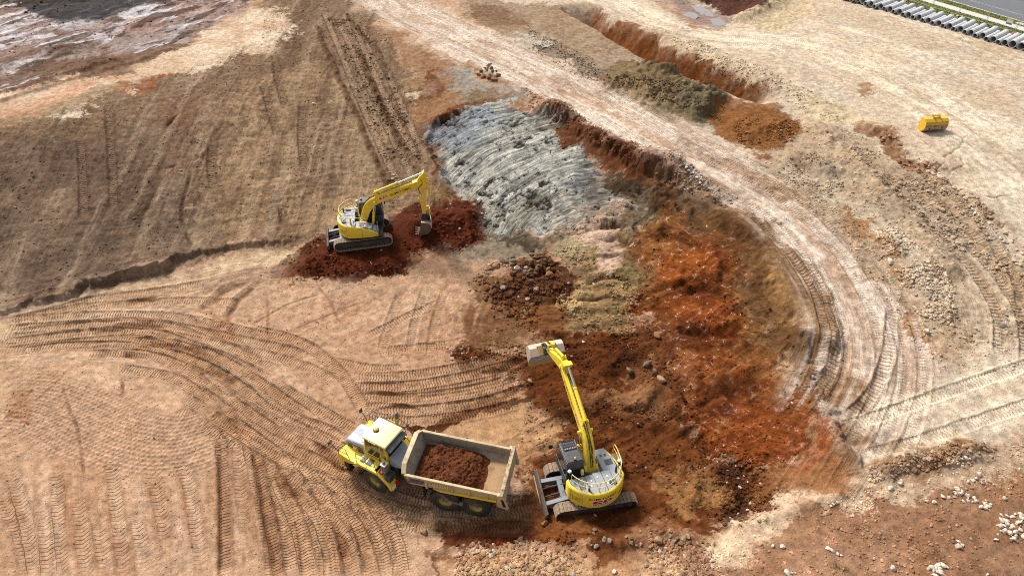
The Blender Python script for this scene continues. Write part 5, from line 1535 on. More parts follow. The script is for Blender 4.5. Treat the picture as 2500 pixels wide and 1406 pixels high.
    lo = [(5.90, 0.0), (5.78, -.16), (5.4, -.22), (4.2, -.04), (2.6, .34), (1.9, .46), (1.5, .44), (1.0, .26), (.4, -.14), (0.0, -.22), (-.20, -.10)]
    mb = MB(); mb.prism(up + lo, -.24, .24)
    mb.box(-.16, .16, -.40, -.24, -.16, .16); mb.box(-.16, .16, .24, .40, -.16, .16)
    boom = mb.build("boom", YEL, E, BM, bevel=0.025)
    MB().cyl((0, -.46, 0), (0, .46, 0), .10, 14).build("foot_pin", BLACK, boom)
    MB().cyl((5.70, -.30, 0), (5.70, .30, 0), .10, 14).build("tip_pin", YEL, boom)
    for s in (-1, 1):   # lettering on both cheeks
        ang = math.atan2(.54 - .98, 4.3 - 2.6)
        ca, sa = math.cos(ang), math.sin(ang)
        def cheek(x, y, d, s=s, cx=4.05, cz=.28):
            xx = x if s < 0 else -x
            return (cx + xx * ca - y * sa, s * (.24 + d), cz + xx * sa + y * ca)
        letters("SUMITOMO", 0.27, BLACKP, boom, cheek, bold=0.003, xs=1.2, spacing=1.08)
        def cheek2(x, y, d, s=s):
            return cheek(x, y, d, s, 2.62, .66)
        logo(cheek2, 0.62, boom)
    for y in (-.13, -.05, .05, .13):
        pts = [(.0, y, .28), (.45, y, .61), (.95, y, .97), (1.4, y, 1.13), (1.8, y, 1.15), (2.6, y, 1.03), (4.3, y * .9, .59), (5.2, y * .7, .36)]
        MB().tube(pts, .02, 5, 1).build("boom_hose" if abs(y) < .1 else "boom_pipe", HOSE if abs(y) < .1 else YEL, boom)
    MB().tube([(.8, .14, .86), (1.0, .05, 1.02), (1.3, -.02, 1.12), (1.6, .10, 1.14), (1.95, .16, 1.12)], .014, 5, 2).build("loose_hose", HOSE, boom)
    MB().tube([(.25, -.1, .46), (.5, .02, .68), (.8, -.12, .90), (1.1, -.05, 1.04)], .014, 5, 2).build("loose_hose", HOSE, boom)
    # stick cylinder on top of the boom
    tip = Vector((foot.x + LB * math.cos(boom_a), foot.y, foot.z + LB * math.sin(boom_a)))
    sa_ = stick_a
    SM = U @ T(*tip) @ R(-sa_, 'Y')          # stick frame: +x towards the bucket
    def b2u(x, z): return Vector((foot.x + x * math.cos(boom_a) - z * math.sin(boom_a), foot.y, foot.z + x * math.sin(boom_a) + z * math.cos(boom_a)))
    def s2u(x, z): return Vector((tip.x + x * math.cos(sa_) - z * math.sin(sa_), tip.y, tip.z + x * math.sin(sa_) + z * math.cos(sa_)))
    c0 = b2u(2.35, 1.30); c1 = s2u(-.72, .30)
    mid = c0 + (c1 - c0).normalized() * min(1.95, (c1 - c0).length * .72)
    scyl = MB().cyl(c0, mid, .105, 16).cyl(mid - (c1 - c0).normalized() * .12, mid, .125, 16).build("stick_cylinder", YEL, E, U)
    MB().cyl(mid, c1, .06, 12).build("cylinder_rod", CHROME, scyl)
    MB().prism([(2.15, 1.02), (2.55, .96), (2.42, 1.40), (2.28, 1.40)], -.16, -.12).prism([(2.15, 1.02), (2.55, .96), (2.42, 1.40), (2.28, 1.40)], .12, .16).build("cylinder_bracket", YEL, boom)
    # boom cylinders
    for s in (-1, 1):
        p0 = Vector((.95, foot.y + s * .34, 1.28)); q = b2u(1.9, .78); p1 = Vector((q.x, foot.y + s * .34, q.z))
        m1 = p0 + (p1 - p0) * .62
        bc = MB().cyl(p0, m1, .10, 14).cyl(m1 - (p1 - p0).normalized() * .1, m1, .115, 14).build("boom_cylinder", YEL, E, U)
        MB().cyl(m1, p1, .055, 12).build("cylinder_rod", CHROME, bc)
        MB().cyl((1.9, s * .24, .78), (1.9, s * .42, .78), .10, 12).build("cylinder_pin", YEL, boom)
    # stick
    prof = [(-.86, .36), (-.62, .46), (-.1, .40), (.7, .36), (LS - .15, .13), (LS + .10, .05), (LS + .12, -.06), (LS, -.13), (.9, -.26), (.25, -.30), (-.12, -.22), (-.45, .02)]
    sk = MB(); sk.prism(prof, -.17, .17)
    sk.prism([(-.86, .36), (-.62, .46), (-.40, .44), (-.2, .1), (-.5, .05)], -.26, -.17); sk.prism([(-.86, .36), (-.62, .46), (-.40, .44), (-.2, .1), (-.5, .05)], .17, .26)
    stick = sk.build("stick", YEL, E, SM, bevel=0.025)
    MB().tube([(-.2, -.18, .1), (.1, -.24, .18), (.35, -.24, -.12), (.6, -.2, -.2), (1.0, -.19, -.1)], .02, 5, 2).build("stick_hose", HOSE, stick)
    patch("stick_sticker", [[(1.05, -.14), (1.22, -.14), (1.22, .06), (1.05, .06)]], WHITE, stick, lambda x, y, d: (x, -.17 - d, y), 0.004, 1)
    patch("stick_sticker_print", [[(1.09, -.08), (1.18, -.08), (1.18, .0), (1.09, .0)]], BLUEP, stick, lambda x, y, d: (x, -.17 - d, y), 0.008, 1)
    # bucket cylinder on the stick
    k0 = (-.05, .58); k1 = (LS - .55, .46)
    kc = MB().cyl((k0[0], 0, k0[1]), (1.35, 0, .55), .085, 14).cyl((1.25, 0, .55), (1.35, 0, .55), .10, 14).build("bucket_cylinder", YEL, E, SM)
    MB().cyl((1.35, 0, .55), (k1[0], 0, k1[1]), .05, 12).build("cylinder_rod", CHROME, kc)
    MB().prism([(-.2, .38), (.12, .38), (.02, .66), (-.12, .66)], -.13, -.09).prism([(-.2, .38), (.12, .38), (.02, .66), (-.12, .66)], .09, .13).build("cylinder_bracket", YEL, stick)
    # linkage + quick hitch + bucket
    lk = MB()
    for s in (-1, 1):
        lk.cyl((LS - .45, s * .20, .02), (k1[0], s * .20, k1[1]), .05, 8)
        lk.cyl((k1[0], s * .14, k1[1]), (LS + .22, s * .14, .40), .05, 8)
    lk.cyl((k1[0], -.24, k1[1]), (k1[0], .24, k1[1]), .055, 10)
    lk.build("bucket_linkage", YEL, E, SM)
    HM = SM @ T(LS, 0, 0) @ R(-bucket_a, 'Y')     # hitch frame: +x along the hanging direction
    hb = MB()
    hb.prism([(-.08, -.14), (.0, -.18), (.34, -.30), (.44, -.22), (.44, .42), (.34, .48), (.10, .46), (-.08, .10)], -.19, .19)
    hb.cyl((.20, -.30, .05), (.20, .30, .05), .16, 14)
    hb.box(.34, .50, -.30, .30, -.28, .46)
    hb.build("quick_hitch", BLACK if bucket_kind == 'dig' else DGREY, E, HM, bevel=0.02)
    BK = HM @ T(.48, 0, .05) @ R(math.radians(-90), 'Y') @ R(math.pi, 'Z')   # bucket frame: -z along hanging direction
    if bucket_kind == 'mud':
        bw = 2.12
        bm_ = MB(); make_bucket(bm_, bw)
        bo = bm_.build("bucket", BUCK, E, BK, bevel=0.008)
        MB().box(-.22, .28, -.55, .55, -.02, .10).prism([(-.2, .10), (.26, .10), (.2, .34), (-.14, .34)], -.24, -.20).prism([(-.2, .10), (.26, .10), (.2, .34), (-.14, .34)], .20, .24).build("bucket_ears", BUCKO, bo, bevel=0.01)
        MB().box(-.30, -.24, -.62, .62, -.10, .06).build("stiffener_bar", BUCKO, bo)
        MB().prism([(.50, -1.17), (.50, -1.12), (.72, -1.155), (.72, -1.17)], -bw / 2 - .03, bw / 2 + .03).build("cutting_edge", BUCKO, bo)
        MB().prism([(-.50, -.70), (-.44, -.92), (-.30, -1.08), (-.31, -1.10), (-.46, -.93), (-.52, -.70)], -bw / 2, bw / 2).build("wear_plate", BUCKO, bo)
    else:
        bw = 1.15
        bm_ = MB(); make_bucket(bm_, bw)
        bo = bm_.build("bucket", BUCKD, E, BK, bevel=0.008)
        MB().prism([(-.46, -.10), (-.36, -.14), (-.47, -.50), (-.56, -.48)], -bw / 2 - .01, bw / 2 + .01).prism([(.30, .0), (-.2, .0), (-.4, -.16), (-.36, -.2), (.30, -.02)], -bw / 2 - .01, bw / 2 + .01).build("polished_back_plate", BUCK, bo)
        MB().box(-.22, .28, -.34, .34, -.02, .10).prism([(-.2, .10), (.26, .10), (.2, .34), (-.14, .34)], -.24, -.20).prism([(-.2, .10), (.26, .10), (.2, .34), (-.14, .34)], .20, .24).build("bucket_ears", BUCKD, bo, bevel=0.01)
        for k in range(5):
            y = -bw / 2 + .07 + k * (bw - .14) / 4
            MB().hexa([(.46, y - .06, -1.20), (.46, y + .06, -1.20), (.74, y + .02, -1.175), (.74, y - .02, -1.175)], [(.46, y - .06, -1.10), (.46, y + .06, -1.10), (.74, y + .02, -1.155), (.74, y - .02, -1.155)]).build("tooth", BUCKD, bo)
    return E
# ================================================================== articulated dump truck
def wheel_mesh():
    t = MB()
    t.lathe([(.36, -.27), (.46, -.285), (.62, -.30), (.74, -.285), (.80, -.22), (.815, -.10), (.815, .10), (.80, .22), (.74, .285), (.62, .30), (.46, .285), (.36, .27)], (0, 0, 0), (0, 1, 0), 40)
    n = 22
    for k in range(n):
        a = 2 * math.pi * k / n
        for s in (-1, 1):
            a1 = a + (math.pi / n if s > 0 else 0)
            def p(r_, y, da): return (math.cos(a1 + da) * r_, y, math.sin(a1 + da) * r_)
            t.add([p(.80, 0.0, -.05), p(.80, 0.0, .05), p(.79, s * .275, .13), p(.79, s * .275, .03), p(.85, 0.0, -.04), p(.85, 0.0, .04), p(.835, s * .27, .12), p(.835, s * .27, .04)],
                  [(0, 1, 2, 3), (4, 5, 6, 7), (0, 1, 5, 4), (1, 2, 6, 5), (2, 3, 7, 6), (3, 0, 4, 7)])
    tyre = t.mesh("tyre", TYRE, 40)
    r_ = MB().lathe([(.05, .10), (.20, .10), (.24, .06), (.30, .06), (.33, .14), (.40, .20), (.425, .27), (.44, .285), (.46, .27), (.45, .20), (.38, .0), (.38, -.25), (.45, -.27)], (0, 0, 0), (0, 1, 0), 32)
    rim = r_.mesh("rim", RIM, 35)
    h = MB().cyl((0, .04, 0), (0, .17, 0), .17, 18).cyl((0, .17, 0), (0, .21, 0), .10, 14)
    for k in range(10):
        a = 2 * math.pi * k / 10
        h.cyl((math.cos(a) * .22, .06, math.sin(a) * .22), (math.cos(a) * .22, .10, math.sin(a) * .22), .022, 6)
    hub = h.mesh("hub", HUB, 35)
    return tyre, rim, hub

def dump_truck():
    yaw = math.radians(168)
    g0 = ground_z(-2.45, 22.6)
    K = empty("articulated_dump_truck", (-2.45, 22.61, g0 - 0.03), yaw)
    tag(K, "yellow articulated six-wheel dump truck with grey bonnet and cream tipping body", "dump truck")
    F = T(*K.location).to_4x4() if False else (T(*K.location) @ R(yaw, 'Z')).inverted() @ T(-6.82, 23.93, ground_z(-6.82, 23.93) - 0.03) @ R(math.radians(150), 'Z')
    I = Matrix.Identity(4)
    tyre, rim, hub = wheel_mesh()
    def wheel(M, x, y, side):
        w = place("wheel", tyre, K, M @ T(x, y, .81) @ (I if side > 0 else R(math.pi, 'Z')) @ R(random.uniform(0, 6), 'Y'))
        place("rim", rim, w, I); place("hub", hub, w, I)
    for x in (.83, -.83):
        wheel(I, x, 1.12, 1); wheel(I, x, -1.12, -1)
        MB().cyl((x, -.9, .81), (x, .9, .81), .16, 12).build("axle", FRAME, K)
    wheel(F, 0, 1.12, 1); wheel(F, 0, -1.12, -1)
    MB().cyl((0, -.9, .81), (0, .9, .81), .16, 12).build("axle", FRAME, K, F)
    # ---- rear chassis
    MB().box(-1.5, 3.2, -.50, -.32, .85, 1.20).box(-1.5, 3.2, .32, .50, .85, 1.20).box(-.9, -.7, -.5, .5, .8, 1.1).box(.7, .9, -.5, .5, .8, 1.1).box(2.6, 3.2, -.5, .5, .8, 1.2).build("rear_frame", FRAME, K, bevel=0.02)
    MB().box(-.95, .95, .82, .95, .66, .92).build("walking_beam", FRAME, K, bevel=0.03)
    MB().box(-.95, .95, -.95, -.82, .66, .92).build("walking_beam", FRAME, K, bevel=0.03)
    MB().cyl((3.36, 0, .70), (3.36, 0, 1.35), .22, 16).box(3.2, 3.6, -.35, .35, .85, 1.15).build("hinge_joint", FRAME, K)
    for s in (-1, 1):
        MB().cyl((1.9, s * .62, .95), (1.2, s * .70, 1.55), .11, 12).build("tip_cylinder", FRAME, K)
        MB().box(1.75, 2.35, s * .62 - .16, s * .62 + .16, .70, 1.15).build("side_tank", FRAME, K, bevel=0.03)
    # ---- tipping body: floor, flared sides, headboard, open tail with beam
    zf, zr = 2.72, 2.46      # rim heights front / rear
    W = 1.44
    def wall(b0, b1, t0, t1, th, name, mat):
        b0, b1, t0, t1 = map(Vector, (b0, b1, t0, t1))
        n = (b1 - b0).cross(t0 - b0).normalized() * th
        return MB().hexa([b0, b1, b1 + n, b0 + n], [t0, t1, t1 + n, t0 + n])
    fl = MB(); fl.hexa([(-2.0, -1.12, 1.68), (2.45, -1.12, 1.68), (2.45, 1.12, 1.68), (-2.0, 1.12, 1.68)], [(-2.0, -1.12, 1.75), (2.45, -1.12, 1.75), (2.45, 1.12, 1.75), (-2.0, 1.12, 1.75)])
    body = fl.build("tipping_body", TRAYFLOOR, K)
    for s in (-1, 1):
        b0, b1 = Vector((-2.0, s * 1.12, 1.74)), Vector((2.45, s * 1.12, 1.74))
        m0, m1 = Vector((-2.05, s * (W - .08), 1.98)), Vector((2.60, s * (W - .08), 1.98))
        t0, t1 = Vector((-2.10, s * (W - .03), zr)), Vector((2.86, s * (W - .03), zf))
        inn = MB().add([b0, b1, m1, m0, t1, t0], [(0, 1, 2, 3), (3, 2, 4, 5)])
        inn.build("inner_side", TRAYIN, body, smooth=0)
        e = Vector((0, s * .09, 0)); e2 = Vector((0, s * .10, -.10))
        outm = MB().add([b0 + e2, b1 + e2, m1 + e, m0 + e, t1 + e, t0 + e, b0 - Vector((0, 0, .06)), b1 - Vector((0, 0, .06))], [(0, 1, 2, 3), (3, 2, 4, 5)])
        so_ = outm.build("outer_side", TRAYP, body, smooth=0)
        # top rim
        MB().hexa([t0 + Vector((0, -s * .02, -.10)), t1 + Vector((0, -s * .02, -.10)), t1 + Vector((0, s * .13, -.10)), t0 + Vector((0, s * .13, -.10))],
                  [t0 + Vector((0, -s * .02, .04)), t1 + Vector((0, -s * .02, .04)), t1 + Vector((0, s * .13, .04)), t0 + Vector((0, s * .13, .04))]).build("top_rim", TRAYP, body, bevel=0.02)
        # lower side rail with yellow left in the paint
        MB().hexa([(-2.0, s * 1.47, 1.70), (1.0, s * 1.47, 1.72), (1.0, s * 1.36, 1.72), (-2.0, s * 1.36, 1.70)], [(-2.0, s * 1.49, 1.90), (1.4, s * 1.49, 1.94), (1.4, s * 1.36, 1.94), (-2.0, s * 1.36, 1.90)]).build("side_rail", YELT, body, bevel=0.015)
        for x in (-1.5, -.55, .35, 1.72):
            MB().box(x - .06, x + .06, min(s * 1.40, s * 1.53), max(s * 1.40, s * 1.53), 1.92, 2.42).build("side_rib", TRAYP, body, bevel=0.015)
        def cheek(x, y, d, s=s):
            xx = x if s < 0 else -x
            return (1.05 + xx, s * (W + .062 + d), 2.30 + y)
        letters("HM300", 0.34, principled("faded_pale_print", (.70, .56, .20), .6), so_, cheek, bold=0.004, name="faded_lettering")
        patch("stripe_print", [[(-.42, -.16 + .10 * k), (.42, -.16 + .10 * k), (.42, -.11 + .10 * k), (-.42, -.11 + .10 * k)] for k in range(4)], BLUEP, so_, lambda x, y, d, s=s: (2.25 + x, s * (W + .062 + d), 2.34 + y), 0.004, 1)
        # tail wing: flared rear corner with a dark slot
        wing = MB().hexa([(-2.62, s * 1.34, 1.30), (-2.0, s * 1.34, 1.42), (-2.0, s * 1.50, 1.42), (-2.62, s * 1.50, 1.30)], [(-2.34, s * 1.40, zr + .14), (-2.06, s * 1.40, zr + .10), (-2.06, s * 1.62, zr + .10), (-2.34, s * 1.62, zr + .14)]).build("tail_wing", TRAYP, body, bevel=0.02)
        MB().hexa([(-2.51, s * 1.51, 1.60), (-2.36, s * 1.51, 1.62), (-2.36, s * 1.565, 1.62), (-2.51, s * 1.565, 1.60)], [(-2.38, s * 1.58, 2.26), (-2.26, s * 1.58, 2.26), (-2.26, s * 1.60, 2.26), (-2.38, s * 1.60, 2.26)]).build("wing_slot", BLACKP, wing)
    # headboard, sloping forward, folded top with chamfered corners
    hb = MB().add([(2.45, -1.12, 1.74), (2.45, 1.12, 1.74), (2.60, 1.36, 1.98), (2.86, 1.41, 2.72), (2.92, 1.0, 3.02), (2.92, -1.0, 3.02), (2.86, -1.41, 2.72), (2.60, -1.36, 1.98)], [(0, 1, 2, 3, 4, 5, 6, 7)])
    hb.build("headboard_inside", TRAYIN, body, smooth=0)
    hb = MB().add([(2.53, -1.12, 1.66), (2.53, 1.12, 1.66), (2.70, 1.46, 1.96), (2.97, 1.50, 2.74), (3.04, 1.03, 3.06), (3.04, -1.03, 3.06), (2.97, -1.50, 2.74), (2.70, -1.46, 1.96)], [(0, 1, 2, 3, 4, 5, 6, 7)])
    hb.build("headboard_outside", TRAYP, body, smooth=0)
    pts = [(2.90, 1.45, 2.74), (2.97, 1.02, 3.05), (2.97, -1.02, 3.05), (2.90, -1.45, 2.74)]
    hr = MB()
    for a, b in zip(pts[:-1], pts[1:]):
        a, b = Vector(a), Vector(b)
        hr.hexa([a + Vector((-.10, 0, -.05)), a + Vector((.16, 0, -.05)), b + Vector((.16, 0, -.05)), b + Vector((-.10, 0, -.05))], [a + Vector((-.10, 0, .03)), a + Vector((.16, 0, .03)), b + Vector((.16, 0, .03)), b + Vector((-.10, 0, .03))])
    hr.build("headboard_rim", TRAYP, body, bevel=0.015)
    # tailgate: plate closing the rear with a rusty top beam
    tg = MB().hexa([(-2.44, -1.40, 1.70), (-2.36, -1.40, 1.70), (-2.36, 1.40, 1.70), (-2.44, 1.40, 1.70)], [(-2.34, -1.48, zr), (-2.26, -1.48, zr), (-2.26, 1.48, zr), (-2.34, 1.48, zr)])
    tgo = tg.build("tailgate", TRAYP, body)
    MB().hexa([(-2.38, -1.60, zr - .05), (-2.16, -1.60, zr - .05), (-2.16, 1.60, zr - .05), (-2.38, 1.60, zr - .05)], [(-2.38, -1.60, zr + .14), (-2.18, -1.60, zr + .14), (-2.18, 1.60, zr + .14), (-2.38, 1.60, zr + .14)]).build("tailgate_beam", RUST, tgo, bevel=0.02)
    MB().hexa([(-2.40, -1.38, 1.69), (-1.98, -1.14, 1.68), (-1.98, 1.14, 1.68), (-2.40, 1.38, 1.69)], [(-2.40, -1.38, 1.745), (-1.98, -1.34, 1.755), (-1.98, 1.34, 1.755), (-2.40, 1.38, 1.745)]).build("tail_floor", TRAYFLOOR, body)
    for s in (-1, 1):
        MB().tube([(.95, s * 1.50, 1.60), (.55, s * 1.56, 1.22), (.10, s * 1.56, 1.12), (-.1, s * 1.55, 1.16)], .03, 6).box(-.2, -.02, min(s*1.5, s*1.62), max(s*1.5, s*1.62), 1.08, 1.24).build("tailgate_linkage", HUB, K)
        MB().box(2.05, 2.12, s * .9 - .22, s * .9 + .22, .45, 1.25).build("mud_flap", BLACK, K)
    # ---- front unit
    MB().box(-1.2, 1.9, -.48, -.30, .75, 1.15).box(-1.2, 1.9, .30, .48, .75, 1.15).box(-1.25, -.9, -.5, .5, .7, 1.2).build("front_frame", FRAME, K, F, bevel=0.02)
    hd = MB()
    hd.prism([(.92, 1.35), (2.42, 1.30), (2.50, 1.60), (2.46, 2.02), (2.30, 2.20), (.92, 2.42)], -.66, .66)
    hood = hd.build("bonnet", HOOD, K, F, bevel=0.10, seg=3)
    MB().hexa([(1.2, .661, 1.55), (2.38, .661, 1.50), (2.38, .675, 1.50), (1.2, .675, 1.55)], [(1.2, .661, 2.10), (2.25, .661, 1.98), (2.25, .675, 1.98), (1.2, .675, 2.10)]).build("bonnet_side_grille", DGREY, hood)
    MB().hexa([(1.2, -.675, 1.55), (2.38, -.675, 1.50), (2.38, -.661, 1.50), (1.2, -.661, 1.55)], [(1.2, -.675, 2.10), (2.25, -.675, 1.98), (2.25, -.661, 1.98), (1.2, -.661, 2.10)]).build("bonnet_side_grille", DGREY, hood)
    MB().box(2.495, 2.515, -.50, .50, 1.40, 1.95).build("radiator_grille", BLACK, hood)
    MB().tube([(1.0, .52, 2.43), (1.0, .52, 2.50), (1.25, .52, 2.47), (1.25, .52, 2.40)], .012, 4).build("bonnet_handle", BLACK, hood)
    MB().cyl((1.15, .42, 2.375), (1.15, .42, 2.40), .05, 10).build("bonnet_catch", WHITE, hood)
    # bumper, nose, wings
    MB().prism([(2.30, .55), (2.58, .60), (2.66, .95), (2.60, 1.28), (2.30, 1.30)], -1.25, 1.25).build("bumper", YELT, K, F, bevel=0.05)
    MB().box(2.40, 2.52, -1.2, 1.2, .45, .60).build("lower_bumper", BLACK, K, F)
    for s in (-1, 1):
        def Y(a): return s * a
        def qy(a, b): return (min(Y(a), Y(b)), max(Y(a), Y(b)))
        lo_, hi_ = qy(.66, 1.38)
        wg = MB()
        # stepped front wing with walkway in front of and beside the cab
        wg.prism([(2.45, 1.25), (2.52, 1.55), (2.30, 1.72), (1.62, 1.62), (1.20, 1.62), (1.05, 1.75), (-.10, 1.78), (-.10, 1.70), (.98, 1.66), (1.12, 1.52), (1.62, 1.30), (2.0, 1.22)], lo_, hi_)
        wing = wg.build("front_wing", YELT, K, F, bevel=0.02)
        lo2, hi2 = qy(1.32, 1.43)
        wing2 = MB().prism([(1.30, 1.60), (1.02, 1.80), (-.30, 1.80), (-1.18, 1.16), (-1.24, .82), (-1.10, .82), (-.98, 1.06), (-.36, 1.62), (.86, 1.62), (1.16, 1.36)], lo2, hi2).build("wheel_arch", YELT, K, F, bevel=0.015)
        lo3, hi3 = qy(.86, 1.40)
        MB().hexa([(-.30, lo3, 1.70), (-.30, hi3, 1.70), (-1.22, hi3, 1.02), (-1.22, lo3, 1.02)], [(-.26, lo3, 1.76), (-.26, hi3, 1.76), (-1.18, hi3, 1.08), (-1.18, lo3, 1.08)]).build("rear_mudguard", YELT, K, F)
        MB().box(.28, .60, *qy(.80, 1.22), 1.782, 1.795).box(.74, .98, *qy(.80, 1.22), 1.782, 1.795).build("anti_slip_pad", DGREY, wing)
        MB().box(1.75, 2.05, *qy(1.0, 1.39), .75, 1.24).box(1.70, 2.0, *qy(1.05, 1.40), .50, .60).build("access_step", BLACK, K, F)
        MB().hexa([(2.05, Y(1.10), .95), (2.35, Y(1.10), .95), (2.35, Y(1.42), .95), (2.05, Y(1.42), .95)], [(2.05, Y(1.10), 1.25), (2.40, Y(1.10), 1.25), (2.40, Y(1.42), 1.25), (2.05, Y(1.42), 1.25)]).build("headlamp_housing", YELT, K, F, bevel=0.02)
        MB().cyl((2.62, Y(.95), 1.05), (2.675, Y(.95), 1.05), .10, 14).build("headlamp", WHITE, K, F)
        # handrails along the wing edge
        for xs in ((2.45, 1.55, 1.55), (1.45, 1.62, 1.62), (.95, 1.80, 1.80)): pass
        y_ = Y(1.36)
        MB().tube([(2.40, y_, 1.55), (2.30, y_, 2.35), (1.78, y_, 2.40), (1.60, y_, 1.60)], .018, 6).build("handrail", BLACK, K, F)
        MB().tube([(2.33, y_, 2.0), (1.68, y_, 2.0)], .014, 5).build("handrail", BLACK, K, F)
        MB().tube([(1.10, y_, 1.75), (1.05, y_, 2.55), (.35, y_, 2.60), (-.20, y_, 2.55), (-.28, y_, 1.78)], .018, 6).build("handrail", BLACK, K, F)
        MB().tube([(1.07, y_, 2.15), (-.25, y_, 2.15)], .014, 5).build("handrail", BLACK, K, F)
        MB().tube([(.42, y_, 1.78), (.40, y_, 2.60)], .014, 5).build("handrail", BLACK, K, F)
        MB().tube([(2.42, Y(1.22), 1.5), (2.75, Y(1.30), 2.05), (2.95, Y(1.30), 2.15)], .022, 6).build("mirror_arm", DGREY, K, F)
        MB().box(2.90, 2.98, *qy(1.20, 1.44), 2.08, 2.36).build("mirror", DGREY, K, F, bevel=0.03)
    # red and white markers on the bonnet flank and mudguards
    patch("safety_sticker", [[(-.16, -.20), (.16, -.20), (.16, .20), (-.16, .20)]], WHITE, hood, lambda x, y, d: (1.75 + x, .676 + d, 1.82 + y), 0.006, 1)
    patch("safety_sticker_print", [[(-.14, .02), (.14, .02), (.14, .18), (-.14, .18)], [(-.14, -.18), (-.02, -.18), (-.02, -.02), (-.14, -.02)]], REDP, hood, lambda x, y, d: (1.75 + x, .676 + d, 1.82 + y), 0.009, 1)
    patch("mudguard_sticker", [[(-.15, -.15), (.15, -.15), (.15, .15), (-.15, .15)]], REDP, K, lambda x, y, d: F @ Vector((-.42 + x * .75, 1.12 + y, 1.72 - .72 * (.12 - x * .75) + .012)), 0.006, 1)
    patch("mudguard_sticker_print", [[(-.07, -.08), (.07, -.08), (.07, .08), (-.07, .08)]], WHITE, K, lambda x, y, d: F @ Vector((-.42 + x * .75, 1.12 + y, 1.72 - .72 * (.12 - x * .75) + .018)), 0.009, 1)
    # cab
    cb = MB()
    cb.prism([(-.62, 1.30), (.98, 1.30), (.98, 2.42), (.86, 3.28), (-.52, 3.28), (-.62, 2.4)], -.74, .74)
    cab = cb.build("cab", YELT, K, F, bevel=0.04)
    MB().prism([(-.62, 3.27), (.98, 3.27), (.96, 3.36), (.80, 3.40), (-.50, 3.40), (-.60, 3.36)], -.78, .78).build("cab_roof", CREAM, cab, bevel=0.04, seg=3)
    MB().box(.84, .98, -.77, .77, 3.345, 3.385).build("roof_brow", WHITE, cab, bevel=0.02)
    for s in (-1, 1):
        MB().prism([(.28, 2.42), (.90, 2.42), (.80, 3.20), (.28, 3.20)] if False else [(-.12, 2.12), (.90, 2.12), (.90, 2.45), (.80, 3.20), (-.12, 3.20)], min(s * .741, s * .75), max(s * .741, s * .75)).build("side_window", GLASS, cab)
        MB().prism([(-.52, 2.30), (-.20, 2.30), (-.20, 3.18), (-.45, 3.18)], min(s * .741, s * .748), max(s * .741, s * .748)).build("quarter_window", GLASS, cab)
        MB().box(-.10, .0, min(s * .75, s * .80), max(s * .75, s * .80), 1.95, 2.06).build("door_handle", BLACK, cab)
        MB().tube([(.45, s * .80, 3.38), (.45, s * .86, 3.42), (-.05, s * .86, 3.42), (-.05, s * .80, 3.38)], .018, 5).build("roof_grab_rail", RAILY, cab)
    MB().add([(.985, -.64, 2.45), (.985, .64, 2.45), (.885, .64, 3.18), (.885, -.64, 3.18)], [(0, 1, 2, 3)]).build("windscreen", GLASS, cab)
    MB().add([(-.63, -.60, 2.45), (-.63, .60, 2.45), (-.54, .60, 3.16), (-.54, -.60, 3.16)], [(3, 2, 1, 0)]).build("rear_window", GLASS, cab)
    letters("KOMATSU", 0.14, BLACKP, cab, lambda x, y, d: (.42 - x, .741 + d, 1.98 + y), bold=0.004)
    MB().box(.1, .5, -.2, .2, 2.0, 2.15).box(.05, .15, -.2, .2, 2.15, 2.8).build("driver_seat", SEATM, cab)
    MB().cyl((.55, .05, 3.40), (.55, .05, 3.44), .18, 18).build("beacon_plate", BLACK, cab)
    MB().cyl((.55, .05, 3.44), (.55, .05, 3.56), .13, 14, .10).build("beacon", principled("yellow_beacon_lens", (.80, .62, .02), .3), cab, bevel=0.02)
    # behind the cab: sun-bleached visor, grey engine cover, exhaust and tanks
    MB().hexa([(-.66, -.74, 3.02), (-.60, -.74, 3.20), (-.60, .74, 3.20), (-.66, .74, 3.02)], [(-.90, -.74, 3.10), (-.62, -.74, 3.24), (-.62, .74, 3.24), (-.90, .74, 3.10)]).build("rear_visor", DGREY, cab, bevel=0.01)
    MB().prism([(-.66, 1.9), (-.66, 2.50), (-1.20, 2.36), (-1.50, 2.18), (-1.50, 2.08), (-1.0, 1.9)], -.62, .66).build("engine_cover", HOOD, K, F, bevel=0.02)
    MB().box(-1.15, -.66, -.7, .7, 1.15, 1.9).build("rear_bulkhead", BLACK, K, F, bevel=0.02)
    MB().box(-.80, -.50, .92, 1.22, 1.78, 2.42).cyl((-.65, 1.07, 2.42), (-.65, 1.07, 2.62), .09, 12).build("air_cleaner", HUB, K, F, bevel=0.05)
    MB().box(-.82, -.48, .90, 1.24, 2.40, 2.46).build("air_cleaner_cap", WHITE, K, F, bevel=0.02)
    MB().box(-1.10, -.72, .78, 1.30, 1.30, 1.74).cyl((-.9, .9, 1.74), (-.9, .9, 1.84), .06, 10).cyl((-.75, 1.15, 1.74), (-.75, 1.15, 1.82), .07, 10).build("battery_box", DGREY, K, F, bevel=0.02)
    MB().box(-1.36, -1.22, .85, 1.05, .95, 1.20).build("tail_lamp", REDL, K, F)
    MB().box(-1.28, -1.22, 1.10, 1.34, .85, 1.10).build("number_plate", WHITE, K, F)
    hs = MB()
    for k in range(5):
        hs.tube([(-1.1, .35 - .15 * k, 1.3), (-1.35, .40 - .16 * k, 1.5), (-1.65, .30 - .12 * k, 1.25), (-1.9, .2 - .1 * k, 1.1)], .03, 5, 2)
    hs.build("hydraulic_hose", HOSE, K, F)
    # far side rails and mirror frame
    MB().tube([(.9, -1.2, 1.8), (.85, -1.32, 3.05), (.35, -1.42, 3.15), (-.55, -1.42, 2.75), (-.75, -1.38, 1.8)], .02, 6).build("ladder_rail", DGREY, K, F)
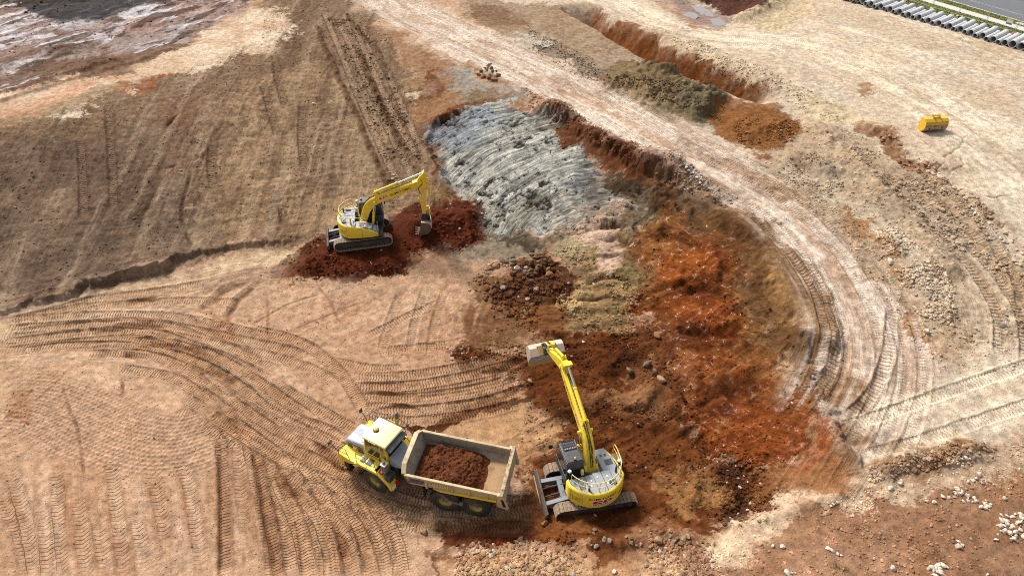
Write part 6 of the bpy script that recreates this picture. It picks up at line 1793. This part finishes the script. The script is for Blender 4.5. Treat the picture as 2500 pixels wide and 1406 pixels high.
    MB().tube([(.35, -1.42, 3.15), (.35, -1.42, 1.8)], .018, 6).tube([(.6, -1.38, 2.5), (-.65, -1.40, 2.4)], .016, 6).build("ladder_rail", DGREY, K, F)
    MB().box(.28, .36, -1.58, -1.30, 3.05, 3.45).build("wing_mirror", HUB, K, F, bevel=0.02)
    MB().box(.18, .30, -1.50, -1.28, 2.80, 3.05).build("work_lamp", RAILY, K, F, bevel=0.02)
    # ---- load: a heap of dark red soil lying in the body
    n = 130; m_ = 88
    vs = []; fs = []
    rg = np.random.default_rng(5)
    gx = np.linspace(-1.35, 2.55, n); gy = np.linspace(-1.30, 1.30, m_)
    XX, YY = np.meshgrid(gx, gy)
    h = 0.52 * np.exp(-((XX - .85) / 1.85) ** 4) * np.exp(-(YY / 1.36) ** 6) + .20 * np.exp(-((XX - .2) / .8) ** 2 - (YY / .9) ** 2)
    h += (.26 * fbm(XX * 1.0, YY * 1.0, .6, 5, 3, .62) + .16 * (.15 - np.abs(fbm(XX, YY, .22, 3, 7)))) * np.clip(h * 3, 0, 1)
    edge = np.clip((XX + 1.30) / .9, 0, 1) * np.clip((1.30 - np.abs(YY)) / .1, 0, 1)
    hh = 1.71 + h * np.clip(edge * 1.4, 0, 1) + .10 * np.clip((XX - .6) / 2, 0, 1)
    for j in range(m_):
        for i in range(n):
            vs.append((XX[j, i], YY[j, i], hh[j, i]))
    for j in range(m_ - 1):
        for i in range(n - 1):
            q = j * n + i; fs.append((q, q + 1, q + n + 1, q + n))
    b = len(vs)
    vs += [(gx[0], gy[0], 1.68), (gx[-1], gy[0], 1.68), (gx[-1], gy[-1], 1.30), (gx[0], gy[-1], 1.30)]
    me = bpy.data.meshes.new("soil_load"); me.from_pydata(vs, [], fs); me.shade_smooth()
    lm = worn("red_soil_load", (.085, .026, .012), dirt=(.15, .060, .022), rough=.95, amount=.55, scale=2.6, bump=.06, spec=.05)
    me.materials.append(lm)
    L = bpy.data.objects.new("soil_load", me); link(L)
    L.matrix_world = T(*K.location) @ R(yaw, 'Z')
    cl = MB(); rc = random.Random(8)
    ico = bmesh.new(); bmesh.ops.create_icosphere(ico, subdivisions=1, radius=1.0)
    iv = [v.co.copy() for v in ico.verts]; fi = [tuple(v.index for v in f_.verts) for f_ in ico.faces]; ico.free()
    for _ in range(260):
        i_ = rc.randrange(8, n - 4); j_ = rc.randrange(4, m_ - 4)
        if h[j_, i_] < .12: continue
        s_ = .02 + .07 * rc.random() ** 3
        cl.add([(XX[j_, i_] + v.x * s_ * rc.uniform(.7, 1.2), YY[j_, i_] + v.y * s_ * rc.uniform(.7, 1.2), hh[j_, i_] + v.z * s_ * rc.uniform(.5, .9)) for v in iv], fi)
    co_ = cl.build("soil_clods", lm, L, smooth=0); co_["kind"] = "stuff" 
    tag(L, "heap of dark red soil lying in the truck's cream tipping body", "soil heap")
    return K
TRUCK = dump_truck()

SCX, SCY = 4.25, 22.65
NEAR_EX = excavator((SCX, SCY, ground_z(SCX, SCY) - .04), math.radians(10), math.radians(105.5 - 10), math.radians(32), math.radians(-24), math.radians(-27), 'mud',
          "yellow excavator with boom stretched over the slope, wide bucket and tail lettering facing us")
FCX, FCY = -11.9, 45.6
FAR_EX = excavator((FCX, FCY, ground_z(FCX, FCY) - .04), math.radians(13), math.radians(5 - 13), math.radians(34), math.radians(-88), math.radians(-8), 'dig',
          "yellow excavator seen side-on, standing on dark red fill with bucket on the ground")
ORD = 'first second third fourth fifth sixth seventh eighth ninth tenth eleventh twelfth thirteenth fourteenth fifteenth sixteenth seventeenth eighteenth nineteenth twentieth'.split()
# ================================================================== street edge behind the fence (top right)
FD = Vector((-1.9, 3.2, 0)).normalized()          # along the fence, away from the camera
FN = Vector((FD.y, -FD.x, 0))                     # across it, towards the street
F0 = Vector((57.15, 79.69, 5.15))                 # nearest fence joint in view
ZS = 5.16
def strip(name, a0, a1, c0, c1, z, mat, label, cat, thick=0.0, na=60, nc=6, rough=0.0, seed=1):
    rg = np.random.default_rng(seed)
    vs = []; fs = []
    for i in range(na + 1):
        for j in range(nc + 1):
            p = F0 + FD * (a0 + (a1 - a0) * i / na) + FN * (c0 + (c1 - c0) * j / nc)
            vs.append((p.x, p.y, z + rough * rg.normal()))
    for i in range(na):
        for j in range(nc):
            q = i * (nc + 1) + j; fs.append((q, q + nc + 1, q + nc + 2, q + 1))
    me = bpy.data.meshes.new(name); me.from_pydata(vs, [], fs); me.shade_smooth(); me.materials.append(mat)
    bm = bmesh.new(); bm.from_mesh(me); bmesh.ops.recalc_face_normals(bm, faces=bm.faces)
    if bm.faces[0].normal.z < 0: bmesh.ops.reverse_faces(bm, faces=bm.faces)
    bm.to_mesh(me); bm.free()
    o = bpy.data.objects.new(name, me); link(o)
    if thick:
        s = o.modifiers.new("thickness", 'SOLIDIFY'); s.thickness = thick; s.offset = -1
    return tag(o, label, cat, kind="structure")
LAWN = worn("mown_lawn", (0.125, 0.145, 0.035), dirt=(0.20, 0.17, 0.07), rough=0.95, amount=0.45, scale=0.9, bump=0.02, spec=0.1)
CONC = worn("pale_concrete", (0.52, 0.49, 0.43), dirt=(0.40, 0.36, 0.30), rough=0.85, amount=0.35, scale=0.7)
ASPH = worn("asphalt", (0.115, 0.12, 0.13), dirt=(0.15, 0.15, 0.15), rough=0.9, amount=0.3, scale=0.5)
strip("grass_verge", -40, 70, -1.05, 1.75, ZS, LAWN, "green grass strip along the temporary fence", "grass verge", rough=0.012)
strip("footpath", -40, 70, 1.75, 3.15, ZS + 0.02, CONC, "pale concrete footpath beyond the fence", "footpath", 0.1)
strip("grass_verge", -40, 70, 3.15, 4.75, ZS, LAWN, "narrow green verge between footpath and street", "grass verge", rough=0.012, seed=2)
strip("kerb", -40, 70, 4.75, 4.92, ZS + 0.03, CONC, "concrete kerb along the street", "kerb", 0.16)
strip("road", -40, 70, 4.92, 13.5, ZS - 0.10, ASPH, "grey asphalt street at the corner of the site", "road", 0.05)
strip("kerb", -40, 70, 13.5, 13.67, ZS + 0.03, CONC, "concrete kerb on the far side of the street", "kerb", 0.16)
# joints of the path
for k in range(30):
    pass
slab = MB()
p = F0 + FD * 1.2 + FN * 3.95
for q in (0,):
    slab.M = T(p.x, p.y, ZS + .02) @ R(math.atan2(FD.y, FD.x), 'Z')
    slab.box(-.75, .75, -.35, .35, -.05, .02)
so_ = slab.build("service_pit_lid", CONC, None, bevel=0.01); tag(so_, "grey concrete pit lid set in the narrow verge", "pit lid")
# grass blades on both verges
rg = np.random.default_rng(3)
nb = 9000
a = rg.uniform(-12, 22, nb); c = np.where(rg.random(nb) < .62, rg.uniform(-1.15, 1.7, nb), rg.uniform(3.2, 4.7, nb))
bx = F0.x + FD.x * a + FN.x * c; by = F0.y + FD.y * a + FN.y * c
hgt = rg.uniform(.04, .13, nb); ang = rg.uniform(0, 6.28, nb); wd = rg.uniform(.03, .07, nb); lean = rg.normal(0, .05, (nb, 2))
V = np.zeros((nb, 3, 3)); V[:, 0] = np.c_[bx - np.cos(ang) * wd, by - np.sin(ang) * wd, np.full(nb, ZS)]
V[:, 1] = np.c_[bx + np.cos(ang) * wd, by + np.sin(ang) * wd, np.full(nb, ZS)]; V[:, 2] = np.c_[bx + lean[:, 0], by + lean[:, 1], ZS + hgt]
me = bpy.data.meshes.new("grass"); me.from_pydata(V.reshape(-1, 3).tolist(), [], np.arange(nb * 3).reshape(-1, 3).tolist())
me.materials.append(worn("grass_blades", (0.12, 0.15, 0.03), dirt=(0.24, 0.20, 0.07), rough=0.9, amount=0.5, scale=1.3, spec=0.2))
o = bpy.data.objects.new("grass", me); link(o); tag(o, "short grass blades on the verges by the street", "grass", kind="stuff")

# ---- temporary fence panels, feet and sign
GALV = principled("galvanised_steel", (0.50, 0.52, 0.54), 0.4, 0.7)
PLAST = worn("orange_plastic", (0.55, 0.13, 0.05), dirt=(0.4, 0.22, 0.14), rough=0.6, amount=0.3, scale=3)
PLASTY = worn("pale_yellow_plastic", (0.55, 0.47, 0.20), dirt=(0.4, 0.34, 0.2), rough=0.6, amount=0.3, scale=3)
PL = 3.42
pan = {}
def panel_meshes():
    fr = MB()
    fr.tube([(0.05, 0, .12), (0.05, 0, 2.1)], .021, 6)
    m1 = fr.mesh("upright", GALV)
    rl = MB().tube([(0.05, 0, 0), (PL - .05, 0, 0)], .019, 6)
    m2 = rl.mesh("rail", GALV)
    w = MB()
    for k in range(44):
        x = .12 + k * (PL - .24) / 43
        w.tube([(x, 0, .22), (x, 0, 2.08)], .0022, 3)
    for k in range(7):
        z = .4 + k * .26
        w.tube([(.05, 0.004, z), (PL - .05, 0.004, z)], .0022, 3)
    m3 = w.mesh("wire_infill", GALV, 0)
    return m1, m2, m3
pm = panel_meshes()
fang = math.atan2(FD.y, FD.x)
for k in range(-2, 8):
    P = F0 + FD * (k * PL)
    pe = empty("temporary_fence", P, fang)
    pe.rotation_euler = (random.uniform(-.012, .012), 0, fang + random.uniform(-.01, .01))
    tag(pe, "%s wire mesh fence section beyond the signed one, behind the pipes" % ORD[k - 1] if k > 0 else "%s wire mesh fence section nearer than the signed one" % ORD[-k - 1] if k < 0 else "wire mesh fence panel carrying the small yellow and blue sign", "fence", "temporary fence panels")
    place("upright", pm[0], pe, Matrix.Identity(4)); place("upright", pm[0], pe, T(PL - .1, 0, 0))
    place("rail", pm[1], pe, T(0, 0, 2.08)); place("rail", pm[1], pe, T(0, 0, .22))
    wi = place("wire_infill", pm[2], pe, Matrix.Identity(4)); wi["kind"] = "stuff"
    fb = MB(); fb.M = T(P.x, P.y, ZS) @ R(fang + math.pi / 2 + random.uniform(-.2, .2), 'Z')
    fb.prism([(-.32, 0), (.32, 0), (.28, .13), (-.28, .13)], -.11, .11)
    f_ = fb.build("fence_block", PLASTY if k in (2, 3) else PLAST, None, bevel=0.02)
    tag(f_, ("%s block under the fence joints, counted from the near end" % ORD[k + 2]) + (", pale yellow" if k in (2, 3) else ", orange"), "fence block", "fence blocks")
sg = MB(); P = F0 + FD * 0.95 - FN * .03 + Vector((0, 0, 1.05))
sg.M = T(*P) @ R(fang, 'Z'); sg.box(-.35, .35, -.006, .006, -.28, .28)
sgn = sg.build("fence_sign", principled("sign_white", (.7, .72, .75), .5), None); tag(sgn, "small yellow, white and blue sign hung on the temporary fence", "sign")
for (z0, z1, m) in ((.12, .27, principled("sign_yellow", (.75, .68, .10), .5)), (-.27, -.10, principled("sign_blue", (.10, .16, .42), .5))):
    for sd in (-1, 1):
        b_ = MB(); b_.M = sg.M; b_.box(-.33, .33, sd * .0075 - .001, sd * .0075 + .001, z0, z1); b_.build("sign_band", m, sgn)

# ---- row of concrete pipes
PIPE = worn("concrete_pipe", (0.46, 0.47, 0.48), dirt=(0.36, 0.34, 0.31), rough=0.85, amount=0.4, scale=1.2, bump=0.003)
def pipe_mesh(r, ln):
    m = MB(); t = r * .17
    m.lathe([(r * 1.0, 0), (r, ln - .22), (r * 1.13, ln - .18), (r * 1.13, ln), (r - t, ln), (r - t, 0)], (0, 0, 0), (0, 1, 0), 24, close=True)
    return m.mesh("concrete_pipe", PIPE, 40)
PB = pipe_mesh(.35, 3.2); PS = pipe_mesh(.26, 3.05); PXL = pipe_mesh(.42, 3.3)
pd = Vector((.777, .629, 0)); fd = Vector((.569, -.822, 0))
start = Vector((43.83, 90.73, 0)) - fd * 4.2
pos = 0.0; seq = 'BSBSBSBBSBSBSBSBSBSBSBSBSBSBSBSBSBSBXX'
for i, ch in enumerate(seq):
    r_ = {'B': .35, 'S': .26, 'X': .42}[ch]
    if i: pos += r_ * 1.0 + .005
    p = start + fd * pos + pd * (random.uniform(-.12, .12) - (.3 if ch == 'S' else 0))
    pos += r_ * 1.0 + .005
    if ch == 'B': pos += .015
    z = ground_z(p.x, p.y); z = max(z, ground_z(p.x + pd.x * 2.5, p.y + pd.y * 2.5))
    o = bpy.data.objects.new("concrete_pipe", {'B': PB, 'S': PS, 'X': PXL}[ch]); link(o)
    o.location = (p.x, p.y, z + r_ * 1.0 - .02)
    o.rotation_euler = (0, 0, math.atan2(pd.y, pd.x) - math.pi / 2 + random.uniform(-.012, .012))
    if ch == 'X':
        tag(o, "widest grey concrete pipe at the near end of the row" if i == len(seq) - 1 else "second widest-bore concrete pipe from the near end of the row", "pipe", "concrete pipes in a row")
    else:
        nth = ORD[seq[i + 1:].count(ch)]
        tag(o, ("%s wide grey concrete pipe of the row, counted from the near end" if ch == 'B' else "%s narrow grey concrete pipe of the row, counted from the near end") % nth, "pipe", "concrete pipes in a row")
for k in range(3):
    o = bpy.data.objects.new("concrete_pipe", PB); link(o)
    x, y = ray_xy(-6 + 22 * k, 8 - 7 * k, 3.6)
    o.location = (x, y, ground_z(x, y) + .36); o.rotation_euler = (0, 0, math.radians(-12))
    tag(o, ["grey concrete pipe at the very corner behind the dark soil bank", "grey concrete pipe second from the far corner behind the dark bank", "grey concrete pipe innermost of the three behind the dark bank"][k], "pipe", "pipes in the far corner")

# ---- puddle
WATER = principled("muddy_water", (0.22, 0.19, 0.17), 0.04, 0.0, 0.8)
def puddle(pts, dz, label):
    P = [spot(a, b) for a, b in pts]
    z = sorted(p.z for p in P)[len(P) // 2] + dz
    c = curve(pts + pts[:1], .4)[:-1]
    me = bpy.data.meshes.new("puddle"); me.from_pydata([(x, y, z) for x, y in c], [], [tuple(range(len(c)))])
    me.materials.append(WATER); o = bpy.data.objects.new("puddle", me); link(o)
    tag(o, label, "puddle", kind="structure")
puddle([(1668,36),(1684,31),(1704,38),(1698,46),(1678,45)], .04, "small pale puddle nearest the haul line, below the dark churned soil")
puddle([(1732,50),(1752,48),(1770,57),(1766,67),(1744,64)], .04, "bright puddle at the foot of the pale bank")
puddle([(1686,10),(1712,12),(1744,30),(1730,36),(1704,26)], .03, "longest muddy puddle, lying against the dark churned soil")

# ---- spare yellow bucket on the pad
s = spot(2272, 318)
be = empty("spare_bucket", (s.x, s.y, s.z), math.radians(97))
tag(be, "spare yellow wide bucket left alone on the pale ground", "excavator bucket")
SPB = worn("weathered_yellow_bucket", (0.66, 0.40, 0.02), dirt=(0.36, 0.22, 0.08), rough=0.55, amount=0.4, scale=2.5)
bm_ = MB(); make_bucket(bm_, 2.05)
BKM = T(0, 0, 1.14)
bo = bm_.build("bucket_shell", SPB, be, BKM, bevel=0.008)
MB().prism([(-.22, .0), (.28, .0), (.2, .34), (-.14, .34)], -.30, -.25).prism([(-.22, .0), (.28, .0), (.2, .34), (-.14, .34)], .25, .30).build("bucket_ears", SPB, be, BKM, bevel=0.01)
MB().cyl((.02, -.34, .24), (.02, .34, .24), .045, 10).cyl((-.1, -.34, .06), (-.1, .34, .06), .045, 10).build("pin", RUST, be, BKM)
MB().prism([(-.53, -.45), (-.47, -.84), (-.25, -1.07), (.10, -1.18), (.10, -1.20), (-.26, -1.09), (-.49, -.85), (-.55, -.45)], -1.0, 1.0).build("wear_plate", RUST, be, BKM)
MB().prism([(-.45, -.16), (-.20, .03), (.30, .03), (.30, .0), (-.2, .0), (-.43, -.18)], -1.05, 1.05).build("top_plate", SPB, be, BKM)

# ================================================================== rocks
def rock_mesh(name, seed, mat, flat=.75, rough=.26, sub=2):
    bm = bmesh.new(); bmesh.ops.create_icosphere(bm, subdivisions=sub, radius=1.0)
    rg_ = random.Random(seed)
    off = Vector((rg_.uniform(0, 50), rg_.uniform(0, 50), rg_.uniform(0, 50)))
    from mathutils import noise as mn
    st = Vector((rg_.uniform(.85, 1.25), rg_.uniform(.7, 1.0), flat * rg_.uniform(.8, 1.1)))
    # a few flat cleavage faces
    planes = [(Vector((rg_.gauss(0, 1), rg_.gauss(0, 1), rg_.gauss(0, .8))).normalized(), rg_.uniform(.52, .85)) for _ in range(11)]
    for v in bm.verts:
        d = v.co.normalized()
        r = 1 + rough * mn.noise(d * 1.6 + off) + rough * .5 * mn.noise(d * 4 + off)
        p = d * r
        for n_, h_ in planes:
            k = p.dot(n_) - h_
            if k > 0: p -= n_ * k * .9
        v.co = Vector((p.x * st.x, p.y * st.y, p.z * st.z))
    me = bpy.data.meshes.new(name); bm.to_mesh(me); bm.free()
    me.shade_smooth(); me.set_sharp_from_angle(angle=math.radians(32))
    me.materials.append(mat)
    return me
def rockmat(name, c, d, amt=.45, rough=.85):
    return worn(name, c, dirt=d, rough=rough, amount=amt, scale=1.1, bump=.04, spec=.2)
RM = {
 'brown': rockmat("brown_rock", (.16, .10, .06), (.10, .055, .03)),
 'tan': rockmat("tan_rock", (.30, .20, .11), (.17, .09, .045)),
 'orange': rockmat("orange_rock", (.26, .12, .045), (.13, .055, .025)),
 'dark': rockmat("dark_soil_caked_rock", (.11, .055, .03), (.065, .03, .018)),
 'grey': rockmat("grey_brown_rock", (.24, .20, .16), (.13, .09, .06)),
 'white': rockmat("white_limestone", (.56, .49, .39), (.34, .25, .17), .5),
 'wet': rockmat("wet_brown_rock", (.14, .095, .06), (.09, .05, .03), .4, .3),
}
RV = {k: [rock_mesh("rock", 10 * i + j, m) for j in range(5)] for i, (k, m) in enumerate(RM.items())}
def rock(px, py, size, kind, label, group=None, sink=.3, cat="rock", lift=0.0):
    p = spot(px, py)
    o = bpy.data.objects.new("rock", random.choice(RV[kind])); link(o)
    s_ = size * .5
    o.scale = (s_ * random.uniform(.9, 1.15), s_ * random.uniform(.9, 1.15), s_ * random.uniform(.85, 1.1))
    o.location = (p.x, p.y, p.z + s_ * (.75 - 2 * sink * .75) + lift)
    o.rotation_euler = (random.uniform(-.5, .5), random.uniform(-.5, .5), random.uniform(0, 6.28))
    return tag(o, label, cat, group)
G1 = "rocks of the small heap by the haul road"
for (x, y, sz, k, l) in [(1168,183,.55,'tan',0),(1180,190,.6,'orange',0),(1193,192,.6,'brown',0),(1206,197,.7,'orange',0),(1216,186,.55,'orange',0),(1174,174,.5,'tan',0),(1187,172,.55,'tan',.1),(1200,172,.5,'brown',.1),(1211,176,.45,'brown',0),(1192,162,.5,'tan',0),(1190,180,.6,'tan',.4),(1203,185,.55,'brown',.35),(1197,170,.5,'tan',.5),(1176,182,.4,'brown',.3)]:
    rock(x, y, sz, k, "%s rock in the small heap beside the pale haul road" % k, G1, .25, lift=l)
G2 = "rocks of the dark heap in the pit"
rr_ = random.Random(4)
for i in range(26):
    a_ = rr_.uniform(0, 6.28); q = math.sqrt(rr_.random())
    x = 1305 + 62 * q * math.cos(a_); y = 662 + 40 * q * math.sin(a_)
    rock(x, y, rr_.uniform(.3, .8) * (1.1 - .4 * q), (kk := rr_.choice(['dark', 'dark', 'brown', 'orange'])), {'dark': 'soil-caked dark', 'brown': 'plain brown', 'orange': 'orange-stained'}[kk] + " rock in the dark soil heap in the middle of the pit", G2, .38, lift=.35 * (1 - q))
for (x, y, sz, k, l) in [(1228,706,.8,'grey',"flat grey-brown boulder at the foot of the dark heap"),(1536,907,.72,'wet',"roundest wet boulder on the dark floor below the orange slope"),(1579,893,.8,'brown',"elongated brown boulder below the orange slope"),(1599,908,.55,'brown',"small smooth brown boulder between two larger ones below the orange slope"),(1614,929,.75,'tan',"tan boulder nearest the excavator arm below the orange slope"),
    (1606,822,.75,'orange',"orange boulder lying at the foot of the orange slope"),(2148,566,.5,'tan',"tan stone at the road-side edge of the gravel bank"),(2173,641,.55,'white',"white stone lying in brown gravel beside the haul road bend"),(2262,811,.5,'white',"cream boulder at the lower end of the brown strip by the haul road"),
    (2448,797,.45,'grey',"grey stone among clods near the right edge"),(1985,922,.35,'grey',"grey stone on the inner edge of the haul road bend"),(1036,1300,.55,'tan',"tan stone on the wheel-marked floor below the dump truck"),(1606,1322,.55,'tan',"pale tan stone on the crest of the bank behind the near excavator"),
    (1500,1396,.35,'white',"white stone at the bottom edge of the picture below the bank"),(1294,932,.5,'tan',"tan stone half buried on the floor beside the excavator stick"),(1330,1278,.4,'orange',"orange stone beside the foot of the dozer blade"),(767,255,.4,'white',"white stone alone on the brown batter")]:
    rock(x, y, sz, k, l, None, .28)
G3 = "brown stones on the bank behind the near excavator"
for i in range(34):
    x = rr_.uniform(1440, 1740); y = 1300 + rr_.uniform(-10, 36) + (x - 1440) * .05
    rock(x, y, rr_.uniform(.16, .36), (kk := rr_.choice(['brown', 'tan', 'brown', 'grey'])), "small " + kk + " stone on the bank below the near excavator", G3, .3)
G4 = "stones on the low ridge at lower right"
for i in range(30):
    t = rr_.random(); x = 2130 + 290 * t; y = 1165 - 62 * t + rr_.uniform(-14, 14)
    rock(x, y, rr_.uniform(.12, .30), (kk := rr_.choice(['brown', 'grey', 'tan', 'white'])), kk + " stone on the low rubble ridge at lower right", G4, .3)
G5 = "gravel bank stones"
for i in range(34):
    t = rr_.random(); x = 2150 + 150 * t + rr_.uniform(-25, 30); y = 575 + 170 * t + rr_.uniform(-30, 30)
    rock(x, y, rr_.uniform(.12, .26), (kk := rr_.choice(['grey', 'grey', 'tan', 'white'])), kk + " stone on the gravel bank outside the haul road bend", G5, .3)
G6 = {'A': "white rocks strewn in a line at lower right", 'B': "white rocks heaped by the right edge", 'C': "white rocks of the small patch at the bottom", 'D': "scattered white stones at lower right"}
for i in range(34):
    t = rr_.random(); rock(2330 + 85 * t + rr_.uniform(-9, 9), 1195 + 42 * t + rr_.uniform(-10, 10), rr_.uniform(.10, .30), 'white', "white rock in the diagonal line on brown ground at lower right", G6['A'], .32)
for i in range(46):
    t = rr_.random(); rock(2430 + 70 * rr_.random(), 1255 + 62 * rr_.random(), rr_.uniform(.10, .34), 'white', "white rock in the heap at the lower right edge", G6['B'], .3)
for i in range(20):
    rock(2292 + rr_.gauss(0, 13), 1392 + rr_.gauss(0, 9), rr_.uniform(.12, .36), 'white', "white rock in the patch at the bottom edge", G6['C'], .32)
for (x, y) in [(2340,1320),(2346,1328),(2336,1332),(2030,1346),(2044,1352),(2052,1356),(2022,1342),(2385,1168),(2395,1178),(2372,1172),(2360,1180),(2390,1160),(2195,1182),(2175,1190),(1888,1332),(1912,1337),(2262,1224),(2282,1228),(2350,1226),(1920,1398),(1932,1400),(2182,1388),(2450,1215),(2410,1400),(2318,1216),(2300,1214)]:
    rock(x + rr_.uniform(-3, 3), y + rr_.uniform(-3, 3), rr_.uniform(.16, .38), 'white', "white stone lying apart on the brown ground at lower right", G6['D'], .22)

# ---- gravel and clods: nobody could count these
ICO = bmesh.new(); bmesh.ops.create_icosphere(ICO, subdivisions=1, radius=1.0)
IV = np.array([v.co[:] for v in ICO.verts]); IF = np.array([[v.index for v in f.verts] for f in ICO.faces]); ICO.free()
def inside(P, x, y):
    r_ = False; j = len(P) - 1
    for i in range(len(P)):
        if (P[i][1] > y) != (P[j][1] > y) and x < (P[j][0] - P[i][0]) * (y - P[i][1]) / (P[j][1] - P[i][1] + 1e-12) + P[i][0]: r_ = not r_
        j = i
    return r_
def gravel_zone(pts, n, s0, s1, bias, rg, out, clump=True):
    P = GP(pts); lo = P.min(0); hi = P.max(0); got = 0; tries = 0
    while got < n and tries < n * 12:
        tries += 1
        x = rg.uniform(lo[0], hi[0]); y = rg.uniform(lo[1], hi[1])
        if not inside(P, x, y): continue
        if clump and float(vnoise(np.array([x / 1.7]), np.array([y / 1.7]), 5)[0]) + rg.uniform(-.5, .5) < -.1: continue
        s = s0 + (s1 - s0) * rg.random() ** 2.6
        out.append((x, y, s, bias)); got += 1
rgv = np.random.default_rng(21)
ST = []
FLOORZ = [(0,800),(700,640),(1100,680),(1250,900),(1280,1250),(1060,1400),(0,1400)]
for z_ in [([(2130,560),(2190,560),(2330,700),(2330,800),(2240,770)], 1800, .035, .15, 1.25), (BERM, 1900, .03, .11, 1.15), (WORK, 2200, .03, .11, .95), ([(1110,1330),(1400,1300),(1740,1300),(1740,1406),(1110,1406)], 2200, .03, .15, 1.1),
           ([(1750,1100),(1870,1100),(1870,1280),(1760,1290)], 800, .03, .13, 1.1), ([(1740,1340),(2120,1190),(2500,1080),(2500,1406),(1740,1406)], 1300, .025, .09, 1.5), ([(2120,1180),(2120,1140),(2300,1090),(2430,1090),(2430,1125),(2250,1150)], 900, .03, .12, 1.15),
           ([(1580,60),(1740,115),(1910,185),(2030,250),(2060,310),(1960,270),(1850,210),(1700,150)], 1200, .03, .12, 1.1), ([(700,620),(820,560),(1100,500),(1190,520),(1180,590),(960,670),(720,690)], 700, .04, .16, 1.25), (FIELD, 3000, .03, .10, 1.25),
           (FLOORZ, 1500, .02, .07, 1.1), (GREYF, 200, .04, .12, .5), ([(1480,180),(1590,200),(1770,260),(1760,300),(1600,260),(1490,220)], 700, .04, .16, 1.05), (ORANGE, 500, .03, .12, 1.0), ([(1180,740),(1180,650),(1300,610),(1390,660),(1390,750),(1260,780)], 700, .06, .26, 1.0), ([(1060,760),(1200,640),(1400,600),(1560,700),(1560,860),(1100,880)], 1500, .04, .14, 1.2),
           ([(1280,220),(1500,330),(1800,480),(1780,520),(1500,390),(1290,260)], 900, .04, .16, 1.2), ([(1290,70),(1440,140),(1500,210),(1420,190),(1290,120)], 700, .04, .13, .9), ([(800,40),(900,60),(1030,390),(960,480)], 900, .05, .18, 1.1),
           (FLAT, 400, .06, .2, .9), ([(2060,380),(2160,330),(2330,450),(2500,600),(2500,700),(2320,600)], 900, .05, .2, 1.1), ([(1900,400),(1990,380),(2060,450),(2010,500),(1930,450)], 500, .03, .12, 1.0), ([(1780,300),(1950,290),(1950,350),(1800,350)], 400, .05, .16, 1.3)]:
    gravel_zone(*z_, rgv, ST)
ST = np.array(ST); ns = len(ST)
Vg = np.zeros((ns, 12, 3), np.float32); Cg = np.zeros((ns, 12, 4), np.float32)
jit = rgv.uniform(.62, 1.25, (ns, 12, 1)); ang = rgv.uniform(0, 6.283, ns); fl = rgv.uniform(.55, .9, ns)
base = IV[None] * jit
ca, sa = np.cos(ang)[:, None], np.sin(ang)[:, None]
el = rgv.uniform(.8, 1.5, ns)[:, None]
bx = base[..., 0] * el; by = base[..., 1]
Vg[..., 0] = (bx * ca - by * sa); Vg[..., 1] = bx * sa + by * ca; Vg[..., 2] = base[..., 2] * fl[:, None]
Vg *= ST[:, 2][:, None, None]
_tonec = rgv.uniform(.75, 1.35, ns)
for i in range(ns):
    x, y, s, bias = ST[i]
    Vg[i] += (x, y, ground_z(x, y) + s * .25)
    j = int(np.clip(np.searchsorted(_rowY, y), 0, len(_rowY) - 1)); k = int(np.clip(np.searchsorted(X[j], x), 0, X.shape[1] - 1))
    c_ = C[j, k] * bias * _tonec[i]
    if rgv.random() < .02: c_ = np.array([.36, .31, .25]) * _tonec[i]
    Cg[i, :, :3] = np.clip(c_, .004, .6)
Fg = (IF[None] + (np.arange(ns) * 12)[:, None, None]).reshape(-1, 3)
me = bpy.data.meshes.new("gravel"); me.from_pydata(Vg.reshape(-1, 3).tolist(), [], Fg.tolist())
at_ = me.attributes.new("soil", 'FLOAT_COLOR', 'POINT'); at_.data.foreach_set("color", Cg.ravel())
me.materials.append(SOIL)
o = bpy.data.objects.new("gravel", me); link(o); tag(o, "loose stones and soil clods strewn over the site", "gravel", kind="stuff")

# ---- green weeds at the bottom edge
for (x, y, n_) in [(2040, 1386, 60), (2058, 1392, 40)]:
    p = spot(x, y); w_ = MB()
    for k in range(n_):
        a_ = random.uniform(0, 6.28); d_ = random.uniform(0, .32); bx_ = math.cos(a_) * d_; by_ = math.sin(a_) * d_
        h_ = random.uniform(.06, .22); b2 = random.uniform(0, 6.28); wv = .015
        z_ = ground_z(p.x + bx_, p.y + by_) - p.z
        w_.add([(bx_ - wv * math.cos(b2), by_ - wv * math.sin(b2), z_ - .01), (bx_ + wv * math.cos(b2), by_ + wv * math.sin(b2), z_ - .01), (bx_ + random.uniform(-.12, .12), by_ + random.uniform(-.12, .12), z_ + h_)], [(0, 1, 2)])
    o = w_.build("weed", principled("weed_green_%d" % x, (.10, .17, .03), .8), None, T(*p), smooth=0)
    tag(o, "green weed tuft at the bottom edge" if x == 2040 else "smaller green weed tuft beside the larger one at the bottom edge", "weed")
